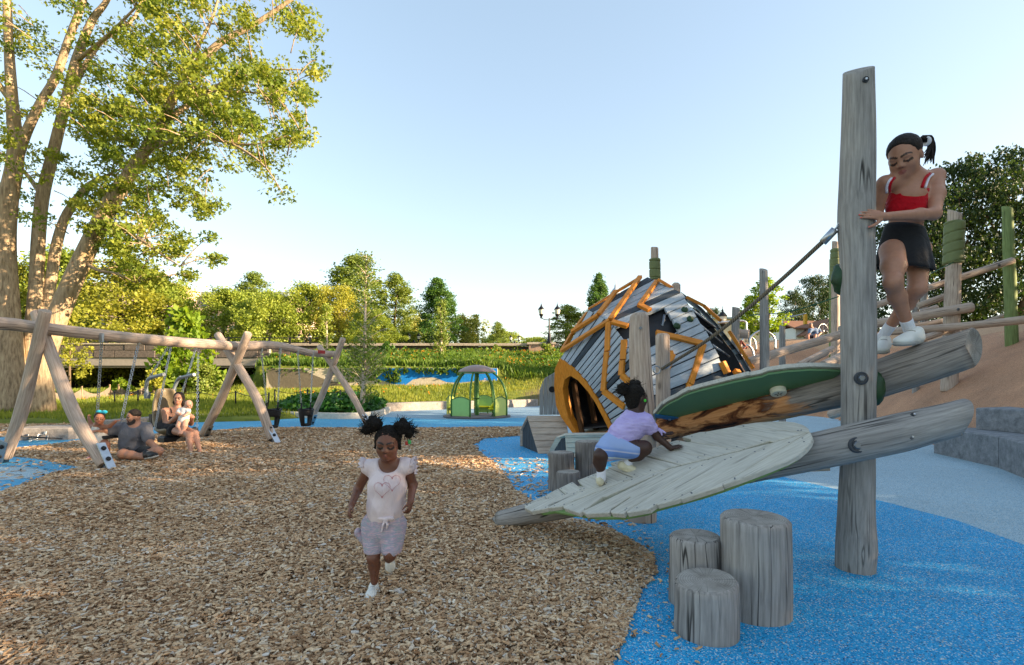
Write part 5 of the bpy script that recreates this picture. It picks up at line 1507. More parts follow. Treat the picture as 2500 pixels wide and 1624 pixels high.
# ---------------------------------------------------------------- log stumps
def stump(label, px_c, y, r, h, seed, group, cut=(0, 0), yy=None, x=None, ms=None):
    x = (px_c - 1250) / 1250 * y if x is None else x
    root = thing('log_stump', label, 'stump', (x, y, 0), group)
    log('stump_block', [V((x, y, -0.06)), V((x + 0.004, y, h * 0.5)), V((x, y, h))], [r * 1.01, r, r * 0.985], ms or [m_log, m_end], root, nseg=40, step=0.05, bevel=0.09, bump=0.035, seed=seed, cut1=cut)
    return root
stump('tallest front log stump, right of the other two on the bright blue', 1842, 2.90, 0.186, 0.53, 11, 'front log stumps', cut=(0.02, 0.03))
stump('middle-height front log stump, behind the short one', 1697, 3.03, 0.150, 0.385, 12, 'front log stumps')
stump('shortest front log stump, nearest the camera', 1724, 2.665, 0.160, 0.265, 13, 'front log stumps', cut=(0.05, -0.06))
m_log_d = wood('darker_weathered_log', c255(78, 72, 68), c255(124, 117, 111), c255(158, 150, 143), 0.9)
stump('middle-height stump of the far trio beside the leaf platform', 1370, 6.15, 0.158, 0.44, 14, 'far log stumps', ms=[m_log_d, m_end])
stump('tallest stump of the far trio by the leaf platform', 1434, 6.25, 0.152, 0.56, 15, 'far log stumps', ms=[m_log_d, m_end])
stump('shortest stump of the far trio, half hidden by the leaf tip', 1387, 5.80, 0.138, 0.27, 16, 'far log stumps', ms=[m_log_d, m_end])

# ---------------------------------------------------------------- boarded wedges
def wedge(label, pxs, Yl, group, nb, wdt):
    """ridge block: sloping boarded front, dark boarded gable"""
    pass
S1 = 1932 / 300
def c1(*p): return crop_px(p, 1200, 980, S1)
def wedge(label, ridge_l, ridge_r, foot_l, foot_r, back_l, knee_l, nb, plankmat):
    root = thing('boarded_wedge', label, 'play wedge', foot_l, 'boarded wedges by the pod')
    nrm = (foot_r - foot_l).cross(ridge_l - foot_l).normalized()
    if nrm.y > 0: nrm = -nrm
    for i in range(nb):
        a, b = i / nb, (i + 1) / nb
        p = [foot_l.lerp(ridge_l, a + 0.006), foot_r.lerp(ridge_r, a + 0.006), foot_r.lerp(ridge_r, b - 0.006), foot_l.lerp(ridge_l, b - 0.006)]
        slab('board', p, -nrm * 0.03, plankmat, root, ch=0.006, grain=foot_r - foot_l)
    # gable of dark upright boards
    e = (ridge_r - ridge_l).normalized()
    inn = e * 0.035
    outl = [foot_l - nrm * 0.034, back_l, knee_l, ridge_l - nrm * 0.02 - V((0, 0, 0.01))]
    ng = 7
    x0 = outl[0]; x1 = V((back_l.x, back_l.y, foot_l.z)); 
    def top(u):
        q = x0.lerp(x1, u); best = 0
        ks = [(0.0, outl[0]), ((V((outl[3].x, outl[3].y, 0)) - V((x0.x, x0.y, 0))).length / max(1e-6, (x1 - x0).length), outl[3]), ((V((knee_l.x, knee_l.y, 0)) - V((x0.x, x0.y, 0))).length / max(1e-6, (x1 - x0).length), knee_l), (1.0, back_l)]
        ks.sort(key=lambda k: k[0])
        return float(np.interp(u, [k[0] for k in ks], [k[1].z for k in ks]))
    for i in range(ng):
        a, b = i / ng + 0.01, (i + 1) / ng - 0.01
        qa, qb = x0.lerp(x1, a) + inn, x0.lerp(x1, b) + inn
        za, zb = max(top(a), qa.z + 0.02), max(top(b), qb.z + 0.02)
        slab('gable_board', [qa, qb, V((qb.x, qb.y, zb)), V((qa.x, qa.y, za))], e * 0.03, m_char, root, ch=0.003, grain=(0, 0, 1))
    # back slope boards
    br_ = knee_l + (ridge_r - ridge_l)
    slab('back_board', [ridge_l + V((0, 0.006, 0)), ridge_r + V((0, 0.006, 0)), br_, knee_l], V((0, -0.02, -0.03)), plankmat, root, ch=0.004, grain=e)
    slab('back_board', [knee_l, br_, back_l + (ridge_r - ridge_l), back_l], V((e.y, -e.x, 0)).normalized() * 0.03, plankmat, root, ch=0.004, grain=e)
fl = G(*c1((740, 822))[0]); fr_ = fl + V((0.86, -0.10, 0))
fr_ = G(*c1((1250, 815))[0])
rl_ = W(*c1((560, 225))[0], 9.75); rr_ = W(*c1((1165, 225))[0], 9.6)
bl_ = G(*c1((452, 708))[0]); bl_ = V((bl_.x, 10.15, 0)); bl_.x = (c1((452, 700))[0][0] - 1250) / 1250 * 10.15
kl_ = W(*c1((452, 440))[0], 10.15)
wedge('larger tan boarded wedge with a dark gable in front of the pod mouth', rl_, rr_, fl, fr_, bl_, kl_, 6, m_plank3)
fl2 = G(1384, 1118); fr2 = G(1520, 1116)
rl2 = W(*c1((1160, 500))[0], 8.55); rr2 = W(1510, 1056, 8.45)
wedge('smaller pale boarded wedge behind the far stumps and the climbing child', rl2, rr2, fl2, fr2, V((0.60, 8.9, 0)), V((0.76, 8.75, 0.34)), 5, m_plank)
# grey shield-shaped board panel with round hole, left of the pod
Sz = 2164 / 700
def cz(*p): return crop_px(p, 1200, 580, Sz)
bp = thing('board_panel', 'grey upright board panel with a round hole left of the pod', 'panel', W(1340, 1010, 11.5))
pan = cz((366, 1335), (362, 1160), (398, 1062), (475, 1020), (520, 1080), (520, 1335))
xs_ = [1317, 1327, 1338, 1349, 1359, 1369]
def ptop(px): return lin(px, [(1317, 955), (1329, 924), (1354, 910), (1369, 930)])
for i in range(5):
    a, b = xs_[i] + 0.4, xs_[i + 1] - 0.4
    pts = [W(a, 1013, 11.5), W(b, 1013, 11.5), W(b, ptop(b), 11.5), W((a + b) / 2, ptop((a + b) / 2) - 0.5, 11.5), W(a, ptop(a), 11.5)]
    slab('board', pts, V((0, 0.05, 0)), wood('panel_board', c255(128, 124, 118), c255(166, 162, 156), c255(190, 187, 182), 0.4) if i == 0 else bpy.data.materials['panel_board'], bp, ch=0.004, grain=(0, 0, 1))
turned('hole_disc', W(1347.5, 951, 11.485), [(0.07, 0), (0.07, 0.003)], m_black, bp, axis=(0, -1, 0), nseg=20)  # black disc paints the dark of the hole
slab('edge_board', [W(1354, 909, 11.5), W(1369, 929, 11.5), W(1369, 929, 11.5) + V((0, 0.2, 0)), W(1354, 909, 11.5) + V((0, 0.2, 0))], V((0, 0, -0.03)), m_plank, bp)
# ================================================================ the wooden pod
pod = thing('wooden_pod', 'big faceted wooden pod of grey slats with orange battens and a round mouth', 'playhouse', V((2.4, 9.2, 0)))
n1 = V((-0.62, -0.75, -0.20)); PL1 = Plane3(W(1430, 965, 9.0), n1)
r1px = [(1368, 875), (1402, 899), (1434, 934), (1460, 973), (1482, 1012), (1502, 1052)]
r2 = [W(1437, 756, 9.7), W(1491, 786, 8.95), W(1522, 830, 8.5), W(1546, 890, 8.2), W(1560, 955, 8.05), W(1566, 1030, 8.05)]
r3 = [W(1578, 677, 10.3), W(1660, 715, 9.5), W(1690, 758, 9.15), W(1719, 808, 8.95), W(1752, 874, 8.8), W(1790, 962, 8.75)]
r1 = [PL1.hit(*q) for q in r1px]
# back of the shell: same rings carried round away from the camera
r1b = [PL1.hit(*q) for q in ((1355, 902), (1353, 938), (1358, 989), (1370, 1014), (1400, 1060))]
r3f = [W(1660, 712, 10.9), W(1714, 752, 10.7), W(1752, 792, 10.5), W(1806, 860, 10.2), W(1836, 915, 10.0), W(1850, 985, 9.8)]
r2b = [r2[0], W(1425, 800, 11.2), W(1420, 870, 11.8), W(1430, 960, 11.8), W(1450, 1020, 11.2)]
def ring_cycle():
    a = r1 + [r1b[4], r1b[3], r1b[2], r1b[1], r1b[0]]
    b = r2 + [r2b[4], r2b[3], r2b[2], r2b[1], r2b[0] + V((-0.05, 0.1, -0.02))]
    c = r3 + [r3f[5], r3f[4], r3f[3], r3f[2], r3f[1]]
    return a, b, c
ra, rb, rc = ring_cycle()
cen = V((2.45, 9.7, 1.5))
hv, hf = [], []
for ring in (ra, rb, rc): hv += [tuple(q + (cen - q).normalized() * 0.14) for q in ring]
n = len(ra)
for s in range(2):
    for i in range(n):
        j = (i + 1) % n
        hf.append((s * n + i, s * n + j, (s + 1) * n + j, (s + 1) * n + i))
# openings stay open: a black lining stands in for the shade inside
shell = mk('shade_lining', hv, hf, m_black, pod)
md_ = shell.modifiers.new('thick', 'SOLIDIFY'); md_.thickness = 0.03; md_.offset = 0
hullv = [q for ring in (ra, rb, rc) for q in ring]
bvh = BVHTree.FromPolygons([tuple(q) for q in hullv], [f for f in hf], epsilon=0.0)
# slats
def outward(a, b, c):
    nn = (b - a).cross(c - a).normalized()
    if nn.dot(a - cen) < 0: nn = -nn
    return nn
lower_n = [4, 4, 4, 3, 3]; upper_n = [5, 3, 3, 3, 3]
dark_l = {3, 11, 18}; dark_u = {0, 4, 15, 16}
k = 0
def slat(a0, a1, b1, b0, m):
    nn = outward(a0, a1, b0)
    pts = [a0, a1, b1, b0]
    slab('slat', pts, -nn * 0.05, m, pod, ch=0.005, grain=b0 - a0)
def strip(A, B, cnt, dark, ext0, ext1, gap):
    k = 0
    for i in range(5):
        for s in range(cnt[i]):
            u0, u1 = (s + gap / 2) / cnt[i], (s + 1 - gap / 2) / cnt[i]
            a0, a1 = A[i].lerp(A[i + 1], u0), A[i].lerp(A[i + 1], u1)
            b0, b1 = B[i].lerp(B[i + 1], u0), B[i].lerp(B[i + 1], u1)
            e0, e1 = ext0[k % len(ext0)], ext1[k % len(ext1)]
            aa0, aa1 = a0.lerp(b0, e0), a1.lerp(b1, e0); bb0, bb1 = b0.lerp(a0, e1), b1.lerp(a1, e1)
            slat(aa0, aa1, bb1, bb0, m_char if k in dark else m_plank2)
            k += 1
strip(r1, r2, lower_n, dark_l, (0.0, 0.012), (0.004, 0.006), 0.19)
# upper strip leaves the window hole free: slats 6..9 are shortened into a left and right stub
def upper():
    k = 0
    gap = 0.12
    for i in range(5):
        for s in range(upper_n[i]):
            u0, u1 = (s + gap / 2) / upper_n[i], (s + 1 - gap / 2) / upper_n[i]
            a0, a1 = r2[i].lerp(r2[i + 1], u0), r2[i].lerp(r2[i + 1], u1)
            b0, b1 = r3[i].lerp(r3[i + 1], u0), r3[i].lerp(r3[i + 1], u1)
            m = m_char if k in dark_u else m_plank2
            jit = 0.03 * ((k * 7) % 3 - 1)
            if k in (6, 7, 8, 9):
                slat(a0.lerp(b0, 0.70), a1.lerp(b1, 0.70 - 0.012), b1.lerp(a1, -0.01), b0.lerp(a0, -0.01), m)
                if k in (8, 9): slat(a0.lerp(b0, 0.005), a1.lerp(b1, 0.005), a1.lerp(b1, 0.14), a0.lerp(b0, 0.14), m)
            else:
                slat(a0.lerp(b0, 0.004), a1.lerp(b1, 0.004), b1.lerp(a1, -0.015 - 0.012 * (k % 2)), b0.lerp(a0, -0.015 - 0.012 * (k % 2)), m)
            k += 1
upper()
# window outline: its dark inside is the black lining standing in for shade
wpx = [(1588, 762), (1646, 738), (1684, 815), (1626, 822), (1600, 800)]
def on_hull(px, py):
    # at the silhouette the line of sight may pass just beside the shell: take the depth found a little further in
    for k in range(0, 9):
        u = k * 0.022; h = hull_hit(px + (1570 - px) * u, py + (880 - py) * u)
        if h:
            if k: h = (W(px, py, h[0].y), h[1])
            return h
    return None
def hull_hit(px, py):
    d = ray(px, py).normalized()
    h = bvh.ray_cast(V((0, 0, H)), d)
    if h[0] is None: return None
    nn = h[1] if h[1].dot(h[0] - cen) > 0 else -h[1]
    return h[0], nn
# holds on the right stubs
for (px, py) in ((1671, 758), (1684, 780), (1652, 797)):
    h = on_hull(px, py)
    if h: hold('climbing_hold', h[0] + h[1] * 0.01, (0.062, 0.062, 0.055), h[1], pod)
# small frame and chain inside the window
q0 = W(1622, 768, 9.1); 
bar('inner_bar', W(1590, 782, 9.2), W(1617, 795, 9.0), 0.02, 0.03, m_steel, pod); bar('inner_bar', W(1610, 773, 9.3), W(1634, 786, 9.1), 0.02, 0.03, m_steel, pod)
tube('inner_strut', [W(1622, 768, 9.0), W(1619, 790, 9.0), W(1615, 805, 9.0), W(1622, 815, 9.0)], [0.02, 0.03, 0.03, 0.035], m_steeld, pod, 8)
tube('inner_chain', [W(1640, 824, 8.9), W(1652, 813, 8.9), W(1664, 806, 8.9)], 0.018, m_steel, pod, 6, 9)
# orange mouth ring: flat annulus on the mouth plane
outer = r1px[:] + [(1478, 1064), (1440, 1066), (1404, 1064), (1370, 1016), (1359, 990), (1354, 940), (1356, 900)]
inner = [(1394, 917), (1412, 928), (1437, 956), (1456, 985), (1472, 1016), (1488, 1049), (1468, 1060), (1440, 1061), (1412, 1060), (1390, 1022), (1380, 984), (1375, 950), (1380, 926)]
m = len(outer)
for layer, rad in (('mouth_ring', 0.0),):
    vs = []; fs = []
    for P_, o in ((outer, 0.02), (inner, 0.02), (outer, -0.10), (inner, -0.16)):
        vs += [PL1.hit(*q) + PL1.n * o for q in P_]
    for i in range(m):
        j = (i + 1) % m
        fs += [(i, j, m + j, m + i), (i, 2 * m + i, 2 * m + j, j), (m + i, m + j, 3 * m + j, 3 * m + i)]
    mk('mouth_ring', vs, fs, m_orange, pod, gc=[tuple(q) for q in vs])
# inner ribs and floor boards in the mouth
for px0, px1, Y in ((1392, 1408, 9.6), (1424, 1444, 9.9)):
    a = W(px0 + 8, 930, Y); b = W(px1 + 14, 1062, Y - 0.3)
    bar('inner_rib', a, b, 0.075, 0.08, wood('dark_brown_rib', c255(50, 34, 20), c255(84, 58, 34), c255(110, 78, 48), 0.2), pod, up=(0.6, -0.7, 0))
slab('floor_board', [W(1404, 1062, 9.5), W(1500, 1058, 8.7), W(1496, 1040, 9.6), W(1420, 1042, 10.4)], V((0, 0, -0.04)), m_plank, pod)
# bumpy dark grip strip along the far edge of the mouth
for i in range(16):
    u = i / 15; y = 880 + u * 118; x = lin(y, [(880, 1360), (900, 1356), (938, 1353.5), (960, 1354), (998, 1359)])
    c = PL1.hit(x, y)
    v_, f_ = beam(c - V((0.02, 0, 0.035)), c + V((-0.02, 0, 0.035)), 0.08, 0.05, ch=0.012)[:2]
    mk('grip_lump', v_, f_, m_rubber if i % 3 else m_steeld, pod)
# orange battens laid on the slats
def batten(pxs, w=0.085, h=0.06):
    prev = None
    for (x0, y0), (x1, y1) in zip(pxs[:-1], pxs[1:]):
        A = on_hull(x0, y0); B = on_hull(x1, y1)
        if A is None or B is None: continue
        # split where the batten crosses a fold of the shell
        mid = on_hull((x0 + x1) / 2, (y0 + y1) / 2)
        nn = (A[1] + B[1] + (mid[1] if mid else V())).normalized()
        a = A[0] + nn * (h / 2 + 0.002); b = B[0] + nn * (h / 2 + 0.002)
        if mid:
            off = (mid[0] - (A[0] + B[0]) / 2).dot(nn)
            if off > 0: a += nn * off * 0.5; b += nn * off * 0.5
        bar('batten', a, b, w, h, m_orange, pod, up=nn, ch=0.006)
batten([(1372, 860), (1490, 785)]); batten([(1398, 813), (1462, 772)]); batten([(1462, 771), (1504, 714)])
batten([(1490, 784), (1563, 679)]); batten([(1562, 749), (1604, 690)]); batten([(1560, 748), (1586, 761)], 0.10)
batten([(1488, 789), (1485, 860), (1476, 956)], 0.10); batten([(1476, 954), (1528, 994)], 0.10)
batten([(1494, 789), (1532, 800)], 0.10); batten([(1600, 816), (1660, 829)], 0.10); batten([(1658, 828), (1712, 841)], 0.10); batten([(1713, 842), (1680, 940)], 0.10); batten([(1680, 938), (1674, 958)], 0.10)
batten([(1526, 832), (1523, 880), (1520, 917)], 0.10); batten([(1521, 916), (1540, 934)], 0.10)
batten([(1612, 864), (1640, 866)], 0.10); batten([(1639, 866), (1619, 920)], 0.10)
for a, b in (((1371, 858), (1397, 814)), ((1398, 812), (1434, 764))):
    A = W(*a, 9.75); B = W(*b, 9.85); bar('batten', A, B, 0.09, 0.06, m_orange, pod, up=(-0.8, -0.3, 0.5))
for a, b, Ya, Yb in (((1438, 755), (1500, 716), 9.8, 10.0), ((1506, 712), (1562, 678), 10.0, 10.3), ((1608, 683), (1640, 702), 9.95, 9.75)):
    bar('batten', W(*a, Ya), W(*b, Yb), 0.08, 0.05, m_orange, pod)
# right opening: rim boards, bars, far slats with orange edge
for (a, b) in zip(r3[1:-1], r3[2:]):
    pass
fr3 = [W(1662, 712, 10.4), W(1714, 752, 10.3), W(1750, 790, 10.2), W(1779, 828, 10.0), W(1806, 862, 9.9), W(1832, 905, 9.7), W(1850, 960, 9.6)]
for i in range(len(fr3) - 1):
    for s in range(3):
        a = fr3[i].lerp(fr3[i + 1], (s + 0.06) / 3); b = fr3[i].lerp(fr3[i + 1], (s + 0.94) / 3)
        d = V((0.10, 0.45, 0.0))
        slab('slat', [a, b, b + d, a + d], V((0.25, 0.1, -0.2)).normalized() * 0.04, m_plank2 if (i + s) % 4 else m_char, pod, ch=0.004, grain=d)
for a, b in (((1672, 730), (1713, 751)), ((1714, 752), (1752, 786)), ((1774, 812), (1832, 903))):
    bar('batten', W(*a, 10.2) + V((0.03, -0.06, 0.02)), W(*b, 9.9) + V((0.03, -0.06, 0.02)), 0.08, 0.06, m_orange, pod, up=(0.5, -0.4, 0.7))
for a, b in (((1688, 755), (1746, 800)), ((1704, 790), (1762, 838)), ((1738, 842), (1780, 871))):
    tube('rung', [W(*a, 9.1), W(*b, 9.9)], 0.022, m_steel, pod, 8)
slab('shade_black', [W(1672, 735, 10.6), W(1845, 965, 10.0), W(1845, 1010, 10.0), W(1690, 1010, 10.4), W(1664, 780, 10.6)], V((0, 0.03, 0)), m_black, pod)  # black sheet painting the shade inside the right opening
# blocks at the lower right rim
for a, b in (((1763, 884), (1776, 911)), ((1797, 905), (1801, 912))):
    bar('batten', W(*a, 8.75), W(*b, 8.7), 0.10, 0.09, m_orange, pod, up=(0.3, -0.5, 0.8))
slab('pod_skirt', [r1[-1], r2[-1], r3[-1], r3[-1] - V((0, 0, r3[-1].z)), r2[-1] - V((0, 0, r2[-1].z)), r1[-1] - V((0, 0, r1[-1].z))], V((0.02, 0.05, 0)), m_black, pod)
# post with green spiral wrap rising behind the pod
def wrapped_post(label, px, Y, top, wrap_top, wrap_bot, bot, r, turns, seed, lean=0.0, cut=(0.3, 0.2), tilt=0.5):
    x = bx(px, Y); z0 = gz(x, Y) if bot is None else bz(bot, Y); zt = bz(top, Y)
    root = thing('wrapped_post', label, 'post', (x, Y, z0), 'log posts with green spiral bands')
    log('post_shaft', [V((x - lean, Y, z0 - 0.2)), V((x - lean * 0.4, Y, (z0 + zt) / 2)), V((x, Y, zt))], [r * 1.05, r, r * 0.82], [m_logw, m_endw], root, nseg=20, seed=seed, cut1=cut, bevel=0.12)
    zb_, zt_ = bz(wrap_bot, Y), bz(wrap_top, Y)
    # moulded sleeve with spiral grooves
    nr, ns = 44, 28; vs, fs = [], []
    for i in range(nr + 1):
        z = zb_ + (zt_ - zb_) * i / nr
        for k in range(ns):
            a = 2 * math.pi * k / ns
            ph = (i / nr * turns + tilt * k / ns) % 1.0
            gr = math.exp(-((ph - 0.5) / 0.045) ** 4)
            e = 1 if 0 < i < nr else 0.86
            rr = (r * 1.24 - 0.24 * r * gr) * e
            xo = x - lean * (1 - (z - z0) / (zt - z0))
            vs.append(V((xo + math.cos(a) * rr, Y + math.sin(a) * rr, z)))
    for i in range(nr):
        for k in range(ns): fs.append((i * ns + k, i * ns + (k + 1) % ns, (i + 1) * ns + (k + 1) % ns, (i + 1) * ns + k))
    fs.append(tuple(range(ns))[::-1]); fs.append(tuple(nr * ns + k for k in range(ns)))
    mk('spiral_wrap', vs, fs, m_green_p, root, smooth=[len(f) == 4 for f in fs])
    return root
wrapped_post('green-banded post rising just behind the top of the pod', 1598, 11.2, 604, 632, 684, 1010, 0.098, 2.6, 31, lean=-0.06, cut=(0.1, 0.1), tilt=0.35)
pp = thing('log_pole', 'rounded grey pole top peeping over the pod right of the green-banded post', 'pole', W(1651, 1010, 11.4))
q = W(1651, 690, 11.4); log('pole_shaft', [V((q.x, q.y, 0)), V((q.x, q.y, q.z * 0.5)), q], [0.10, 0.095, 0.088], [m_logw, m_endw], pp, seed=33, bevel=0.5, cut1=(0.25, 0))
# ================================================================ posts and beams on the mound
def plain_post(label, px, Y, top, bot, r, seed, cut=(0.35, 0.2), mats=None, lean=0.0, bevel=0.1, name='log_post', cat='post', group=None, bend=0.0):
    x = bx(px, Y); z0 = gz(x, Y) if bot is None else bz(bot, Y); zt = bz(top, Y)
    root = thing(name, label, cat, (x, Y, z0), group)
    log('post_shaft', [V((x - lean, Y, z0 - 0.25)), V((x - lean * 0.5 + bend, Y, z0 + (zt - z0) * 0.5)), V((x, Y, zt))], [r * 1.08, r, r * 0.85], mats or [m_log, m_end], root, nseg=20, seed=seed, cut1=cut, bevel=bevel)
    return root
wrapped_post('tall post with green spiral bands right of the girl, below the tallest trees', 2331, 12.4, 516, 541, 645, None, 0.165, 4.3, 41, cut=(0.5, 0.3), tilt=-1.0, lean=0.14)
wrapped_post('post with green ring bands just left of the thick post', 2040, 20.0, 590, 608, 686, None, 0.15, 5.0, 42, lean=0.02, cut=(0.2, 0.2), tilt=0.12)
m_gpost = wood('green_stained_post', c255(92, 106, 62), c255(122, 138, 86), c255(146, 160, 106), 0.6)
m_gend = endgrain('green_end_grain', c255(110, 124, 80), c255(150, 160, 116))
plain_post('plain green-stained pole at the right, in front of the dark trees', 2459, 13.0, 506, None, 0.125, 43, cut=(0.3, 0.3), mats=[m_gpost, m_gend], lean=-0.13)
plain_post('thin dark-green pole half hidden left of the ring-banded post', 2030, 21.0, 633, None, 0.09, 44, cut=(0, 0), mats=[m_gpost, m_gend])
plain_post('tall grey post with slanted top between pod and thick post', 1864, 9.6, 658, None, 0.085, 45, cut=(0.55, 0.1), bend=0.02)
plain_post('shorter grey post with bolt, left of the slanted-top post', 1797, 11.2, 751, None, 0.092, 46, cut=(0.35, 0.15), lean=0.06)
plain_post('low thin grey post with bolt right of the slanted-top post', 1910, 12.0, 796, None, 0.075, 47, cut=(0.3, 0.3))
plain_post('low post behind the knee of the girl in the red top', 2256, 14.5, 620, None, 0.09, 48)
plain_post('second low post behind the knee of the girl in the red top', 2236, 14.0, 660, None, 0.08, 49, cut=(0.2, 0.1))
def beam_log(label, a, b, r, seed, cut1=(0, 0), sag=0.0, bolts=()):
    A, B = W(*a), W(*b)
    root = thing('beam_log', label, 'log beam', A, 'log beams of the climbing forest')
    log('beam_shaft', [A, A.lerp(B, 0.5) + V((0, 0, -sag)), B], r, [m_logw, m_endw], root, nseg=16, seed=seed, cut1=cut1, step=0.15, bump=0.05)
    for u in bolts:
        c = A.lerp(B, u); rr = r if not hasattr(r, '__len__') else float(np.interp(u, [0, 1], [r[0], r[-1]]))
        turned('bolt', c + V((0, -rr * 1.0, 0)), [(0.035, 0), (0.035, 0.012), (0.02, 0.018)], m_steeld, root, axis=(0, -1, 0), nseg=10)
beam_log('highest thin beam, from behind the girl up to the green pole', (2130, 748, 12.6), (2472, 636, 12.85), 0.082, 51, bolts=(0.88,))
beam_log('beam just below the highest one, ending at the spiral-banded post', (2240, 748, 13.2), (2330, 716, 12.9), 0.085, 52)
beam_log('beam bolted across the front of the spiral-banded post', (2050, 806, 12.6), (2372, 750, 12.15), [0.105, 0.118], 53, bolts=(0.87,))
beam_log('long nearly level beam running out at the right edge', (2150, 812, 12.3), (2600, 770, 11.4), [0.085, 0.095], 54, sag=0.03)
beam_log('long beam from the slanted-top post up to the thick post', (1826, 884, 9.9), (2090, 806, 11.2), [0.088, 0.095], 55)
beam_log('low slanting beam with rounded end left of the thick post', (1950, 893, 9.4), (2031, 853, 10.2), [0.062, 0.072], 56)
beam_log('thicker low beam disappearing behind the thick post', (2010, 893, 9.0), (2110, 845, 9.8), [0.085, 0.09], 57)
beam_log('short log end poking out left of the thick post below the upper log', (2030, 1012, 6.0), (2075, 996, 5.7), 0.055, 58)
beam_log('beam emerging under the upper log right of the girl', (2240, 832, 11.8), (2330, 800, 12.3), [0.08, 0.085], 59)
beam_log('short beam with square cut end behind the spiral-banded post', (2230, 772, 14.2), (2290, 752, 14.0), 0.10, 60)
beam_log('low thin beam crossing behind the spiral-banded post', (2190, 806, 14.0), (2310, 782, 13.8), 0.075, 61)
beam_log('dim beam at the right edge behind the green pole', (2350, 806, 13.6), (2460, 768, 13.4), 0.06, 62)
beam_log('horizontal log stub through the shorter grey post', (1790, 815, 11.4), (1829, 816, 11.2), 0.10, 63)
# green climbing rope lines
for a, b, lab in (((2118, 706, 10), (2330, 640, 12.3), 'green rope from the thick post to the spiral bands, upper one'), ((1830, 770, 14), (2048, 724, 12.7), 'green rope stretched left from the ring-banded post')):
    A, B = W(*a), W(*b)
    props(tube('green_rope', [A, A.lerp(B, 0.5) - V((0, 0, 0.12)), B], 0.014, plain('green_rope', c255(30, 84, 62), 0.6), None, 6, 12, loc=A), lab, 'rope')
# arched steel hoops, red-brown climber
for i, (x0, x1, yt, yb, Y, lab) in enumerate(((1830, 1893, 807, 850, 23.5, 'taller arched steel hoop on the mound crest'), (1808, 1846, 822, 852, 24, 'lower arched steel hoop beside the taller one'), (1808, 1842, 843, 885, 22.5, 'arched steel hoop below the red-brown climber'))):
    a, c_, b = W(x0, yb, Y), W((x0 + x1) / 2, yt, Y), W(x1, yb + 4, Y)
    P = [a, W(x0 + 4, (yt + yb) / 2 - 6, Y), c_, W(x1 - 4, (yt + yb) / 2 - 6, Y), b]
    o = tube('steel_hoop', P, 0.05, m_steel, None, 8, 24, loc=a); props(o, lab, 'hoop', 'steel hoops on the mound')
rc_ = thing('net_climber', 'red-brown rope climber leaning below the shorter grey post', 'climber', W(1815, 880, 22.5))
m_red = plain('red_brown_rope', c255(110, 52, 36), 0.7)
for a, b in (((1808, 832), (1806, 872)), ((1808, 832), (1824, 850)), ((1806, 858), (1822, 846)), ((1803, 845), (1818, 866))):
    tube('rope_bar', [W(*a, 22.5), W(*b, 22.5)], 0.06, m_red, rc_, 6)
tube('rail', [W(1752, 788, 25), W(1800, 784, 25), W(1815, 784, 25), W(1822, 792, 25), W(1822, 835, 25)], 0.05, m_steel, rc_, 8, 20)
# granite blocks
m_granb = stone('cut_granite', c255(108, 111, 115), c255(158, 160, 163))
gb = thing('granite_bench', 'lower row of cut granite blocks edging the brown mound', 'stone bench', G(2340, 1115))
p0, p1, p2, p3 = V((7.62, 9.25, 0)), V((7.30, 7.68, 0)), V((6.68, 6.5, 0)), V((5.9, 5.2, 0))
for a, b in ((p0, p1), (p1, p2), (p2, p3)):
    d = (b - a).normalized(); inw = V((-d.y, d.x, 0))
    if inw.x < 0: inw = -inw
    a2, b2 = a + d * 0.008, b - d * 0.008
    top = [a2 + V((0, 0, 0.46)), b2 + V((0, 0, 0.46)), b2 + inw * 1.25 + V((0, 0, 0.46)), a2 + inw * 1.25 + V((0, 0, 0.46))]
    slab('granite_block', top, V((0, 0, -0.5)), m_granb, gb, ch=0.018)
tb = thing('granite_bench', 'upper granite slab lying back on the lower row at the right edge', 'stone bench', V((8.0, 8.8, 0.46)))
top = [V((8.02, 8.85, 0.83)), V((8.15, 7.2, 0.83)), V((9.6, 7.2, 0.83)), V((9.4, 9.4, 0.83))]
slab('granite_block', top, V((0, 0, -0.365)), m_granb, tb, ch=0.018)
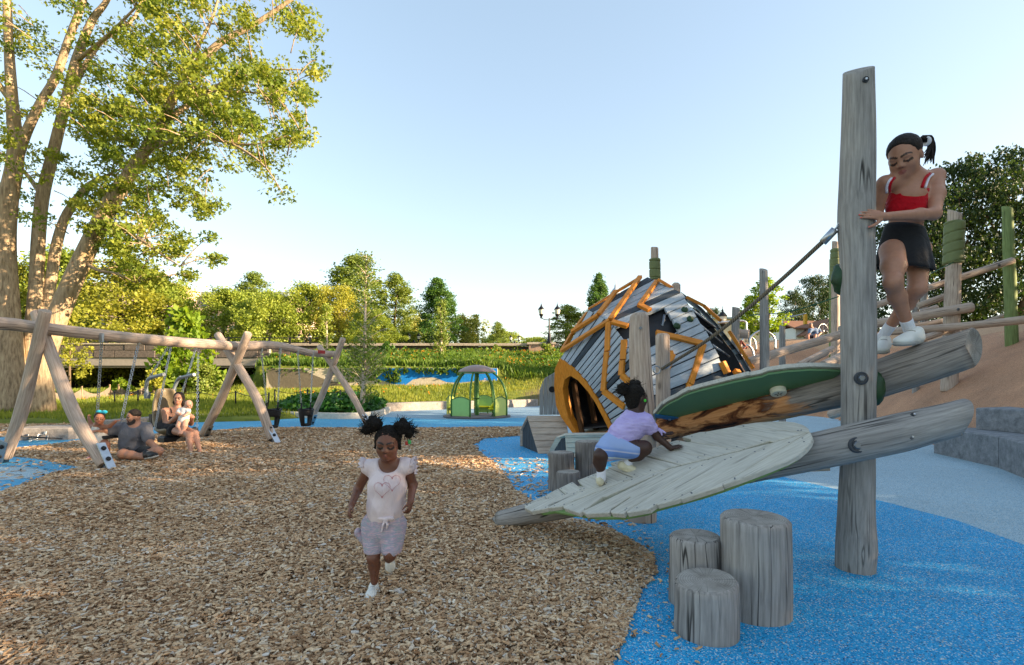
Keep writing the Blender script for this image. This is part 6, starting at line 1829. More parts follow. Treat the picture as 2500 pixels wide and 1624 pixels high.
# bicycle far behind beside the sitting man
def wheel(root, c, axis, r, m_t=None):
    v_, f_ = torus(c, axis, r, r * 0.06, 28, 8); w = mk('wheel', v_, f_, m_rubber, root, smooth=True)
    v_, f_ = torus(c, axis, r * 0.92, r * 0.025, 28, 6); mk('rim', v_, f_, m_steel, w, smooth=True)
    x, y, z = frame(axis); sp = []
    for k in range(12):
        a = 2 * math.pi * k / 12; sp.append(([V(c), V(c) + (x * math.cos(a) + y * math.sin(a)) * r * 0.92], 0.004 if r < 0.4 else 0.005, 2))
    sv, sf = skeleton_mesh(sp, 4); mk('spokes', sv, sf, m_steel, w)
    turned('hub', c, [(0.03, -0.05), (0.03, 0.05)], m_steeld, w, axis=axis, nseg=10)
    return w
def bicycle(name, label, M_, s=1.0, red=False):
    """M_ maps bike space (x forward, y left, z up) to the world"""
    T = lambda x, y, z: M_ @ V((x * s, y * s, z * s))
    root = thing(name, label, 'bicycle', T(0, 0, 0))
    ax = (T(0, 1, 0) - T(0, 0, 0))
    wheel(root, T(-0.5, 0, 0.33), ax, 0.33 * s); wheel(root, T(0.5, 0, 0.33), ax, 0.33 * s)
    segs = [([T(-0.5, 0, 0.33), T(-0.15, 0, 0.78)], 0.016 * s, 2), ([T(-0.5, 0, 0.33), T(-0.05, 0, 0.30)], 0.016 * s, 2), ([T(-0.05, 0, 0.30), T(-0.17, 0, 0.86)], 0.02 * s, 2), ([T(-0.05, 0, 0.30), T(0.34, 0, 0.72)], 0.02 * s, 2), ([T(-0.15, 0, 0.76), T(0.32, 0, 0.80)], 0.018 * s, 2), ([T(0.31, 0, 0.92), T(0.36, 0, 0.70), T(0.5, 0, 0.33)], 0.018 * s, 6)]
    v_, f_ = skeleton_mesh(segs, 8); mk('frame', v_, f_, m_blackpaint, root, smooth=True)
    tube('handlebar', [T(0.36, 0.30, 0.98), T(0.30, 0.1, 0.97), T(0.30, -0.1, 0.97), T(0.36, -0.30, 0.98)], 0.014 * s, m_blackpaint, root, 8, 12)
    bar('saddle', T(-0.30, 0, 0.88), T(-0.06, 0, 0.90), 0.12 * s, 0.05 * s, m_rubber, root, up=T(0, 0, 1) - T(0, 0, 0), ch=0.02)
    tube('crank', [T(-0.05, 0.09, 0.14), T(-0.05, 0.09, 0.30), T(-0.05, -0.09, 0.30), T(-0.05, -0.09, 0.46)], 0.012 * s, m_steel, root, 6)
    m_ped = m_steel
    for y, z in ((0.14, 0.14), (-0.14, 0.46)): bar('pedal', T(-0.10, y, z), T(0.0, y, z), 0.09 * s, 0.025 * s, m_ped, root, up=T(0, 0, 1) - T(0, 0, 0))
    if red: turned('rear_light', T(-0.62, 0, 0.62), [(0.03, 0), (0.03, 0.05)], plain('red_reflector', c255(190, 24, 24), 0.3), root, nseg=8)
    return root
bq = W(2030, 822, 24.8); bq.z = gz(bq.x, bq.y)
bicycle('bicycle', 'bicycle standing beside the man sitting on the mound', Mx.Translation(bq) @ Mx.Rotation(R(20), 4, 'Z'), 1.1)
# ================================================================ log swing set
F1R, F1L = V((-5.83, 7.36, 0)), V((-8.05, 8.12, 0))
F2R, F2L = V((-4.91, 10.56, 0)), V((-7.09, 11.7, 0))
F3R, F3L = V((-3.87, 13.9, 0)), V((-5.97, 15.05, 0))
sw = thing('swing_frame', 'log swing frame with one long beam on three pairs of crossed legs', 'swing set', V((-6, 11, 0)))
def leg(foot, top, r, seed, bow, boltside):
    m1 = foot.lerp(top, 0.35) + bow; m2 = foot.lerp(top, 0.7) + bow * 0.6
    d = (top - foot).normalized(); f0 = foot + d * 0.10
    lg = log('leg', [f0, m1, m2, top], [r * 0.98, r * 1.08, r, r * 0.92], [m_logw, m_endw], sw, nseg=18, seed=seed, step=0.1, bump=0.05, bevel=0.15)
    # steel shoe: plate on the outer side of the foot with two bolts
    toC = V((-foot.x, -foot.y, 0)).normalized(); sdv = d.cross(toC).normalized(); nn = sdv.cross(d).normalized()
    if nn.dot(toC) < 0: nn = -nn
    px_ = boltside * sdv
    base = foot + nn * r * 0.55 + px_ * r * 0.78
    fn = (nn * 0.75 + px_ * 0.66).normalized(); wv = d.cross(fn).normalized()
    pts = [base - wv * r * 0.75 - d * 0.06, base + wv * r * 0.75 - d * 0.06, base + wv * r * 0.75 + d * 0.42, base - wv * r * 0.75 + d * 0.42]
    pl_ = slab('foot_plate', [q + fn * 0.02 for q in pts], -fn * 0.02, m_steel, lg, ch=0.004)
    for h in (0.14, 0.32):
        turned('bolt', base + d * h + fn * 0.02, [(0.034, 0), (0.032, 0.016), (0.018, 0.026)], m_rubber, lg, axis=fn, nseg=10)
    bar('foot_plate', foot - d * 0.05 - fn * 0.02, foot + d * 0.3 - fn * 0.02, r * 0.4, r * 0.9, m_steeld, lg, up=fn)
    return lg
nd = V((0.27, 0.963, 0)); pd_ = V((0.963, -0.27, 0))
leg(F1L, W(111, 758, 7.55), 0.083, 71, V((0.05, 0, 0.0)), -1)
leg(F1R, W(88, 762, 7.95), 0.083, 72, V((-0.10, 0.02, -0.04)), 1)
leg(F2L, W(606, 813, 10.75), 0.088, 73, V((0.05, 0, 0)), 1)
leg(F2R, W(531, 816, 11.25), 0.088, 74, V((0.11, -0.03, 0.06)), 1)
leg(F3L, W(838, 826, 14.2), 0.085, 75, V((0.04, 0, 0)), 1)
leg(F3R, W(779, 845, 14.65), 0.085, 76, V((0.06, 0, 0.03)), 1)
bp_ = [W(-260, 778, 6.1), W(0, 790, 7.35), W(100, 801, 7.75), W(330, 826, 8.95), W(500, 840, 10.3), W(580, 845, 11.05), W(640, 843, 11.9), W(690, 846, 12.6), W(760, 862, 13.7), W(818, 865, 14.65)]
bm = log('beam', bp_, [0.095, 0.094, 0.093, 0.092, 0.098, 0.100, 0.098, 0.094, 0.092, 0.09], [m_logw, m_endw], sw, nseg=20, seed=77, step=0.12, bump=0.06)
# small red maker's plate near the far end
c = W(787, 860, 13.9) + V((0.0, -0.096, 0)); e = (bp_[-1] - bp_[-2]).normalized()
rp_ = slab('name_plate', [c - e * 0.13 - V((0, 0, 0.045)), c + e * 0.13 - V((0, 0, 0.045)), c + e * 0.13 + V((0, 0, 0.045)), c - e * 0.13 + V((0, 0, 0.045))], V((0.02, 0.02, 0)), plain('red_plate', c255(150, 34, 36), 0.5), bm)
for a in (-0.07, -0.025, 0.025, 0.07):
    slab('plate_mark', [c + e * (a - 0.014) + V((0, -0.003, -0.012)), c + e * (a + 0.014) + V((0, -0.003, -0.012)), c + e * (a + 0.014) + V((0, -0.003, 0.012)), c + e * (a - 0.014) + V((0, -0.003, 0.012))], V((0, 0.002, 0)), m_white, rp_, ch=0.0005)
def chain(root, a, b, r=0.016):
    """links as a beaded strand, alternately flat and on edge"""
    a, b = V(a), V(b); d = (b - a).normalized(); L = (b - a).length; n = max(4, int(L / 0.042)); x, y, z = frame(d)
    vs, fs = [], []
    for i in range(n):
        c0 = a + d * L * (i + 0.5) / n; ax = x if i % 2 else y; o2 = d.cross(ax); k = len(vs)
        for (p, q) in ((-1, 0), (-0.55, 1), (0.55, 1), (1, 0), (0.55, -1), (-0.55, -1)):
            e = d * p * L / n * 0.62 + o2 * q * r
            en = (d * p * 0.5 + o2 * q).normalized()
            for w, t_ in ((1, 1), (-1, 1), (-1, -1), (1, -1)):
                vs.append(c0 + e + ax * 0.0045 * w + en * 0.0045 * t_)
        for s in range(6):
            for t_ in range(4): fs.append((k + s * 4 + t_, k + ((s + 1) % 6) * 4 + t_, k + ((s + 1) % 6) * 4 + (t_ + 1) % 4, k + s * 4 + (t_ + 1) % 4))
    return mk('chain', vs, fs, m_steel, root)
def hanger(root, p):
    bar('hanger', V(p) + V((0, 0, 0.10)), V(p) - V((0, 0, 0.04)), 0.05, 0.05, m_steel, root, up=(0, 1, 0))
# bucket swings
def bucket(label, ha, hb, sa):
    A, B = W(*ha), W(*hb); c = V(sa)
    root = thing('bucket_swing', label, 'swing', c, 'black bucket swings')
    e = (B - A); e.z = 0; e.normalize(); s = V((e.y, -e.x, 0))
    for Pp, k in ((A, -1), (B, 1)):
        hanger(root, Pp); top = c + e * 0.19 * k + V((0, 0, 0.42)); chain(root, Pp - V((0, 0, 0.04)), top)
        tube('strap', [top, c + e * 0.17 * k + V((0, 0, 0.2))], 0.020, m_rubber, root, 8)
    # moulded half-bucket with two leg holes
    nu, nv = 24, 8; vs, fs = [], []
    for j in range(nv + 1):
        t_ = j / nv; rr = 0.20 * (1 - 0.12 * t_ - 0.25 * t_ ** 3); z = 0.22 - 0.40 * t_
        for i in range(nu):
            a = 2 * math.pi * i / nu
            vs.append(c + e * math.cos(a) * rr * 1.05 + s * math.sin(a) * rr * 0.85 + V((0, 0, z + 0.04 * abs(math.cos(a)) * (1 - t_))))
    for j in range(nv):
        for i in range(nu):
            a = 2 * math.pi * (i + 0.5) / nu
            legh = math.sin(a) > 0.55 and 3 <= j and abs(math.cos(a)) > 0.10
            legb = math.sin(a) < -0.55 and 3 <= j and abs(math.cos(a)) > 0.10
            if (legh or legb) and j < 7: continue
            fs.append((j * nu + i, j * nu + (i + 1) % nu, (j + 1) * nu + (i + 1) % nu, (j + 1) * nu + i))
    fs.append(tuple(nv * nu + i for i in range(nu)))
    o = mk('seat', vs, fs, m_rubber, root, smooth=True)
    sm = o.modifiers.new('thick', 'SOLIDIFY'); sm.thickness = 0.025
    v_, f_ = sweep([c + e * math.cos(2 * math.pi * i / 24) * 0.21 + s * math.sin(2 * math.pi * i / 24) * 0.17 + V((0, 0, 0.22 + 0.04 * abs(math.cos(2 * math.pi * i / 24)))) for i in range(25)], 0.018, 8)
    mk('rim', v_, f_, m_rubber, root, smooth=True)
bucket('left bucket swing, hanging nearest the middle legs', (638, 854, 11.8), (684, 860, 12.4), W(665, 1026, 12.0))
bucket('right bucket swing, nearest the far legs', (727, 864, 13.05), (764, 868, 13.65), W(747, 1023, 13.25))
# parent-and-child swing with tan shell
m_tanp = plain('tan_moulded_plastic', c255(132, 118, 92), 0.45, var=0.06)
m_gtube = plain('grey_coated_tube', c255(120, 130, 138), 0.4)
ps = V(W(417, 1056, 9.55)); ps.z = 0.30
sw2 = thing('parent_swing', 'tan moulded swing seat with grey bar in which the woman sits', 'swing', ps)
fw = V((0.82, -0.57, 0)).normalized(); sdw = V((-fw.y, fw.x, 0))     # facing right, towards the camera
prof = [(-0.36, 0.86), (-0.37, 0.70), (-0.36, 0.45), (-0.33, 0.20), (-0.24, 0.04), (-0.08, -0.02), (0.12, -0.02), (0.28, 0.01)]
vs, fs = [], []
for i, (f_, z) in enumerate(prof):
    wd = [0.16, 0.22, 0.25, 0.26, 0.26, 0.26, 0.25, 0.20][i]
    for k in range(9):
        u = (k - 4) / 4; lift = 0.16 * abs(u) ** 3 if i < 5 else 0.10 * abs(u) ** 3
        vs.append(ps + fw * (f_ + (lift if i < 5 else 0)) + sdw * wd * u + V((0, 0, z + (lift if i >= 4 else 0))))
for i in range(len(prof) - 1):
    for k in range(8): fs.append((i * 9 + k, i * 9 + k + 1, (i + 1) * 9 + k + 1, (i + 1) * 9 + k))
o = mk('seat_shell', vs, fs, m_tanp, sw2, smooth=True); sm = o.modifiers.new('thick', 'SOLIDIFY'); sm.thickness = 0.07; sm.offset = -1
o.modifiers.new('soft', 'SUBSURF').levels = 1; o.modifiers['soft'].render_levels = 2
# black front seat of the child side and back pad
v_, f_, g_ = beam(ps + fw * 0.02 + V((0, 0, -0.07)), ps + fw * 0.30 + V((0, 0, -0.06)), 0.46, 0.12, ch=0.04); mk('child_seat', v_, f_, m_rubber, sw2)
v_, f_, g_ = beam(ps + fw * 0.16 + sdw * 0.30 + V((0, 0, 0.0)), ps + fw * 0.30 + sdw * 0.30 + V((0, 0, 0.06)), 0.10, 0.16, ch=0.03); mk('front_guard', v_, f_, m_rubber, sw2)
v_, f_, g_ = beam(ps - fw * 0.44 + V((0, 0, 0.12)), ps - fw * 0.44 + V((0, 0, 0.36)), 0.34, 0.14, up=fw, ch=0.03); mk('back_pad', v_, f_, m_rubber, sw2)
# grey U-shaped arm bar
for k in (-1, 1):
    tube('arm_tube', [ps - fw * 0.42 + sdw * 0.23 * k + V((0, 0, 0.72)), ps - fw * 0.44 + sdw * 0.24 * k + V((0, 0, 0.86)), ps - fw * 0.34 + sdw * 0.25 * k + V((0, 0, 1.00)), ps - fw * 0.20 + sdw * 0.25 * k + V((0, 0, 1.06))], 0.032, m_gtube, sw2, 10, 14)
    turned('arm_cap', ps - fw * 0.42 + sdw * 0.23 * k + V((0, 0, 0.72)), [(0.05, -0.06), (0.055, 0.0), (0.05, 0.05)], m_gtube, sw2, nseg=12)
    tube('arm_tube', [ps - fw * 0.22 + sdw * 0.25 * k + V((0, 0, 1.05)), ps + fw * 0.05 + sdw * 0.25 * k + V((0, 0, 1.08)), ps + fw * 0.36 + sdw * 0.25 * k + V((0, 0, 1.11))], 0.030, m_gtube, sw2, 10, 10)
for (px, py, Y), e in (((411, 841, 9.55), ps - fw * 0.22 - sdw * 0.25 + V((0, 0, 1.08))), ((417, 842, 9.62), ps + fw * 0.02 - sdw * 0.27 + V((0, 0, 0.10))), ((478, 848, 10.1), ps - fw * 0.30 + sdw * 0.27 + V((0, 0, 0.60))), ((484, 848, 10.18), ps + fw * 0.42 + sdw * 0.27 + V((0, 0, 0.10)))):
    q = W(px, py, Y); hanger(sw2, q); chain(sw2, q - V((0, 0, 0.04)), e)
# toddler's swing
ts_ = V(W(252, 1074, 8.45)); ts_.z = 0.42
sw3 = thing('toddler_swing', 'black swing seat at the left carrying the toddler with the blue bow', 'swing', ts_)
v_, f_, g_ = beam(ts_ + V((-0.20, 0.06, -0.05)), ts_ + V((0.17, -0.01, -0.05)), 0.24, 0.05, ch=0.02); mk('seat', v_, f_, m_rubber, sw3)
v_, f_, g_ = beam(ts_ + V((-0.02, 0.17, -0.05)), ts_ + V((-0.02, 0.19, 0.10)), 0.30, 0.04, up=(0, 1, 0), ch=0.015); mk('back', v_, f_, m_rubber, sw3)
for (px, py, Y), e in (((248, 829, 8.38), ts_ + V((-0.20, 0.10, -0.02))), ((338, 834, 8.98), ts_ + V((0.17, 0.10, -0.02)))):
    q = W(px, py, Y); hanger(sw3, q); chain(sw3, q - V((0, 0, 0.04)), e, 0.02)
# ---------------- green spinner carousel
cq = G(1161, 1019); cq = V((-1.27, 18.55, 0))
car = thing('carousel', 'green spinner carousel with domed brown roof, arched ribs and lime panels', 'carousel', cq)
m_cgreen = plain('carousel_green_paint', c255(70, 112, 52), 0.4); m_pan = plain('lime_panel', c255(150, 196, 116), 0.35, var=0.05); m_pan2 = plain('yellow_panel', c255(206, 216, 120), 0.35, var=0.05)
m_yel = plain('yellow_seat', c255(226, 216, 30), 0.4); m_dome = plain('brown_dome', c255(150, 124, 116), 0.4, var=0.06); m_cfl = plain('grey_platform', c255(110, 104, 106), 0.7)
turned('platform', cq, [(1.22, 0), (1.22, 0.04), (1.18, 0.05)], m_cfl, car, nseg=48)
turned('centre_pole', cq, [(0.075, 0.05), (0.075, 1.66)], m_cgreen, car, nseg=20)
turned('hand_wheel', cq, [(0.06, 0.60), (0.10, 0.63), (0.16, 0.66), (0.16, 0.675), (0.05, 0.68)], m_cgreen, car, nseg=24)
turned('roof_dome', cq, [(0.68, 1.60), (0.68, 1.625), (0.61, 1.69), (0.47, 1.77), (0.29, 1.83), (0.1, 1.86), (0.0, 1.865)], m_dome, car, nseg=40)
turned('roof_ring', cq, [(0.10, 1.53), (0.65, 1.56), (0.69, 1.57), (0.69, 1.60), (0.6, 1.60)], m_cgreen, car, nseg=40)
angs = [math.radians(a) for a in (262, 306, 342, 18, 62, 98, 142, 222)]
def cpos(a, r, z): return cq + V((math.cos(a) * r, math.sin(a) * r, z))
for a in angs:
    tube('rib', [cpos(a, 1.13, 0.05), cpos(a, 1.13, 0.62), cpos(a, 1.10, 0.85), cpos(a, 0.98, 1.17), cpos(a, 0.80, 1.42), cpos(a, 0.62, 1.575)], 0.034, m_cgreen, car, 8, 22)
def cpanel(a0, a1, m, seat=None):
    n = 9; r0 = 1.13
    A, B = cpos(a0, r0, 0), cpos(a1, r0, 0); nn = (A + B) / 2 - cq; nn.z = 0; nn.normalize()
    top = []
    for i in range(n):
        u = i / (n - 1); top.append(A.lerp(B, 0.03 + 0.94 * u) + V((0, 0, 0.63 + 0.10 * math.sin(math.pi * u))))
    pts = [A.lerp(B, 0.03) + V((0, 0, 0.07)), A.lerp(B, 0.97) + V((0, 0, 0.07))] + top[::-1]
    if (pts[1] - pts[0]).cross(pts[2] - pts[0]).dot(nn) < 0: pts = pts[::-1]
    slab('panel', pts, -nn * 0.02, m, car, ch=0.003)
    tube('panel_rim', [A + V((0, 0, 0.6))] + top + [B + V((0, 0, 0.6))], 0.018, m_cgreen, car, 6)
    if seat:
        z = 0.33; c0, c1 = A.lerp(B, 0.08) - nn * 0.03, A.lerp(B, 0.92) - nn * 0.03
        slab('seat', [c0 + V((0, 0, z)), c1 + V((0, 0, z)), c1 - nn * 0.30 + V((0, 0, z)), c0.lerp(c1, 0.5) - nn * 0.36 + V((0, 0, z)), c0 - nn * 0.30 + V((0, 0, z))][::(1)], V((0, 0, -0.035)), m_yel, car, ch=0.006)
        v_, f_, g_ = beam(c0.lerp(c1, 0.15) - nn * 0.2 + V((0, 0, 0.05)), c0.lerp(c1, 0.15) - nn * 0.05 + V((0, 0, z - 0.04)), 0.04, 0.03); mk('seat_bracket', v_, f_, m_cgreen, car)
cpanel(math.radians(222), math.radians(262), m_pan); cpanel(math.radians(306), math.radians(342), m_pan2, True)
cpanel(math.radians(62), math.radians(98), m_pan, True); cpanel(math.radians(142), math.radians(175), m_pan2, True)
a = math.radians(318); c = cpos(a, 0.85, 0.40)
hold('seat_back', tuple(c), (0.16, 0.20, 0.10), (-0.5, 0.3, 0.4), car, m=m_yel)
c = cpos(math.radians(250), 0.78, 0.36); hold('seat_back', tuple(c), (0.10, 0.22, 0.06), (0.8, -0.4, 0.3), car, m=m_yel)

# ---------------- things at the left edge: granite seat stone, bicycle lying down
gs = slab('granite_block', [V((-10.95, 11.1, 0.26)), V((-9.75, 11.25, 0.26)), V((-9.6, 12.1, 0.26)), V((-11.0, 12.0, 0.26))], V((0, 0, -0.3)), m_gran, None, ch=0.025, loc=(-10.3, 11.5, 0))
props(gs, 'low granite seat stone lying in the mulch behind the bicycle', 'stone block')
M_ = Mx.Translation(G(70, 1078)) @ Mx.Translation(V((0.05, 0.0, 0.10))) @ Mx.Rotation(R(-22), 4, 'Z') @ Mx.Rotation(R(80), 4, 'X')
bicycle('bicycle', 'small black bicycle lying on its side on the blue strip at the left', M_ @ Mx.Translation(V((0, 0, -0.35))), 0.72, red=True)
# ================================================================ people: smooth-union bodies turned into one mesh
class Body:
    def __init__(s): s.p = []
    def cap(s, a, b, ra, rb=None, k=0.02, c=0, op=0):
        s.p.append(('c', np.array(a, float), np.array(b, float), ra, ra if rb is None else rb, k, c, op)); return s
    def chain(s, pts, rad, k=0.02, c=0):
        for i in range(len(pts) - 1): s.cap(pts[i], pts[i + 1], rad[i], rad[i + 1], k, c)
        return s
    def ell(s, ctr, r, X=None, Y=None, Z=None, k=0.02, c=0, op=0):
        Rm = np.eye(3) if X is None else np.array([tuple(X), tuple(Y), tuple(Z)], float)
        s.p.append(('e', np.array(ctr, float), np.array(r, float), Rm, None, k, c, op)); return s
    def cut(s, p, n):
        """remove everything on the side n points to"""
        s.p.append(('h', np.array(p, float), np.array(V(n).normalized(), float), None, None, 0.004, 0, 2)); return s
    def dist(s, pr, P):
        t = pr[0]
        if t == 'c':
            a, b, ra, rb = pr[1:5]; ab = b - a; L2 = max(1e-9, ab @ ab)
            u = np.clip(((P - a) @ ab) / L2, 0, 1)
            return np.linalg.norm(P - a - u[..., None] * ab, axis=-1) - (ra + (rb - ra) * u)
        if t == 'e':
            q = (P - pr[1]) @ pr[3].T; r = pr[2]
            k0 = np.linalg.norm(q / r, axis=-1); k1 = np.linalg.norm(q / (r * r), axis=-1)
            return np.where(k0 < 1e-6, -r.min(), k0 * (k0 - 1) / np.maximum(k1, 1e-9))
        return (P - pr[1]) @ pr[2]
    def bbox(s, pr):
        if pr[0] == 'c':
            r = max(pr[3], pr[4]); return np.minimum(pr[1], pr[2]) - r, np.maximum(pr[1], pr[2]) + r
        r = np.full(3, pr[2].max()); return pr[1] - r, pr[1] + r
    def mesh(s, h):
        bb = [s.bbox(p) for p in s.p if p[7] == 0]
        lo = np.min([b[0] for b in bb], 0) - 3 * h; hi = np.max([b[1] for b in bb], 0) + 3 * h
        n = np.ceil((hi - lo) / h).astype(int) + 1
        D = np.full(n, 1.0, np.float32)
        ax = [lo[i] + h * np.arange(n[i]) for i in range(3)]
        for p in s.p:
            if p[7] == 2: i0, i1 = np.zeros(3, int), n
            else:
                b0, b1 = s.bbox(p); m = p[5] * 1.2 + 3 * h
                i0 = np.clip(np.floor((b0 - m - lo) / h).astype(int), 0, n); i1 = np.clip(np.ceil((b1 + m - lo) / h).astype(int) + 1, 0, n)
            if (i1 <= i0).any(): continue
            P = np.stack(np.meshgrid(*[ax[i][i0[i]:i1[i]] for i in range(3)], indexing='ij'), -1)
            d = s.dist(p, P).astype(np.float32)
            S = (slice(i0[0], i1[0]), slice(i0[1], i1[1]), slice(i0[2], i1[2])); A = D[S]; k = p[5]
            if p[7] == 0:
                hh = np.maximum(k - np.abs(A - d), 0) / k; D[S] = np.minimum(A, d) - hh * hh * k * 0.25
            elif p[7] == 1:
                d = -d; hh = np.maximum(k - np.abs(A - d), 0) / k; D[S] = np.maximum(A, d) + hh * hh * k * 0.25
            else: D[S] = np.maximum(A, d)
        # surface nets
        I = D < 0; n0, n1, n2 = n
        cnt = np.zeros((n0 - 1, n1 - 1, n2 - 1), np.int8)
        for a in (0, 1):
            for b in (0, 1):
                for c in (0, 1): cnt += I[a:n0 - 1 + a, b:n1 - 1 + b, c:n2 - 1 + c]
        act = (cnt > 0) & (cnt < 8); idx = np.argwhere(act); vid = np.full(act.shape, -1, np.int32); vid[act] = np.arange(len(idx))
        acc = np.zeros((len(idx), 3)); w = np.zeros(len(idx))
        for a in range(3):
            o1, o2 = (a + 1) % 3, (a + 2) % 3
            for u in (0, 1):
                for v in (0, 1):
                    q0 = idx.copy(); q0[:, o1] += u; q0[:, o2] += v; q1 = q0.copy(); q1[:, a] += 1
                    d0 = D[q0[:, 0], q0[:, 1], q0[:, 2]]; d1 = D[q1[:, 0], q1[:, 1], q1[:, 2]]
                    m = (d0 < 0) != (d1 < 0); t_ = np.where(m, d0 / np.where(m, d0 - d1, 1), 0)
                    pt = q0.astype(float); pt[:, a] += t_
                    acc += pt * m[:, None]; w += m
        vtx = acc / np.maximum(w, 1)[:, None] * h + lo
        F = []
        for a in range(3):
            o1, o2 = (a + 1) % 3, (a + 2) % 3
            sl0 = [slice(None)] * 3; sl1 = [slice(None)] * 3; sl0[a] = slice(0, n[a] - 1); sl1[a] = slice(1, n[a])
            e = np.argwhere(I[tuple(sl0)] != I[tuple(sl1)])
            e = e[(e[:, o1] > 0) & (e[:, o2] > 0) & (e[:, o1] < n[o1] - 1) & (e[:, o2] < n[o2] - 1)]
            ins = I[e[:, 0], e[:, 1], e[:, 2]]
            q = []
            for du, dv in ((1, 1), (0, 1), (0, 0), (1, 0)):
                g = e.copy(); g[:, o1] -= du; g[:, o2] -= dv; q.append(vid[g[:, 0], g[:, 1], g[:, 2]])
            q = np.stack(q, 1); q[~ins] = q[~ins][:, ::-1]; F.append(q)
        F = np.concatenate(F); F = F[(F >= 0).all(1)]
        return vtx, F
    def colour(s, vtx, pal):
        best = np.full(len(vtx), 1e9); ci = np.zeros(len(vtx), int)
        for p in s.p:
            if p[7] != 0: continue
            d = s.dist(p, vtx) - (0.0006 if p[6] else 0)
            m = d < best; best[m] = d[m]; ci[m] = p[6]
        return np.array([tuple(c) + (1,) for c in pal])[ci]
    def build(s, name, h, mats, parent, pal=None, loc=None, relax=1, folds=0.0, fq=11.0, fdir=(1, 1, 0.35)):
        v, f = s.mesh(h)
        # light Laplacian smoothing takes off the voxel stair-steps
        for _ in range(relax):
            acc = np.zeros_like(v); w = np.zeros(len(v))
            for i in range(4):
                a, b = f[:, i], f[:, (i + 1) % 4]
                np.add.at(acc, a, v[b]); np.add.at(acc, b, v[a]); np.add.at(w, a, 1); np.add.at(w, b, 1)
            v = v * 0.5 + 0.5 * acc / np.maximum(w, 1)[:, None]
        if folds:
            nr = np.zeros_like(v); fn = np.cross(v[f[:, 2]] - v[f[:, 0]], v[f[:, 3]] - v[f[:, 1]])
            for i in range(4): np.add.at(nr, f[:, i], fn)
            nr /= np.linalg.norm(nr, axis=1)[:, None] + 1e-12
            fd = np.array(fdir) * fq
            w = np.array([(1 - 2.2 * abs(mnoise.noise(V(q * fd)))) + 0.5 * mnoise.noise(V(q * fd * 2.3 + 5)) for q in v])
            v = v + nr * (w * folds)[:, None]
        col = s.colour(v, pal) if pal is not None else None
        return mk(name, v, f, mats, parent, smooth=True, col=col, loc=loc)

def skin_mat(name):
    t = NT(name); c = t.attr('col', 'Color')
    n = t.noise(t.pos(), 40, 4)
    c = t.mix(1.0, c, t.ramp(n, [(0.3, (0.93, 0.92, 0.92)), (0.7, (1.05, 1.04, 1.03))]), 'MULTIPLY')
    return t.pbr(c, 0.48, t.bump(t.noise(t.pos(), 220, 2), 0.12, 0.001), 0.4, 0.0, Subsurface_Weight=0.12, Subsurface_Radius=(0.012, 0.005, 0.003), Subsurface_Scale=0.6)
m_skin = skin_mat('skin')
def cloth(name, col, var=0.08, wr=0.5, scale=9.0, rough=0.85, weave=0.15, aniso=(1, 1, 1)):
    t = NT(name); p = t.scale(t.pos(), aniso)
    n = t.noise(p, scale, 4, 0.55, 1.2); f = t.noise(t.pos(), 500, 2)
    c = t.ramp(n, [(0.3, tuple(x * (1 - var) for x in col)), (0.7, tuple(min(1, x * (1 + var)) for x in col))])
    return t.pbr(c, rough, t.bump(t.math('ADD', n, t.math('MULTIPLY', f, weave * 0.2)), wr, 0.03), 0.15, 0.0, Sheen_Weight=0.15)
m_hair = None
def hair_mat(name, c0, c1, curly=False):
    t = NT(name); p = t.pos()
    n = t.noise(p if curly else t.scale(p, (1, 1, 0.25)), 90 if curly else 120, 4, 0.6)
    return t.pbr(t.ramp(n, [(0.3, c0), (0.7, c1)]), 0.6 if not curly else 0.85, t.bump(n, 1.0, 0.012 if curly else 0.006), 0.18)
m_hair_black = hair_mat('black_curly_hair', (0.006, 0.005, 0.004), (0.022, 0.018, 0.015), True)
m_hair_dark = hair_mat('dark_straight_hair', (0.008, 0.006, 0.005), (0.03, 0.022, 0.018))
m_white_shoe = plain('white_shoe_leather', c255(222, 220, 212), 0.5, var=0.06)
m_sole = plain('shoe_sole', c255(158, 156, 150), 0.6)
m_sock = cloth('white_sock', c255(226, 226, 232), 0.04, 0.4, 60)
m_eye_dk = None

def ortho(f, u):
    f = V(f).normalized(); u = V(u); r = f.cross(u).normalized(); u = r.cross(f).normalized()
    return r, f, u
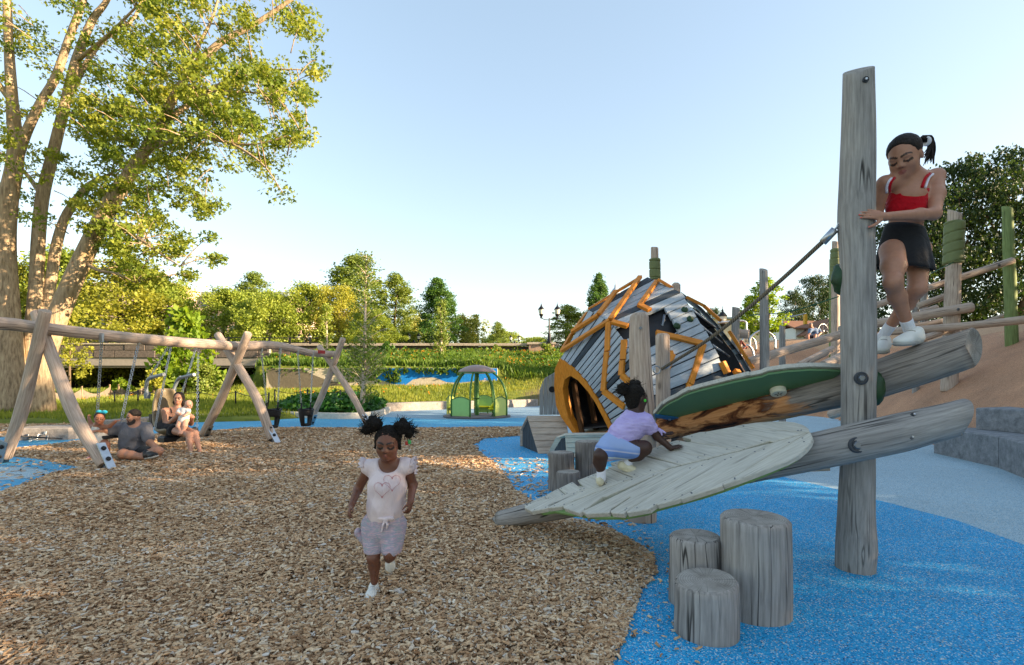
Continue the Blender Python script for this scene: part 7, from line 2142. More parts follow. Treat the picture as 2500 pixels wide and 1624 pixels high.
# palette indices: 0 skin, 1 darker skin (lids, nostrils), 2 lips, 3 brow/lash, 4 eye white, 5 iris, 6 nails, 7 beard
def head(b, c, f, u, s, wide=1.0, neck=None, neck_r=0.26, smile=0.0, closed=False, nose=1.0, brow=1.0, beard=False, lips=1.0, ear=(1, 1)):
    r, f, u = ortho(f, u); c = V(c)
    P = lambda x, y, z: c + (r * x * wide + f * y + u * z) * s
    E = lambda q, rad, **k: b.ell(q, [rad[0] * s * wide, rad[1] * s, rad[2] * s], r, f, u, **k)
    k = 0.06 * s
    E(P(0, -0.05, 0.13), (0.335, 0.40, 0.36), k=k)
    E(P(0, 0.10, -0.10), (0.255, 0.26, 0.34), k=k * 2)
    E(P(0, 0.19, -0.345), (0.12, 0.13, 0.10), k=k * 2)
    for x in (-1, 1):
        E(P(0.155 * x, 0.20, -0.13), (0.115, 0.12, 0.115), k=k * 2)
        E(P(0.145 * x, 0.06, -0.27), (0.075, 0.12, 0.09), k=k * 2)
        E(P(0.12 * x, 0.31, 0.075), (0.10, 0.05, 0.045), k=k * 1.5)
        if ear[0 if x < 0 else 1]:
            E(P(0.325 * x, -0.04, -0.05), (0.035, 0.07, 0.11), k=k * 0.5)
            E(P(0.345 * x, -0.03, -0.04), (0.012, 0.035, 0.06), k=k * 0.4, c=1)
    b.cap(P(0, 0.33, 0.03), P(0, 0.395, -0.10), 0.032 * s, 0.052 * s * nose, k)
    for x in (-1, 1): E(P(0.05 * x * nose, 0.365, -0.125), (0.035 * nose, 0.035, 0.030), k=k * 0.6)
    for x in (-1, 1): E(P(0.03 * x * nose, 0.392, -0.150), (0.016, 0.016, 0.012), k=k * 0.2, c=1)
    # eyes
    for x in (-1, 1):
        b.ell(P(0.135 * x, 0.405, -0.005), [0.070 * s, 0.075 * s, 0.038 * s], r, f, u, k=0.05 * s, op=1)
        e = P(0.135 * x, 0.285, -0.005)
        if not closed:
            E(e, (0.060, 0.064, 0.036), k=0.01 * s, c=4)
            E(P(0.135 * x, 0.325, -0.01), (0.036, 0.036, 0.040), k=0.004 * s, c=5)
            b.cap(P(0.075 * x, 0.345, 0.030), P(0.20 * x, 0.315, 0.028), 0.016 * s, 0.012 * s, 0.02 * s, 3)
        else:
            E(e, (0.07, 0.068, 0.055), k=0.01 * s, c=0)
            b.cap(P(0.075 * x, 0.345, -0.022), P(0.14 * x, 0.350, -0.034), 0.013 * s, 0.013 * s, 0.01 * s, 3)
            b.cap(P(0.14 * x, 0.350, -0.034), P(0.21 * x, 0.310, -0.018), 0.013 * s, 0.011 * s, 0.01 * s, 3)
        b.cap(P(0.065 * x, 0.352, 0.098), P(0.15 * x, 0.345, 0.122), 0.014 * s * brow, 0.014 * s * brow, 0.01 * s, 3)
        b.cap(P(0.15 * x, 0.345, 0.122), P(0.225 * x, 0.285, 0.105), 0.014 * s * brow, 0.008 * s, 0.01 * s, 3)
    # mouth
    zz = -0.245; up = 0.022 * smile; w = 0.088 + 0.022 * smile
    for z, rr in ((0.014, 0.022), (-0.016, 0.026)):
        b.cap(P(-w, 0.292, zz + up + z * 0.2), P(0, 0.338, zz + z), 0.010 * s, rr * s * lips, 0.012 * s, 2)
        b.cap(P(0, 0.338, zz + z), P(w, 0.292, zz + up + z * 0.2), rr * s * lips, 0.010 * s, 0.012 * s, 2)
    if smile > 0.8: b.cap(P(-w * 0.7, 0.325, zz + up * 0.5), P(w * 0.7, 0.325, zz + up * 0.5), 0.012 * s, 0.012 * s, 0.004 * s, 4)
    if beard:
        for x in (-1, 1):
            b.chain([P(0.27 * x, 0.02, -0.16), P(0.24 * x, 0.10, -0.30), P(0.12 * x, 0.24, -0.39), P(0, 0.29, -0.40)], [0.045 * s, 0.05 * s, 0.06 * s, 0.065 * s], k, 7)
            b.cap(P(0.10 * x, 0.315, -0.26), P(0.05 * x, 0.345, -0.195), 0.022 * s, 0.022 * s, k * 0.3, 7)
    if neck is not None: b.cap(P(0, -0.08, -0.18), neck, neck_r * s, neck_r * s * 1.08, 0.04)
    return P

def hand(b, wrist, d, nrm, s, side=1, curl=0.2, spread=0.16, nails=False, thumb_out=0.7, curls=None):
    """palm from the wrist along d, back of the hand towards nrm; thumb on side*cross(d, nrm); four unequal bent fingers"""
    d = V(d).normalized(); nrm = V(nrm); nrm = (nrm - d * nrm.dot(d)).normalized(); t = d.cross(nrm).normalized() * side
    w = V(wrist); pl = 0.42 * s
    r, f, u = t, d, nrm
    b.ell(w + d * pl * 0.55, [0.20 * s, pl * 0.62, 0.085 * s], r, f, u, k=0.05 * s)
    b.cap(w - d * 0.1 * s, w + d * pl * 0.3, 0.125 * s, 0.13 * s, 0.06 * s)
    for i, (o, L) in enumerate(((0.145, 0.40), (0.05, 0.45), (-0.045, 0.42), (-0.14, 0.33))):
        a = o * 1.0; base = w + d * pl * (0.95 - abs(o) * 0.35) + t * o * s
        dirn = (d + t * (o * spread * 6)).normalized(); q = base; cu = curl if curls is None else curls[i]
        ang = cu; seg = [0.44 * L, 0.32 * L, 0.24 * L]; rad = [0.052, 0.047, 0.042, 0.036]
        pts = [q]
        for j in range(3):
            dd = (dirn * math.cos(ang) - nrm * math.sin(ang)); q = q + dd * seg[j] * s; pts.append(q); ang += cu * 1.15
        b.chain(pts, [x * s for x in rad], 0.012 * s)
        if nails: b.ell(pts[-1] + nrm * 0.012 * s - (pts[-1] - pts[-2]) * 0.15, [0.03 * s, 0.045 * s, 0.03 * s], r, (pts[-1] - pts[-2]).normalized(), nrm, k=0.004 * s, c=6)
    q0 = w + d * pl * 0.25 + t * 0.15 * s; dd = (d * (1 - thumb_out * 0.4) + t * thumb_out - nrm * 0.25).normalized()
    q1 = q0 + dd * 0.22 * s; d2 = (dd + d * 0.55 - nrm * curl * 0.5).normalized(); q2 = q1 + d2 * 0.16 * s; q3 = q2 + (d2 + d * 0.3).normalized() * 0.11 * s
    b.chain([w + d * pl * 0.2, q0, q1, q2, q3], [0.10 * s, 0.075 * s, 0.06 * s, 0.053 * s, 0.042 * s], 0.02 * s)
    if nails: b.ell(q3 + nrm * 0.01 * s, [0.03 * s, 0.04 * s, 0.03 * s], r, f, u, k=0.004 * s, c=6)

def shoe(parent, heel, toe, up, s, m, m_s, h, label=None, strap=False):
    """low trainer: upper, thick sole, laces"""
    heel, toe = V(heel), V(toe); f = (toe - heel).normalized(); r, f, u = ortho(f, up); L = (toe - heel).length
    b = Body()
    b.cap(heel + f * L * 0.14 + u * 0.26 * L, heel + f * L * 0.16 + u * 0.14 * L, 0.125 * L, 0.15 * L, 0.03)
    b.ell(heel + f * L * 0.42 + u * 0.15 * L, [0.15 * L, 0.34 * L, 0.15 * L], r, f, u, k=0.04)
    b.ell(heel + f * L * 0.76 + u * 0.11 * L, [0.175 * L, 0.22 * L, 0.10 * L], r, f, u, k=0.04)
    b.cut(heel + u * 0.065 * L, -u)
    o = b.build('shoe', h, m, parent)
    so = Body(); so.ell(heel + f * L * 0.24 + u * 0.045 * L, [0.15 * L, 0.24 * L, 0.075 * L], r, f, u, k=0.05); so.ell(heel + f * L * 0.72 + u * 0.045 * L, [0.19 * L, 0.28 * L, 0.075 * L], r, f, u, k=0.06)
    so.cut(heel, -u); so.cut(heel + u * 0.085 * L, u)
    so.build('sole', h, m_s, o)
    if strap:
        for t_ in (0.42, 0.58):
            pts = [heel + f * L * t_ + r * 0.155 * L * math.cos(a) + u * (0.10 + 0.19 * math.sin(a) * (1.05 - (t_ - 0.42) * 1.4)) * L for a in np.linspace(0.1, math.pi - 0.1, 9)]
            tube('strap', pts, 0.02 * L, m_blackpaint if False else m_s, o, 6)
    else:
        for t_ in (0.38, 0.47, 0.56):
            z = 0.285 - (t_ - 0.38) * 0.35
            tube('lace', [heel + f * L * t_ - r * 0.07 * L + u * z * L, heel + f * L * (t_ + 0.02) + u * (z + 0.02) * L, heel + f * L * t_ + r * 0.07 * L + u * z * L], 0.016 * L, m_s, o, 6, 7)
    return o

def puff(b, c, r, n=26, seed=0, c_idx=0):
    """frizzy bunch of hair: lumps round a core"""
    g = np.random.default_rng(seed); b.ell(c, [r * 0.8] * 3, k=r * 0.2)
    for i in range(n):
        d = g.normal(0, 1, 3); d /= np.linalg.norm(d)
        b.ell(np.array(c) + d * r * 0.72, [r * g.uniform(0.22, 0.36)] * 3, k=r * 0.12)

def strands(name, pts_r, n, m, parent, seed=0, ln=0.03, w=0.003):
    """loose fly-away tufts on a hair mass: (centre, radius) list"""
    g = np.random.default_rng(seed); segs = []
    for c, r in pts_r:
        for i in range(n):
            d = g.normal(0, 1, 3); d /= np.linalg.norm(d); a = V(np.array(c) + d * r * 0.85); e = a + V(d) * ln * g.uniform(0.5, 1.2); s = V(g.normal(0, 1, 3)) * ln * 0.4
            segs.append(([a, a.lerp(e, 0.5) + s * 0.3, e + s], [w, w * 0.8, w * 0.3], 4))
    v, f = skeleton_mesh(segs, 4); o = mk(name, v, f, m, parent, smooth=True); o['kind'] = 'stuff'; return o

def person(label, loc, group=None):
    return thing('person', label, 'person', loc, group)
# ---------------------------------------------------------------- running girl (foreground)
def running_girl():
    Y0 = 3.05
    Q = lambda x, y, d=0.0: W(x, y, Y0 + d)
    root = person('young girl in pale pink heart top running over the wood chips', G(912, 1456))
    SK = [c255(112, 72, 55), c255(64, 40, 32), c255(120, 74, 64), c255(26, 18, 16), c255(190, 178, 168), c255(28, 18, 14), c255(120, 80, 66), c255(30, 22, 18)]
    b = Body()
    hc = Q(947, 1084, -0.02); s = 0.205
    P = head(b, hc, (0.02, -1, -0.16), (0.03, -0.10, 1), s, wide=1.02, neck=Q(948, 1142, 0.03), neck_r=0.19, closed=True, nose=1.1, lips=1.2, brow=0.55)
    shl, shr = Q(902, 1140, 0.05), Q(994, 1137, 0.02)
    neck, chest, waist, pel = Q(948, 1146, 0.04), Q(946, 1185, 0.03), Q(943, 1235, 0.04), Q(938, 1275, 0.05)
    b.cap(neck, chest, 0.05, 0.085, 0.05); b.cap(chest, waist, 0.088, 0.088, 0.05); b.cap(waist, pel, 0.088, 0.095, 0.05)
    b.cap(shl, shr, 0.042, 0.042, 0.04)
    # arms
    ell_, wl = Q(873, 1196, 0.10), Q(858, 1234, -0.06)
    elr, wr = Q(1008, 1184, 0.08), Q(1002, 1226, -0.05)
    b.chain([shl, ell_, wl], [0.034, 0.026, 0.019], 0.02); b.chain([shr, elr, wr], [0.034, 0.026, 0.020], 0.02)
    hand(b, wl, Q(849, 1258, -0.10) - wl, V((-0.8, -0.6, 0)), 0.105, side=-1, curl=0.42)
    hand(b, wr, Q(997, 1262, -0.08) - wr, V((0.85, -0.5, 0)), 0.105, side=1, curl=0.55)
    # legs: left one planted, right one swung back
    hl, hr = Q(922, 1290, 0.05), Q(956, 1288, 0.04)
    kl, al = Q(911, 1362, -0.02), Q(914, 1420, 0.04)
    kr, ar = Q(953, 1352, -0.04), Q(949, 1366, 0.24)
    b.chain([hl, kl, kl.lerp(al, 0.35) + V((0, 0.015, 0)), al], [0.052, 0.035, 0.034, 0.022], 0.02)
    b.chain([hr, kr, kr.lerp(ar, 0.4), ar], [0.052, 0.035, 0.033, 0.024], 0.02)
    b.build('body', 0.0048, m_skin, root, SK)
    # hair: cap, two puffs, side tufts
    hb = Body()
    hb.ell(P(0, -0.09, 0.17), [0.365 * s, 0.405 * s, 0.355 * s], *ortho((0, -1, -0.16), (0.03, -0.1, 1)), k=0.01)
    hb.ell(P(0, 0.42, -0.13), [0.31 * s, 0.40 * s, 0.42 * s], *ortho((0, -1, -0.16), (0.03, -0.1, 1)), k=0.02, op=1)
    for x in (-1, 1):
        hb.cap(P(0.30 * x, 0.06, 0.25), P(0.345 * x, 0.02, -0.12), 0.05 * s, 0.04 * s, 0.012)
    hb.build('hair', 0.004, m_hair_black, root, folds=0.003, fq=60, fdir=(1, 1, 1))
    pf = Body(); puff(pf, P(-0.40, -0.08, 0.50), 0.052, 30, 3); puff(pf, P(-0.60, -0.06, 0.36), 0.036, 20, 7); pf.build('hair_puff', 0.004, m_hair_black, root)
    pf = Body(); puff(pf, P(0.42, -0.08, 0.56), 0.052, 30, 4); puff(pf, P(0.60, -0.08, 0.42), 0.038, 20, 9); pf.build('hair_puff', 0.004, m_hair_black, root)
    strands('loose_hair', [(P(-0.42, -0.08, 0.50), 0.056), (P(-0.60, -0.06, 0.36), 0.04), (P(0.44, -0.08, 0.57), 0.056), (P(0.60, -0.08, 0.42), 0.04)], 90, m_hair_black, root, 5, 0.024, 0.0022)
    for x, c in ((-0.62, c255(60, 150, 80)), (-0.55, c255(170, 60, 50))):
        turned('hair_bead', P(x, 0.08, 0.10 if x < -0.6 else 0.06), [(0.009, -0.012), (0.011, 0), (0.009, 0.012)], plain('bead', c, 0.3), root, nseg=10)
    # top: sleeveless with frilled shoulders, tied at the waist
    t = NT('pale_pink_jersey'); p = t.pos()
    n = t.noise(t.scale(p, (1, 1, 0.5)), 12, 4, 0.55, 1.0)
    col = t.ramp(n, [(0.3, c255(206, 188, 190)), (0.7, c255(228, 212, 212))])
    sz = t.n('SeparateXYZ'); t.put(sz, 0, p)
    mtop = t.pbr(col, 0.85, t.bump(n, 0.45, 0.02), 0.15)
    sb = Body()
    sb.cap(Q(948, 1150, 0.045), chest, 0.07, 0.102, 0.05); sb.cap(chest, waist, 0.102, 0.103, 0.05); sb.cap(waist, Q(940, 1262, 0.045), 0.103, 0.097, 0.04)
    sb.cap(Q(903, 1141, 0.05), Q(993, 1138, 0.02), 0.050, 0.050, 0.04)
    sb.ell(Q(948, 1128, -0.02), [0.066, 0.09, 0.066], k=0.012, op=1)
    sb.cut(Q(940, 1270, 0), (0.05, 0, -1))
    top = sb.build('top', 0.005, mtop, root, folds=0.0045, fq=13, fdir=(1.2, 1, 0.5))
    for x, sgn in ((shl, -1), (shr, 1)):
        vs, fs = [], []
        for i in range(25):
            a = -0.4 * math.pi + 1.5 * math.pi * i / 24 * 0.9
            e = V((0.15 * sgn, math.cos(a), math.sin(a)))
            c0 = x + V((sgn * 0.012, 0, -0.006))
            fl_ = 0.010 * math.sin(i * 2.4)
            vs += [c0 + e * 0.047, c0 + e * 0.058 + V((sgn * (0.030 + fl_), 0, 0.004))]
        for i in range(24): fs.append((i * 2, i * 2 + 2, i * 2 + 3, i * 2 + 1))
        o = mk('frill', vs, fs, mtop, top, smooth=True); o.modifiers.new('t', 'SOLIDIFY').thickness = 0.004
    # printed hearts, dotted outline following the chest
    bv = BVHTree.FromPolygons([tuple(v.co + ORG[root.name]) for v in top.data.vertices], [tuple(q.vertices) for q in top.data.polygons])
    m_print = plain('red_print', c255(176, 96, 100), 0.8)
    vs, fs = [], []
    for cx_, cy_, r_ in ((933, 1193, 19), (957, 1176, 20)):
        for i in range(44):
            tt = 2 * math.pi * i / 44
            hx = 16 * math.sin(tt) ** 3; hy = 13 * math.cos(tt) - 5 * math.cos(2 * tt) - 2 * math.cos(3 * tt) - math.cos(4 * tt)
            h = bv.ray_cast(V((0, 0, H)), ray(cx_ + hx * r_ / 16, cy_ - hy * r_ / 16 + (2 if hy < 0 else 0)).normalized())
            if h[0] is None: continue
            nn = h[1]; xx, yy, zz = frame(nn); c = h[0] + (nn if nn.dot(h[0]) < 0 else -nn) * 0.0025; k = len(vs)
            vs += [c + xx * 0.0030, c + yy * 0.0030, c - xx * 0.0030, c - yy * 0.0030]; fs.append((k, k + 1, k + 2, k + 3))
    if fs: mk('heart_print', vs, fs, m_print, top)
    # bow at the hem
    bb = Body(); c = Q(941, 1268, -0.062)
    bb.ell(c, [0.012] * 3, k=0.01); bb.ell(c + V((-0.024, 0, 0.004)), [0.024, 0.010, 0.013], k=0.01); bb.ell(c + V((0.026, 0, 0.006)), [0.026, 0.010, 0.013], k=0.01)
    bb.chain([c, c + V((-0.012, -0.008, -0.03)), c + V((-0.022, -0.004, -0.072))], [0.007, 0.006, 0.005], 0.008); bb.chain([c, c + V((0.014, -0.008, -0.03)), c + V((0.006, -0.002, -0.055))], [0.007, 0.006, 0.005], 0.008)
    bb.build('bow', 0.0035, mtop, top)
    # knitted space-dyed shorts
    t = NT('space_dyed_knit'); p = t.pos()
    n = t.noise(t.scale(p, (1.0, 1, 5.0)), 16, 3, 0.6, 0.6); n2 = t.noise(t.scale(p, (1.3, 1, 7)), 24, 2)
    col = t.ramp(n, [(0.25, c255(150, 120, 140)), (0.38, c255(196, 168, 176)), (0.5, c255(150, 150, 166)), (0.62, c255(206, 176, 182)), (0.75, c255(166, 140, 158))])
    mk_ = t.pbr(t.mix(t.ramp(n2, [(0.52, 0.0), (0.62, 0.7)]), col, c255(140, 160, 160)), 0.9, t.bump(n, 0.3, 0.01), 0.1)
    sh = Body()
    sh.cap(Q(941, 1256, 0.045), Q(939, 1290, 0.05), 0.098, 0.106, 0.05)
    sh.cap(hl + V((-0.02, 0, 0.02)), Q(911, 1346, 0.0), 0.078, 0.052, 0.02); sh.cap(hr + V((0.012, 0, 0.02)), Q(956, 1342, -0.02), 0.076, 0.057, 0.02)
    sh.cut(Q(911, 1348, 0), (0.02, 0.05, -1)); sh.cut(Q(940, 1254, 0), (0, 0, 1))
    so = sh.build('shorts', 0.005, mk_, root, folds=0.005, fq=12, fdir=(1.3, 1, 0.5))
    bb = Body()
    for i in range(5): bb.ell(Q(874 + i * 6, 1300 + i * 7, 0.06 + 0.015 * (i % 2)), [0.022, 0.03, 0.028], k=0.02)
    bb.build('pocket_ruffle', 0.005, mk_, so)
    # shoes
    f0 = Q(915, 1438, 0.09); f0.z = 0.012; tp = V((f0.x + 0.012, f0.y - 0.175, 0.012))
    shoe(root, f0, tp, (0, 0, 1), 1, m_white_shoe, m_sole, 0.004, strap=True)
    t = NT('sandy_sole'); m_under = plain('cream_shoe_sole', c255(196, 178, 146), 0.7)
    h2 = ar + V((0, 0.035, 0.03)); shoe(root, h2 + V((0.0, 0.02, 0.03)), h2 + V((0.0, 0.03, -0.135)), (0, -1, 0), 1, m_white_shoe, m_under, 0.004, strap=True)
running_girl()

# ---------------------------------------------------------------- girl in red on the upper log
def red_girl():
    Y0 = 3.60
    Q = lambda x, y, d=0.0: W(x, y, Y0 + d)
    root = person('older girl in red crop top and black skirt balancing on the upper log', Q(2222, 850))
    SK = [c255(172, 124, 100), c255(128, 84, 68), c255(156, 94, 84), c255(60, 40, 32), c255(216, 206, 198), c255(40, 26, 20), c255(232, 90, 96), c255(40, 30, 26)]
    b = Body()
    hf, hu = V((-0.72, -0.52, -0.50)), V((-0.36, -0.22, 0.86))
    s = 0.288; hc = Q(2209, 384, -0.02)
    P = head(b, hc, hf, hu, s, wide=0.98, neck=Q(2222, 428, 0.06), neck_r=0.21, closed=True, smile=0.75, nose=0.95, brow=0.6)
    neck, chest, waist, pel = Q(2224, 440, 0.06), Q(2218, 480, 0.06), Q(2212, 540, 0.06), Q(2208, 592, 0.07)
    shl, shr = Q(2160, 447, 0.02), Q(2286, 430, 0.06)
    x_, y_, z_ = ortho((-0.25, -1, 0), (0.05, 0, 1))
    b.cap(neck, chest, 0.075, 0.10, 0.06); b.ell(chest, [0.120, 0.084, 0.135], x_, y_, z_, k=0.06); b.ell(waist, [0.106, 0.080, 0.12], x_, y_, z_, k=0.06); b.ell(pel, [0.130, 0.10, 0.115], x_, y_, z_, k=0.06)
    b.cap(shl, shr, 0.046, 0.048, 0.05)
    # her left arm (right in the picture): elbow out, forearm back to the post
    el, wr = Q(2281, 522, -0.10), Q(2158, 529, -0.17)
    b.chain([shr, shr.lerp(el, 0.5) + V((0.012, 0, 0)), el, el.lerp(wr, 0.3), wr], [0.050, 0.046, 0.038, 0.038, 0.027], 0.03)
    hand(b, wr, Q(2100, 517, -0.165) - wr, V((0.12, -1, 0.2)), 0.185, side=-1, curl=0.13, spread=0.07, nails=True, thumb_out=0.95)
    # her right arm goes round behind the post, fingers show on its far side
    el2 = Q(2140, 520, 0.12); wr2 = W(2066, 500, 3.70)
    b.chain([shl, el2, wr2], [0.045, 0.036, 0.027], 0.03)
    hand(b, wr2, W(2047, 474, 3.60) - wr2, V((-0.9, 0.25, 0.2)), 0.175, side=1, curl=0.32, spread=0.12, nails=True)
    # legs
    hR, hL = Q(2178, 612, 0.03), Q(2242, 610, 0.08)
    kR, aR = Q(2180, 690, -0.10), Q(2217, 795, 0.02)
    kL, aL = Q(2240, 705, 0.0), Q(2166, 806, 0.24)
    b.chain([hR, hR.lerp(kR, 0.5) + V((0, -0.01, 0)), kR, kR.lerp(aR, 0.32) + V((0.012, 0.02, 0)), aR], [0.080, 0.072, 0.053, 0.053, 0.033], 0.03)
    b.ell(kR + V((-0.004, -0.026, 0.005)), [0.036, 0.034, 0.042], k=0.03)
    b.chain([hL, kL, kL.lerp(aL, 0.35) + V((0.01, 0.02, 0)), aL], [0.080, 0.053, 0.051, 0.032], 0.03)
    bod = b.build('body', 0.0056, m_skin, root, SK)
    # hair pulled back, pony tail with white scrunchie
    hr_, hf_, hu_ = ortho(hf, hu)
    hb = Body(); hb.ell(P(0, -0.07, 0.17), [0.35 * s, 0.41 * s, 0.362 * s], hr_, hf_, hu_, k=0.01)
    hb.ell(P(0, 0.45, -0.07), [0.41 * s, 0.48 * s, 0.45 * s], hr_, hf_, hu_, k=0.02, op=1)
    hb.ell(P(0, -0.05, -0.36), [0.6 * s, 0.5 * s, 0.30 * s], hr_, hf_, hu_, k=0.02, op=1)
    for x in (-1, 1): hb.ell(P(0.36 * x, 0.03, -0.05), [0.08 * s, 0.10 * s, 0.14 * s], hr_, hf_, hu_, k=0.01, op=1)
    hb.build('hair', 0.0045, m_hair_dark, root, folds=0.0022, fq=38, fdir=(0.5, 0.5, 1.5))
    pt = Q(2252, 340, 0.10)
    segs = []
    for i in range(46):
        g = np.random.default_rng(100 + i); a = pt + V(g.normal(0, 0.010, 3)); e = Q(2258 + g.uniform(-6, 24), 392 + g.uniform(-16, 14), 0.12 + g.uniform(-0.03, 0.04))
        m1 = Q(2268 + g.uniform(-6, 10), 340 + g.uniform(-8, 8), 0.11)
        segs.append(([a, m1, m1.lerp(e, 0.5) + V((0.012, 0, 0)), e], [0.008, 0.008, 0.006, 0.0015], 9))
    v, f = skeleton_mesh(segs, 5); mk('pony_tail', v, f, m_hair_dark, root, smooth=True)
    v, f = torus(Q(2262, 345, 0.10), (1, 0.2, 0.25), 0.022, 0.013, 14, 8); mk('scrunchie', v, f, m_sock, root, smooth=True)
    # red crop top over a white one, straps
    m_red_ = cloth('red_jersey', c255(176, 10, 28), 0.12, 0.5, 10); m_wh = cloth('white_jersey', c255(226, 220, 232), 0.04, 0.3, 12)
    tb = Body(); tb.ell(chest + V((0, 0, -0.006)), [0.131, 0.097, 0.158], x_, y_, z_, k=0.05); tb.ell(chest.lerp(waist, 0.62), [0.119, 0.091, 0.10], x_, y_, z_, k=0.06)
    tb.ell(Q(2211, 452, -0.10), [0.058, 0.14, 0.074], k=0.015, op=1)
    for q, n_ in ((Q(2150, 468, 0), (-1, 0, 0.45)), (Q(2284, 462, 0), (1, 0, 0.35))): tb.cut(q, n_)
    tb.cut(Q(2210, 518, 0), (0.05, 0, -1)); tb.cut(Q(2210, 447, 0), (0, 0.1, 1))
    tp_ = tb.build('crop_top', 0.005, m_red_, root, folds=0.003, fq=14, fdir=(0.7, 0.7, 1.4))
    bv = BVHTree.FromPolygons([tuple(v.co + ORG[root.name]) for v in bod.data.vertices], [tuple(q.vertices) for q in bod.data.polygons])
    def on_body(px, py, o):
        h = bv.ray_cast(V((0, 0, H)), ray(px, py).normalized()); return (h[0] - ray(px, py).normalized() * o) if h[0] else Q(px, py)
    for pp_, dx in ((((2172, 470), (2172, 455), (2177, 442), (2184, 434)), -7), (((2251, 458), (2255, 445), (2261, 432), (2270, 424)), 8)):
        tube('strap', [on_body(x, y, 0.006) for x, y in pp_], 0.010, m_red_, tp_, 8, 10)
        tube('white_strap', [on_body(x + dx, y + 1, 0.003) for x, y in pp_], 0.008, m_wh, tp_, 8, 10)
    ub = Body(); ub.ell(chest + V((0, 0, -0.012)), [0.126, 0.091, 0.145], x_, y_, z_, k=0.05); ub.cut(Q(2206, 474, -0.1), (0, 0, 1)); ub.cut(chest.lerp(waist, 0.4), (0, 0, -1))
    ub.build('undershirt', 0.005, m_wh, root)
    # skirt: flared tube with soft folds
    m_sk = cloth('black_skirt', (0.012, 0.012, 0.014), 0.3, 0.35, 7, 0.7)
    c0, c1 = Q(2209, 553, 0.06), Q(2206, 656, 0.06)
    nr, ns = 14, 72; vs, fs = [], []
    for i in range(nr + 1):
        u = i / nr; c = c0.lerp(c1, u); a_, b_ = 0.118 + 0.066 * u ** 0.8, 0.092 + 0.058 * u
        for k in range(ns):
            th = 2 * math.pi * k / ns; fo = 1 + 0.035 * u * math.sin(th * 7 + 1) + 0.02 * u * math.sin(th * 13)
            q = c + x_ * math.cos(th) * a_ * fo + y_ * math.sin(th) * b_ * fo
            q.z += 0.018 * u * math.cos(th + 0.6) + 0.0 + (0.022 * math.cos(th) * (1 - u))
            vs.append(q)
    for i in range(nr):
        for k in range(ns): fs.append((i * ns + k, (i + 1) * ns + k, (i + 1) * ns + (k + 1) % ns, i * ns + (k + 1) % ns))
    o = mk('skirt', vs, fs, m_sk, root, smooth=True); o.modifiers.new('t', 'SOLIDIFY').thickness = 0.006
    # socks and trainers
    for nm, a, kk in (('sock', aR, kR), ('sock', aL, kL)):
        bb = Body(); d = (kk - a).normalized(); bb.cap(a - d * 0.07, a + d * 0.05, 0.037, 0.040, 0.01); bb.cut(a + d * 0.05, d); bb.build('sock', 0.0045, m_sock, root)
    hR_ = Q(2246, 838, 0.02); tR = Q(2190, 846, -0.13)
    shoe(root, hR_, tR, (0.05, -0.05, 1), 1, m_white_shoe, m_sole, 0.0045)
    hL_ = Q(2160, 850, 0.30); tL = Q(2148, 866, 0.10)
    shoe(root, hL_, tL, (0.05, -0.1, 1), 1, m_white_shoe, m_sole, 0.0045)
red_girl()

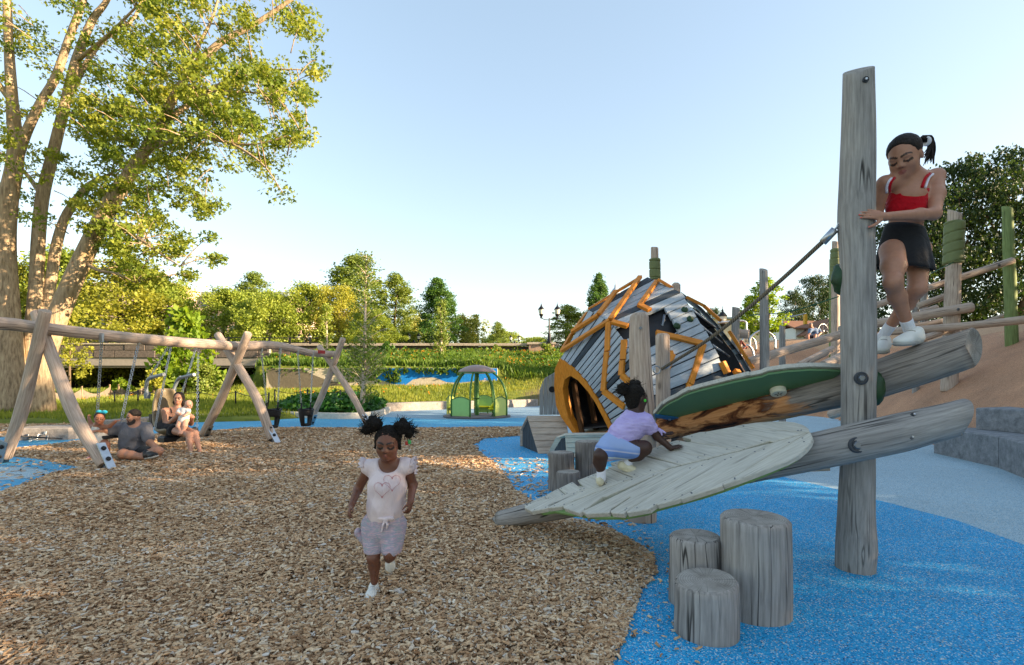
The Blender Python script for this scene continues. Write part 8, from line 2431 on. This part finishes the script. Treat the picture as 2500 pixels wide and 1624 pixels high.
# ---------------------------------------------------------------- child climbing the leaf
def climbing_child():
    fl = LP.hit(1467, 1180); Y0 = fl.y
    Q = lambda x, y, d=0.0: W(x, y, Y0 + d)
    root = person('small child in lilac shirt and striped shorts crawling up the leaf platform', fl)
    SK = [c255(66, 44, 36), c255(48, 32, 28), c255(110, 66, 60), c255(16, 12, 11), c255(180, 170, 160), c255(20, 14, 12), c255(120, 84, 72), c255(20, 16, 14)]
    b = Body(); s = 0.205
    hf, hu = V((0.88, 0.42, -0.02)), V((-0.12, 0.0, 1))
    hc = Q(1555, 972, 0.02)
    P = head(b, hc, hf, hu, s, neck=Q(1549, 1004, 0.02), neck_r=0.23, nose=1.1, lips=1.2)
    neck, chest, waist, pel = Q(1551, 1012, 0.02), Q(1545, 1036, 0.02), Q(1522, 1062, 0.03), Q(1508, 1085, 0.04)
    shR, shL = Q(1576, 1030, -0.06), Q(1548, 1026, 0.12)
    b.cap(neck, chest, 0.055, 0.09, 0.05); b.cap(chest, waist, 0.095, 0.092, 0.05); b.cap(waist, pel, 0.092, 0.10, 0.05); b.cap(shR, shL, 0.05, 0.05, 0.04)
    hw = LP.hit(1640, 1100) + LP.n * 0.022; el = Q(1604, 1066, -0.03)
    b.chain([shR, el, hw], [0.042, 0.031, 0.023], 0.02)
    hd = LP.hit(1664, 1097) - LP.hit(1640, 1101)
    hand(b, hw, hd, LP.n, 0.115, side=-1, curl=0.08, spread=0.2, thumb_out=0.8)
    hw2 = LP.hit(1622, 1068) + LP.n * 0.03; b.chain([shL, shL.lerp(hw2, 0.5) + V((0, 0, -0.02)), hw2], [0.042, 0.031, 0.023], 0.02)
    hand(b, hw2, hd, LP.n, 0.115, side=1, curl=0.08, spread=0.2)
    hl, hr = Q(1486, 1094, 0.02), Q(1526, 1092, -0.02)
    f1 = LP.hit(1468, 1180); a1 = f1 + V((0.0, 0.0, 0.085)); k1 = Q(1467, 1112, -0.05)
    b.chain([hl, k1, k1.lerp(a1, 0.4) + V((-0.008, 0.015, 0)), a1], [0.074, 0.052, 0.048, 0.031], 0.03)
    f2 = LP.hit(1527, 1150); a2 = f2 + V((0.018, 0, 0.09)); k2 = Q(1573, 1094, -0.08)
    b.chain([hr, k2, k2.lerp(a2, 0.4) + V((0, 0, -0.012)), a2], [0.074, 0.053, 0.048, 0.031], 0.03)
    b.build('body', 0.005, m_skin, root, SK)
    r_, f_, u_ = ortho(hf, hu)
    hb = Body(); hb.ell(P(0, -0.12, 0.14), [0.37 * s, 0.41 * s, 0.40 * s], r_, f_, u_, k=0.01); hb.ell(P(0, 0.46, -0.2), [0.4 * s, 0.40 * s, 0.46 * s], r_, f_, u_, k=0.02, op=1)
    hb.ell(P(0.36, 0.02, -0.06), [0.10 * s, 0.11 * s, 0.15 * s], r_, f_, u_, k=0.01, op=1)
    hb.ell(P(0, -0.22, -0.20), [0.26 * s, 0.22 * s, 0.25 * s], r_, f_, u_, k=0.03)
    hb.build('hair', 0.0045, m_hair_black, root, folds=0.0035, fq=55, fdir=(1, 1, 1))
    c1_, c2_ = Q(1521, 951, 0.0), Q(1549, 944, 0.04)
    pf = Body(); puff(pf, c1_, 0.054, 30, 13); puff(pf, Q(1532, 955, 0), 0.04, 14, 17); pf.build('hair_puff', 0.0045, m_hair_black, root)
    pf = Body(); puff(pf, c2_, 0.058, 30, 14); pf.build('hair_puff', 0.0045, m_hair_black, root)
    strands('loose_hair', [(c1_, 0.056), (c2_, 0.06)], 110, m_hair_black, root, 6, 0.026, 0.0022)
    turned('hair_bead', Q(1575, 978, -0.08), [(0.008, -0.01), (0.010, 0), (0.008, 0.01)], plain('green_bead', c255(70, 190, 60), 0.3), root, nseg=10)
    # shirt
    t = NT('lilac_jersey'); p = t.pos(); d_ = t.n('Mapping'); t.put(d_, 0, p); d_.inputs['Rotation'].default_value = (0, R(40), 0); d_.inputs['Scale'].default_value = (1, 1, 4)
    n = t.noise(d_.outputs[0], 7, 3, 0.5, 0.8)
    m_lil = t.pbr(t.ramp(n, [(0.3, c255(172, 158, 212)), (0.7, c255(196, 184, 230))]), 0.85, t.bump(n, 0.6, 0.035), 0.15)
    sb = Body(); sb.cap(Q(1551, 1014, 0.02), chest, 0.068, 0.106, 0.04); sb.cap(chest, waist, 0.108, 0.104, 0.05); sb.cap(waist, Q(1513, 1074, 0.035), 0.104, 0.106, 0.04); sb.cap(shR, shL, 0.058, 0.058, 0.04)
    sb.cap(shR, shR.lerp(el, 0.42), 0.058, 0.052, 0.03); sb.cap(shL, shL.lerp(hw2, 0.3), 0.058, 0.05, 0.03)
    e = (el - shR).normalized(); sb.cut(Q(1511, 1079, 0.035), (-0.45, 0, -0.9)); sb.ell(Q(1556, 1000, 0.0), [0.058, 0.058, 0.04], k=0.01, op=1)
    top = sb.build('shirt', 0.005, m_lil, root, folds=0.006, fq=11, fdir=(1.3, 0.6, -1.0))
    bb = Body(); q = shR.lerp(el, 0.50) + V((0.05, -0.01, 0.0)); bb.ell(q, [0.02, 0.012, 0.012], k=0.01); bb.chain([q, q + V((0.03, 0, -0.012)), q + V((0.055, 0, -0.026))], [0.009, 0.008, 0.007], 0.01); bb.chain([q, q + V((0.02, 0, -0.02)), q + V((0.03, 0, -0.045))], [0.008, 0.007, 0.006], 0.01)
    bb.build('sleeve_tie', 0.004, m_lil, top)
    # striped shorts
    t = NT('striped_cotton'); p = t.pos(); sz = t.n('SeparateXYZ'); t.put(sz, 0, p)
    zr = t.math('ADD', sz.outputs[2], t.math('MULTIPLY', sz.outputs[0], 0.10))
    z0 = Q(1500, 1116).z - 0.0
    fr_ = t.math('MULTIPLY', t.math('SUBTRACT', zr, z0), 1 / 0.17)
    st = [(0.0, c255(206, 208, 214)), (0.12, c255(206, 208, 214)), (0.13, c255(120, 146, 200)), (0.27, c255(120, 146, 200)), (0.28, c255(200, 178, 192)), (0.36, c255(200, 178, 192)), (0.37, c255(150, 170, 212)), (0.44, c255(150, 170, 212)), (0.45, c255(206, 216, 214)), (0.50, c255(206, 216, 214)), (0.51, c255(108, 142, 204)), (0.78, c255(108, 142, 204)), (0.79, c255(200, 200, 216)), (0.88, c255(120, 150, 206)), (1.0, c255(150, 170, 212))]
    m_str = t.pbr(t.ramp(fr_, st), 0.85, t.bump(t.noise(p, 12, 4), 0.4, 0.02), 0.12)
    sh = Body(); sh.ell(pel + V((0, 0, 0.0)), [0.128, 0.128, 0.112], k=0.05); sh.cap(hl, hl.lerp(k1, 0.35), 0.092, 0.086, 0.04); sh.cap(hr, hr.lerp(k2, 0.42), 0.094, 0.086, 0.04)
    sh.cut(Q(1512, 1068, 0.035), (0.45, 0, 0.9)); 
    sh.build('shorts', 0.005, m_str, root, folds=0.004, fq=11)
    m_cr = plain('cream_shoe', c255(208, 200, 170), 0.6, var=0.12, nscale=30)
    fw_ = (LP.hit(1500, 1150) - LP.hit(1450, 1190)).normalized()
    for f0, a in ((f1, a1), (f2, a2)):
        bb = Body(); bb.cap(a + V((0, 0, 0.02)), a + V((0, 0, -0.045)), 0.036, 0.037, 0.01); bb.build('sock', 0.0045, m_sock, root)
    fd = V((0.10, 0.95, 0.2)); fd = (fd - LP.n * fd.dot(LP.n)).normalized()
    shoe(root, f1 - fd * 0.055 + LP.n * 0.004, f1 + fd * 0.10 + LP.n * 0.004, LP.n, 1, m_cr, m_cr, 0.0045)
    fd = V((0.92, -0.25, -0.12)).normalized()
    shoe(root, f2 - fd * 0.055 + LP.n * 0.02, f2 + fd * 0.10 + LP.n * 0.006, LP.n, 1, m_cr, m_cr, 0.0045)
climbing_child()
# ---------------------------------------------------------------- man sitting cross-legged
def seated_man():
    Y0 = 8.55
    Q = lambda x, y, d=0.0: W(x, y, Y0 + d)
    root = person('bearded man in grey T-shirt sitting cross-legged on the wood chips', G(335, 1119))
    SK = [c255(172, 124, 98), c255(140, 94, 72), c255(160, 96, 84), c255(28, 20, 17), c255(210, 200, 190), c255(34, 22, 18), c255(190, 140, 118), c255(48, 34, 28)]
    b = Body(); s = 0.245
    hf, hu = V((-0.62, -0.76, -0.08)), V((0, 0, 1)); hc = Q(326, 1018, 0)
    P = head(b, hc, hf, hu, s, wide=0.93, neck=Q(328, 1040, 0.03), neck_r=0.26, beard=True, brow=1.1)
    neck, chest, waist, pel = Q(328, 1040, 0.04), Q(326, 1056, 0.05), Q(322, 1085, 0.06), Q(326, 1104, 0.10)
    shl, shr = Q(297, 1046, 0.02), Q(355, 1045, 0.05)
    b.cap(neck, chest, 0.09, 0.14, 0.08); b.cap(chest, waist, 0.155, 0.14, 0.08); b.cap(waist, pel, 0.15, 0.15, 0.08); b.cap(shl, shr, 0.075, 0.075, 0.06)
    el = Q(266, 1055, -0.05); wl = Q(248, 1052, -0.16); b.chain([shl, el, wl], [0.07, 0.052, 0.036], 0.03); hand(b, wl, Q(240, 1052, -0.2) - wl, V((0, -0.4, 1)), 0.21, side=1, curl=0.3)
    er = Q(366, 1080, -0.02); wr = Q(379, 1091, -0.22); b.chain([shr, er, wr], [0.07, 0.053, 0.037], 0.03); hand(b, wr, Q(387, 1102, -0.28) - wr, V((0.5, -0.6, 0.55)), 0.21, side=-1, curl=0.4)
    hl, hr = Q(310, 1106, 0.04), Q(345, 1106, 0.06)
    kl, al = Q(301, 1108, -0.36), Q(356, 1117, -0.42); kr, ar = Q(384, 1103, -0.26), Q(324, 1119, -0.26)
    b.chain([hl, kl, kl.lerp(al, 0.35), al], [0.10, 0.072, 0.064, 0.042], 0.04); b.chain([hr, kr, kr.lerp(ar, 0.35), ar], [0.10, 0.072, 0.064, 0.042], 0.04)
    b.build('body', 0.008, m_skin, root, SK)
    r_, f_, u_ = ortho(hf, hu)
    hb = Body(); hb.ell(P(0, -0.07, 0.18), [0.335 * s, 0.40 * s, 0.36 * s], r_, f_, u_, k=0.01); hb.ell(P(0, 0.44, -0.10), [0.42 * s, 0.44 * s, 0.46 * s], r_, f_, u_, k=0.01, op=1); hb.cut(P(0, 0, -0.10), -u_)
    hb.build('hair', 0.007, m_hair_dark, root)
    m_gt = cloth('grey_marl_jersey', c255(104, 104, 110), 0.10, 0.7, 6, aniso=(1, 1, 0.6))
    sb = Body(); sb.cap(Q(328, 1046, 0.04), chest, 0.10, 0.17, 0.08); sb.cap(chest, waist, 0.178, 0.165, 0.08); sb.cap(waist, Q(325, 1100, 0.07), 0.17, 0.175, 0.06); sb.cap(shl, shr, 0.088, 0.088, 0.06)
    sb.cap(shl, shl.lerp(el, 0.75), 0.088, 0.082, 0.04); sb.cap(shr, shr.lerp(er, 0.72), 0.088, 0.080, 0.04)
    sb.ell(Q(327, 1036, -0.05), [0.085, 0.10, 0.06], k=0.02, op=1); sb.cut(Q(325, 1106, 0), (0.1, 0.3, -1))
    sh_ = sb.build('t_shirt', 0.009, m_gt, root, folds=0.012, fq=6, fdir=(1.2, 0.8, -0.9))
    m_bs = cloth('black_shorts', (0.014, 0.014, 0.016), 0.2, 0.4, 8)
    sb = Body(); sb.cap(hl, hl.lerp(kl, 0.72), 0.115, 0.098, 0.05); sb.cap(hr, hr.lerp(kr, 0.72), 0.115, 0.098, 0.05); sb.cap(pel, hl.lerp(hr, 0.5), 0.165, 0.12, 0.05); sb.build('shorts', 0.009, m_bs, root)
    v_, f_ = sweep([P(-0.30, 0.05, -0.58), P(-0.25, 0.30, -0.72), P(0, 0.44, -0.90), P(0.25, 0.32, -0.72), P(0.30, 0.05, -0.58)], 0.006, 6, 20); mk('necklace', v_, f_, metal('gold_chain', c255(220, 190, 110), 0.3), root, smooth=True)
    m_bsh = plain('black_trainer', c255(24, 24, 26), 0.5)
    shoe(root, Q(358, 1121, -0.40), Q(382, 1117, -0.62), (0.1, -0.3, 1), 1, m_bsh, m_sole, 0.007); shoe(root, Q(324, 1124, -0.26), Q(304, 1124, -0.42), (0, -0.3, 1), 1, m_bsh, m_sole, 0.007)
seated_man()

# ---------------------------------------------------------------- woman and baby on the parent swing
def woman():
    root = person('woman in black dress sitting in the tan swing with a baby on her lap', ps)
    SK = [c255(184, 136, 110), c255(150, 104, 82), c255(176, 100, 92), c255(36, 26, 22), c255(226, 220, 214), c255(40, 26, 20), c255(200, 150, 130), c255(40, 30, 26)]
    T = lambda f, l, z: ps + fw * f + sdw * l + V((0, 0, z))
    b = Body(); s = 0.235
    hf, hu = V((0.30, -0.95, -0.05)), V((0.08, 0.05, 1)); hc = W(436, 973, ps.y + 0.02)
    P = head(b, hc, hf, hu, s, wide=0.95, neck=hc + V((-0.03, 0.03, -0.20)), neck_r=0.22, smile=1.0)
    neck = hc + V((-0.03, 0.03, -0.21)); pel = T(-0.12, 0, 0.15)
    chest = neck.lerp(pel, 0.36); waist = neck.lerp(pel, 0.70)
    x_, y_, z_ = ortho(fw, (0, 0, 1))
    b.cap(neck, chest, 0.075, 0.10, 0.07); b.ell(chest, [0.155, 0.10, 0.15], x_, y_, z_, k=0.06); b.ell(waist, [0.125, 0.095, 0.13], x_, y_, z_, k=0.06); b.ell(pel, [0.165, 0.13, 0.12], x_, y_, z_, k=0.06)
    shn, shf = chest + x_ * 0.16 + V((0, 0, 0.09)), chest - x_ * 0.16 + V((0, 0, 0.09))
    b.cap(shn, shf, 0.055, 0.055, 0.05)
    by = W(450, 1012, ps.y - 0.28)          # the baby's trunk
    eln = shn + fw * 0.05 + V((0.0, 0, -0.27)); wrn = by + V((-0.09, 0.02, 0.01))
    b.chain([shn, eln, wrn], [0.058, 0.045, 0.031], 0.03); hand(b, wrn, V((1, -0.1, 0.1)), V((-0.2, -1, 0.2)), 0.18, side=-1, curl=0.35)
    elf = shf + fw * 0.16 + V((0.06, 0, -0.24)); wrf = by + V((0.11, 0.06, -0.05))
    b.chain([shf, elf, wrf], [0.058, 0.045, 0.031], 0.03); hand(b, wrf, V((-0.7, -0.4, 0.2)), V((0.6, -0.8, 0)), 0.18, side=1, curl=0.35)
    hn, hf_ = T(-0.05, -0.10, 0.13), T(-0.05, 0.10, 0.13)
    kn, an = W(461, 1062, ps.y - 0.44), W(466, 1107, ps.y - 0.62); kf, af = W(476, 1058, ps.y - 0.34), W(488, 1103, ps.y - 0.56)
    b.chain([hn, kn, kn.lerp(an, 0.33), an], [0.09, 0.054, 0.050, 0.031], 0.03); b.chain([hf_, kf, kf.lerp(af, 0.33), af], [0.09, 0.054, 0.050, 0.031], 0.03)
    b.build('body', 0.008, m_skin, root, SK)
    r_, f_, u_ = ortho(hf, hu)
    hb = Body(); hb.ell(P(0, -0.10, 0.16), [0.38 * s, 0.40 * s, 0.38 * s], r_, f_, u_, k=0.01); hb.ell(P(0.02, 0.46, -0.14), [0.30 * s, 0.42 * s, 0.44 * s], r_, f_, u_, k=0.02, op=1)
    hb.chain([P(-0.30, -0.08, 0.1), P(-0.40, -0.05, -0.35), P(-0.50, -0.0, -0.85), P(-0.55, -0.05, -1.15)], [0.12 * s, 0.15 * s, 0.16 * s, 0.10 * s], 0.03)
    hb.chain([P(0.28, -0.16, 0.1), P(0.32, -0.2, -0.35), P(0.25, -0.3, -0.7)], [0.10 * s, 0.11 * s, 0.08 * s], 0.03); hb.chain([P(0, -0.3, 0.0), P(-0.15, -0.35, -0.6), P(-0.3, -0.3, -1.0)], [0.25 * s, 0.24 * s, 0.16 * s], 0.03)
    hb.build('hair', 0.007, m_hair_dark, root)
    m_bd = cloth('black_jersey_dress', (0.013, 0.013, 0.015), 0.2, 0.4, 8)
    db = Body(); db.ell(chest + V((0, 0, -0.05)), [0.162, 0.112, 0.14], x_, y_, z_, k=0.05); db.ell(waist, [0.138, 0.108, 0.14], x_, y_, z_, k=0.06); db.ell(pel, [0.18, 0.145, 0.13], x_, y_, z_, k=0.06)
    db.cap(hn, hn.lerp(kn, 0.40), 0.115, 0.10, 0.05); db.cap(hf_, hf_.lerp(kf, 0.40), 0.115, 0.10, 0.05); db.cut(chest + V((0, 0, 0.055)), (0, 0, 1))
    dr = db.build('dress', 0.008, m_bd, root, folds=0.006, fq=8)
    for l in (-1, 1): tube('strap', [chest + x_ * 0.08 * l + fw * 0.10 + V((0, 0, 0.05)), chest + x_ * 0.09 * l + fw * 0.07 + V((0, 0, 0.13)), chest + x_ * 0.08 * l - fw * 0.06 + V((0, 0, 0.13))], 0.007, m_bd, dr, 6, 8)
    for a in (an, af): shoe(root, a + V((-0.03, 0.03, -0.085)), a + V((0.12, -0.16, -0.085)), (0, 0, 1), 1, m_white_shoe, m_sole, 0.007)
    return by
by = woman()
def baby(by):
    root = person('bald baby in white bodysuit held up on the lap of the seated woman', by)
    SK = [c255(206, 158, 134), c255(180, 126, 104), c255(196, 120, 108), c255(150, 112, 92), c255(220, 210, 204), c255(60, 44, 36), c255(210, 160, 140), c255(60, 44, 36)]
    b = Body(); hc = W(461, 988, by.y - 0.02)
    P = head(b, hc, (0.55, -0.75, -0.45), (0, -0.25, 1), 0.165, wide=1.08, neck=by + V((0.02, 0, 0.10)), neck_r=0.24, brow=0.6)
    ch, pe = by + V((0.01, 0, 0.07)), by + V((-0.01, 0, -0.09))
    b.cap(ch, pe, 0.07, 0.075, 0.04)
    for sx, e1, w1 in ((-1, (-0.08, -0.07, 0.02), (-0.01, -0.12, 0.01)), (1, (0.11, -0.05, 0.03), (0.08, -0.12, -0.02))):
        e = by + V(e1); w = by + V(w1); b.chain([ch + V((sx * 0.06, -0.01, 0.03)), e, w], [0.034, 0.030, 0.022], 0.02); hand(b, w, V((-sx * 0.6, -0.5, 0.1)), V((0, -1, 0.3)), 0.07, side=sx, curl=0.5)
    for sx, k_, a_ in ((-1, (-0.05, -0.08, -0.20), (0.01, -0.11, -0.31)), (1, (0.06, -0.08, -0.20), (0.045, -0.11, -0.31))):
        k = by + V(k_); a = by + V(a_); b.chain([pe + V((sx * 0.045, -0.02, -0.02)), k, a, a + V((0.0, -0.05, -0.02))], [0.052, 0.042, 0.027, 0.022], 0.025)
    b.build('body', 0.007, m_skin, root, SK)
    m_bs = cloth('white_bodysuit', c255(226, 226, 224), 0.04, 0.4, 14)
    sb = Body(); sb.cap(ch + V((0, 0, 0.01)), pe + V((0, 0, -0.01)), 0.080, 0.088, 0.04)
    for sx, e1 in ((-1, (-0.08, -0.07, 0.02)), (1, (0.11, -0.05, 0.03))): sb.cap(ch + V((sx * 0.06, -0.01, 0.03)), (ch + V((sx * 0.06, -0.01, 0.03))).lerp(by + V(e1), 0.6), 0.045, 0.042, 0.02)
    sb.cut(by + V((0, 0, 0.125)), (0, 0, 1)); sb.build('bodysuit', 0.007, m_bs, root)
baby(by)

# ---------------------------------------------------------------- toddler on the left swing
def toddler():
    c = ts_ + V((0, -0.02, 0.06)); Y0 = c.y
    Q = lambda x, y, d=0.0: W(x, y, Y0 + d)
    root = person('toddler in pale dress with blue hair bow on the left swing', c)
    SK = [c255(160, 106, 80), c255(126, 80, 60), c255(160, 90, 80), c255(40, 28, 22), c255(210, 200, 190), c255(40, 26, 20), c255(180, 130, 110), c255(40, 30, 26)]
    b = Body(); hc = Q(243, 1022, -0.05)
    hf, hu = V((0.6, -0.78, -0.1)), V((0.05, 0, 1)); s = 0.205
    P = head(b, hc, hf, hu, s, neck=Q(240, 1040, 0), neck_r=0.22, closed=True, brow=0.6)
    ne, pe = Q(240, 1042, 0), Q(243, 1070, 0.02); b.cap(ne, pe, 0.075, 0.10, 0.05)
    sl, sr = Q(229, 1042, 0.02), Q(253, 1043, -0.02); b.cap(sl, sr, 0.04, 0.04, 0.03)
    e, w = Q(268, 1040, -0.10), Q(282, 1029, -0.12); b.chain([sr, e, w], [0.038, 0.031, 0.024], 0.02); hand(b, w, Q(290, 1026, -0.12) - w, V((0, -0.5, 1)), 0.10, side=-1, curl=0.2)
    e, w = Q(222, 1036, 0.05), Q(217, 1022, 0.05); b.chain([sl, e, w], [0.038, 0.031, 0.024], 0.02); hand(b, w, V((-0.3, 0, 1)), V((0, -1, 0)), 0.10, side=1, curl=0.4)
    for (h0, k, a) in ((Q(250, 1076, 0), Q(259, 1086, -0.14), Q(260, 1114, -0.14)), (Q(236, 1076, 0.02), Q(234, 1085, -0.12), Q(222, 1112, -0.06))):
        b.chain([h0, k, k.lerp(a, 0.4), a], [0.068, 0.052, 0.048, 0.03], 0.03)
    b.build('body', 0.007, m_skin, root, SK)
    r_, f_, u_ = ortho(hf, hu); hb = Body(); hb.ell(P(0, -0.10, 0.16), [0.37 * s, 0.40 * s, 0.38 * s], r_, f_, u_, k=0.01); hb.ell(P(0, 0.46, -0.16), [0.40 * s, 0.42 * s, 0.46 * s], r_, f_, u_, k=0.02, op=1); hb.ell(P(-0.1, -0.35, -0.15), [0.2 * s] * 3, k=0.03)
    hb.build('hair', 0.006, m_hair_dark, root)
    m_bow = cloth('turquoise_bow', c255(44, 170, 196), 0.1, 0.4, 20)
    bb = Body(); q = P(-0.12, 0.08, 0.52); bb.ell(q, [0.018] * 3, k=0.01); bb.ell(q + V((-0.045, 0, 0.008)), [0.048, 0.022, 0.03], k=0.012); bb.ell(q + V((0.045, 0, 0.004)), [0.048, 0.022, 0.03], k=0.012); bb.build('hair_bow', 0.006, m_bow, root)
    m_dr = cloth('pale_dress', c255(204, 200, 192), 0.08, 0.5, 12)
    sb = Body(); sb.cap(Q(240, 1046, 0), Q(242, 1062, 0.01), 0.085, 0.105, 0.05); sb.cap(Q(242, 1062, 0.01), Q(244, 1076, -0.02), 0.105, 0.13, 0.05); sb.cut(Q(243, 1081, 0), (0, 0, -1)); sb.cut(Q(240, 1041, 0), (0, 0, 1)); sb.build('dress', 0.007, m_dr, root, folds=0.006, fq=10)
    m_pk = plain('pink_sandal', c255(206, 150, 170), 0.5)
    for a in (Q(260, 1114, -0.14), Q(222, 1112, -0.06)): shoe(root, a + V((0, 0.03, -0.055)), a + V((0.02, -0.11, -0.06)), (0, 0, 1), 1, m_pk, m_pk, 0.006)
toddler()

# ---------------------------------------------------------------- man far off on the mound
def far_man():
    q = W(1985, 818, 24.5); q.z = gz(q.x, q.y); Y0 = q.y
    k0 = q.z - (H - (821 - 929) / 1250 * Y0)          # keep him seated on the ground
    Q = lambda x, y, d=0.0: W(x, y, Y0 + d) + V((0, 0, k0))
    root = person('grey-haired man in blue T-shirt sitting on top of the mound with a phone', q)
    SK = [c255(150, 104, 80), c255(120, 82, 62), c255(140, 86, 76), c255(60, 50, 46), c255(200, 190, 180), c255(40, 30, 26), c255(160, 120, 100), c255(90, 80, 76)]
    b = Body(); hc = Q(1979, 790, 0); P = head(b, hc, (-0.75, -0.5, -0.42), (-0.3, -0.2, 0.9), 0.25, neck=Q(1986, 800, 0.03), neck_r=0.25)
    ne, pe = Q(1989, 802, 0.03), Q(1991, 816, 0.05); b.cap(ne, pe, 0.10, 0.15, 0.08)
    sl, sr = Q(1978, 801, -0.08), Q(1998, 800, 0.1); b.cap(sl, sr, 0.07, 0.07, 0.06)
    for a, e, w in ((sl, Q(1975, 812, -0.2), Q(1966, 818, -0.35)), (sr, Q(2004, 808, -0.05), Q(1996, 815, -0.25))):
        b.chain([a, e, w], [0.06, 0.05, 0.036], 0.03); hand(b, w, V((-0.5, -0.8, -0.1)), V((0, 0, 1)), 0.2, side=1, curl=0.4)
    for h0, k, a in ((Q(1984, 818, -0.02), Q(1972, 815, -0.4), Q(1974, 829, -0.75)), (Q(1996, 818, 0.02), Q(1990, 814, -0.45), Q(1988, 829, -0.8))):
        b.chain([h0, k, a], [0.10, 0.07, 0.045], 0.04)
    b.build('body', 0.012, m_skin, root, SK)
    sb = Body(); sb.cap(ne, pe, 0.125, 0.175, 0.08); sb.cap(sl, sr, 0.085, 0.085, 0.06); sb.cap(sl, sl.lerp(Q(1975, 812, -0.2), 0.6), 0.085, 0.075, 0.04); sb.cap(sr, sr.lerp(Q(2004, 808, -0.05), 0.6), 0.085, 0.075, 0.04); sb.build('t_shirt', 0.012, cloth('blue_grey_jersey', c255(92, 112, 142), 0.1, 0.5, 8), root)
    sb = Body()
    for h0, k in ((Q(1984, 818, -0.02), Q(1972, 815, -0.4)), (Q(1996, 818, 0.02), Q(1990, 814, -0.45))): sb.cap(h0, h0.lerp(k, 0.8), 0.115, 0.09, 0.05)
    sb.build('shorts', 0.012, cloth('navy_shorts', c255(34, 44, 72), 0.1, 0.4, 8), root)
    hb = Body(); hb.ell(P(0, -0.1, 0.16), [0.085, 0.10, 0.092], *ortho((-0.75, -0.5, -0.42), (-0.3, -0.2, 0.9)), k=0.01); hb.ell(P(0, 0.4, -0.1), [0.11, 0.10, 0.11], *ortho((-0.75, -0.5, -0.42), (-0.3, -0.2, 0.9)), k=0.01, op=1); hb.build('hair', 0.01, plain('short_grey_hair', c255(120, 112, 106), 0.7), root)
    w = Q(1964, 818, -0.42); props(bar('phone', w, w + V((-0.10, -0.06, 0.04)), 0.08, 0.012, m_black, None, loc=w), 'dark phone held by the man sitting on the mound', 'phone')
far_man()
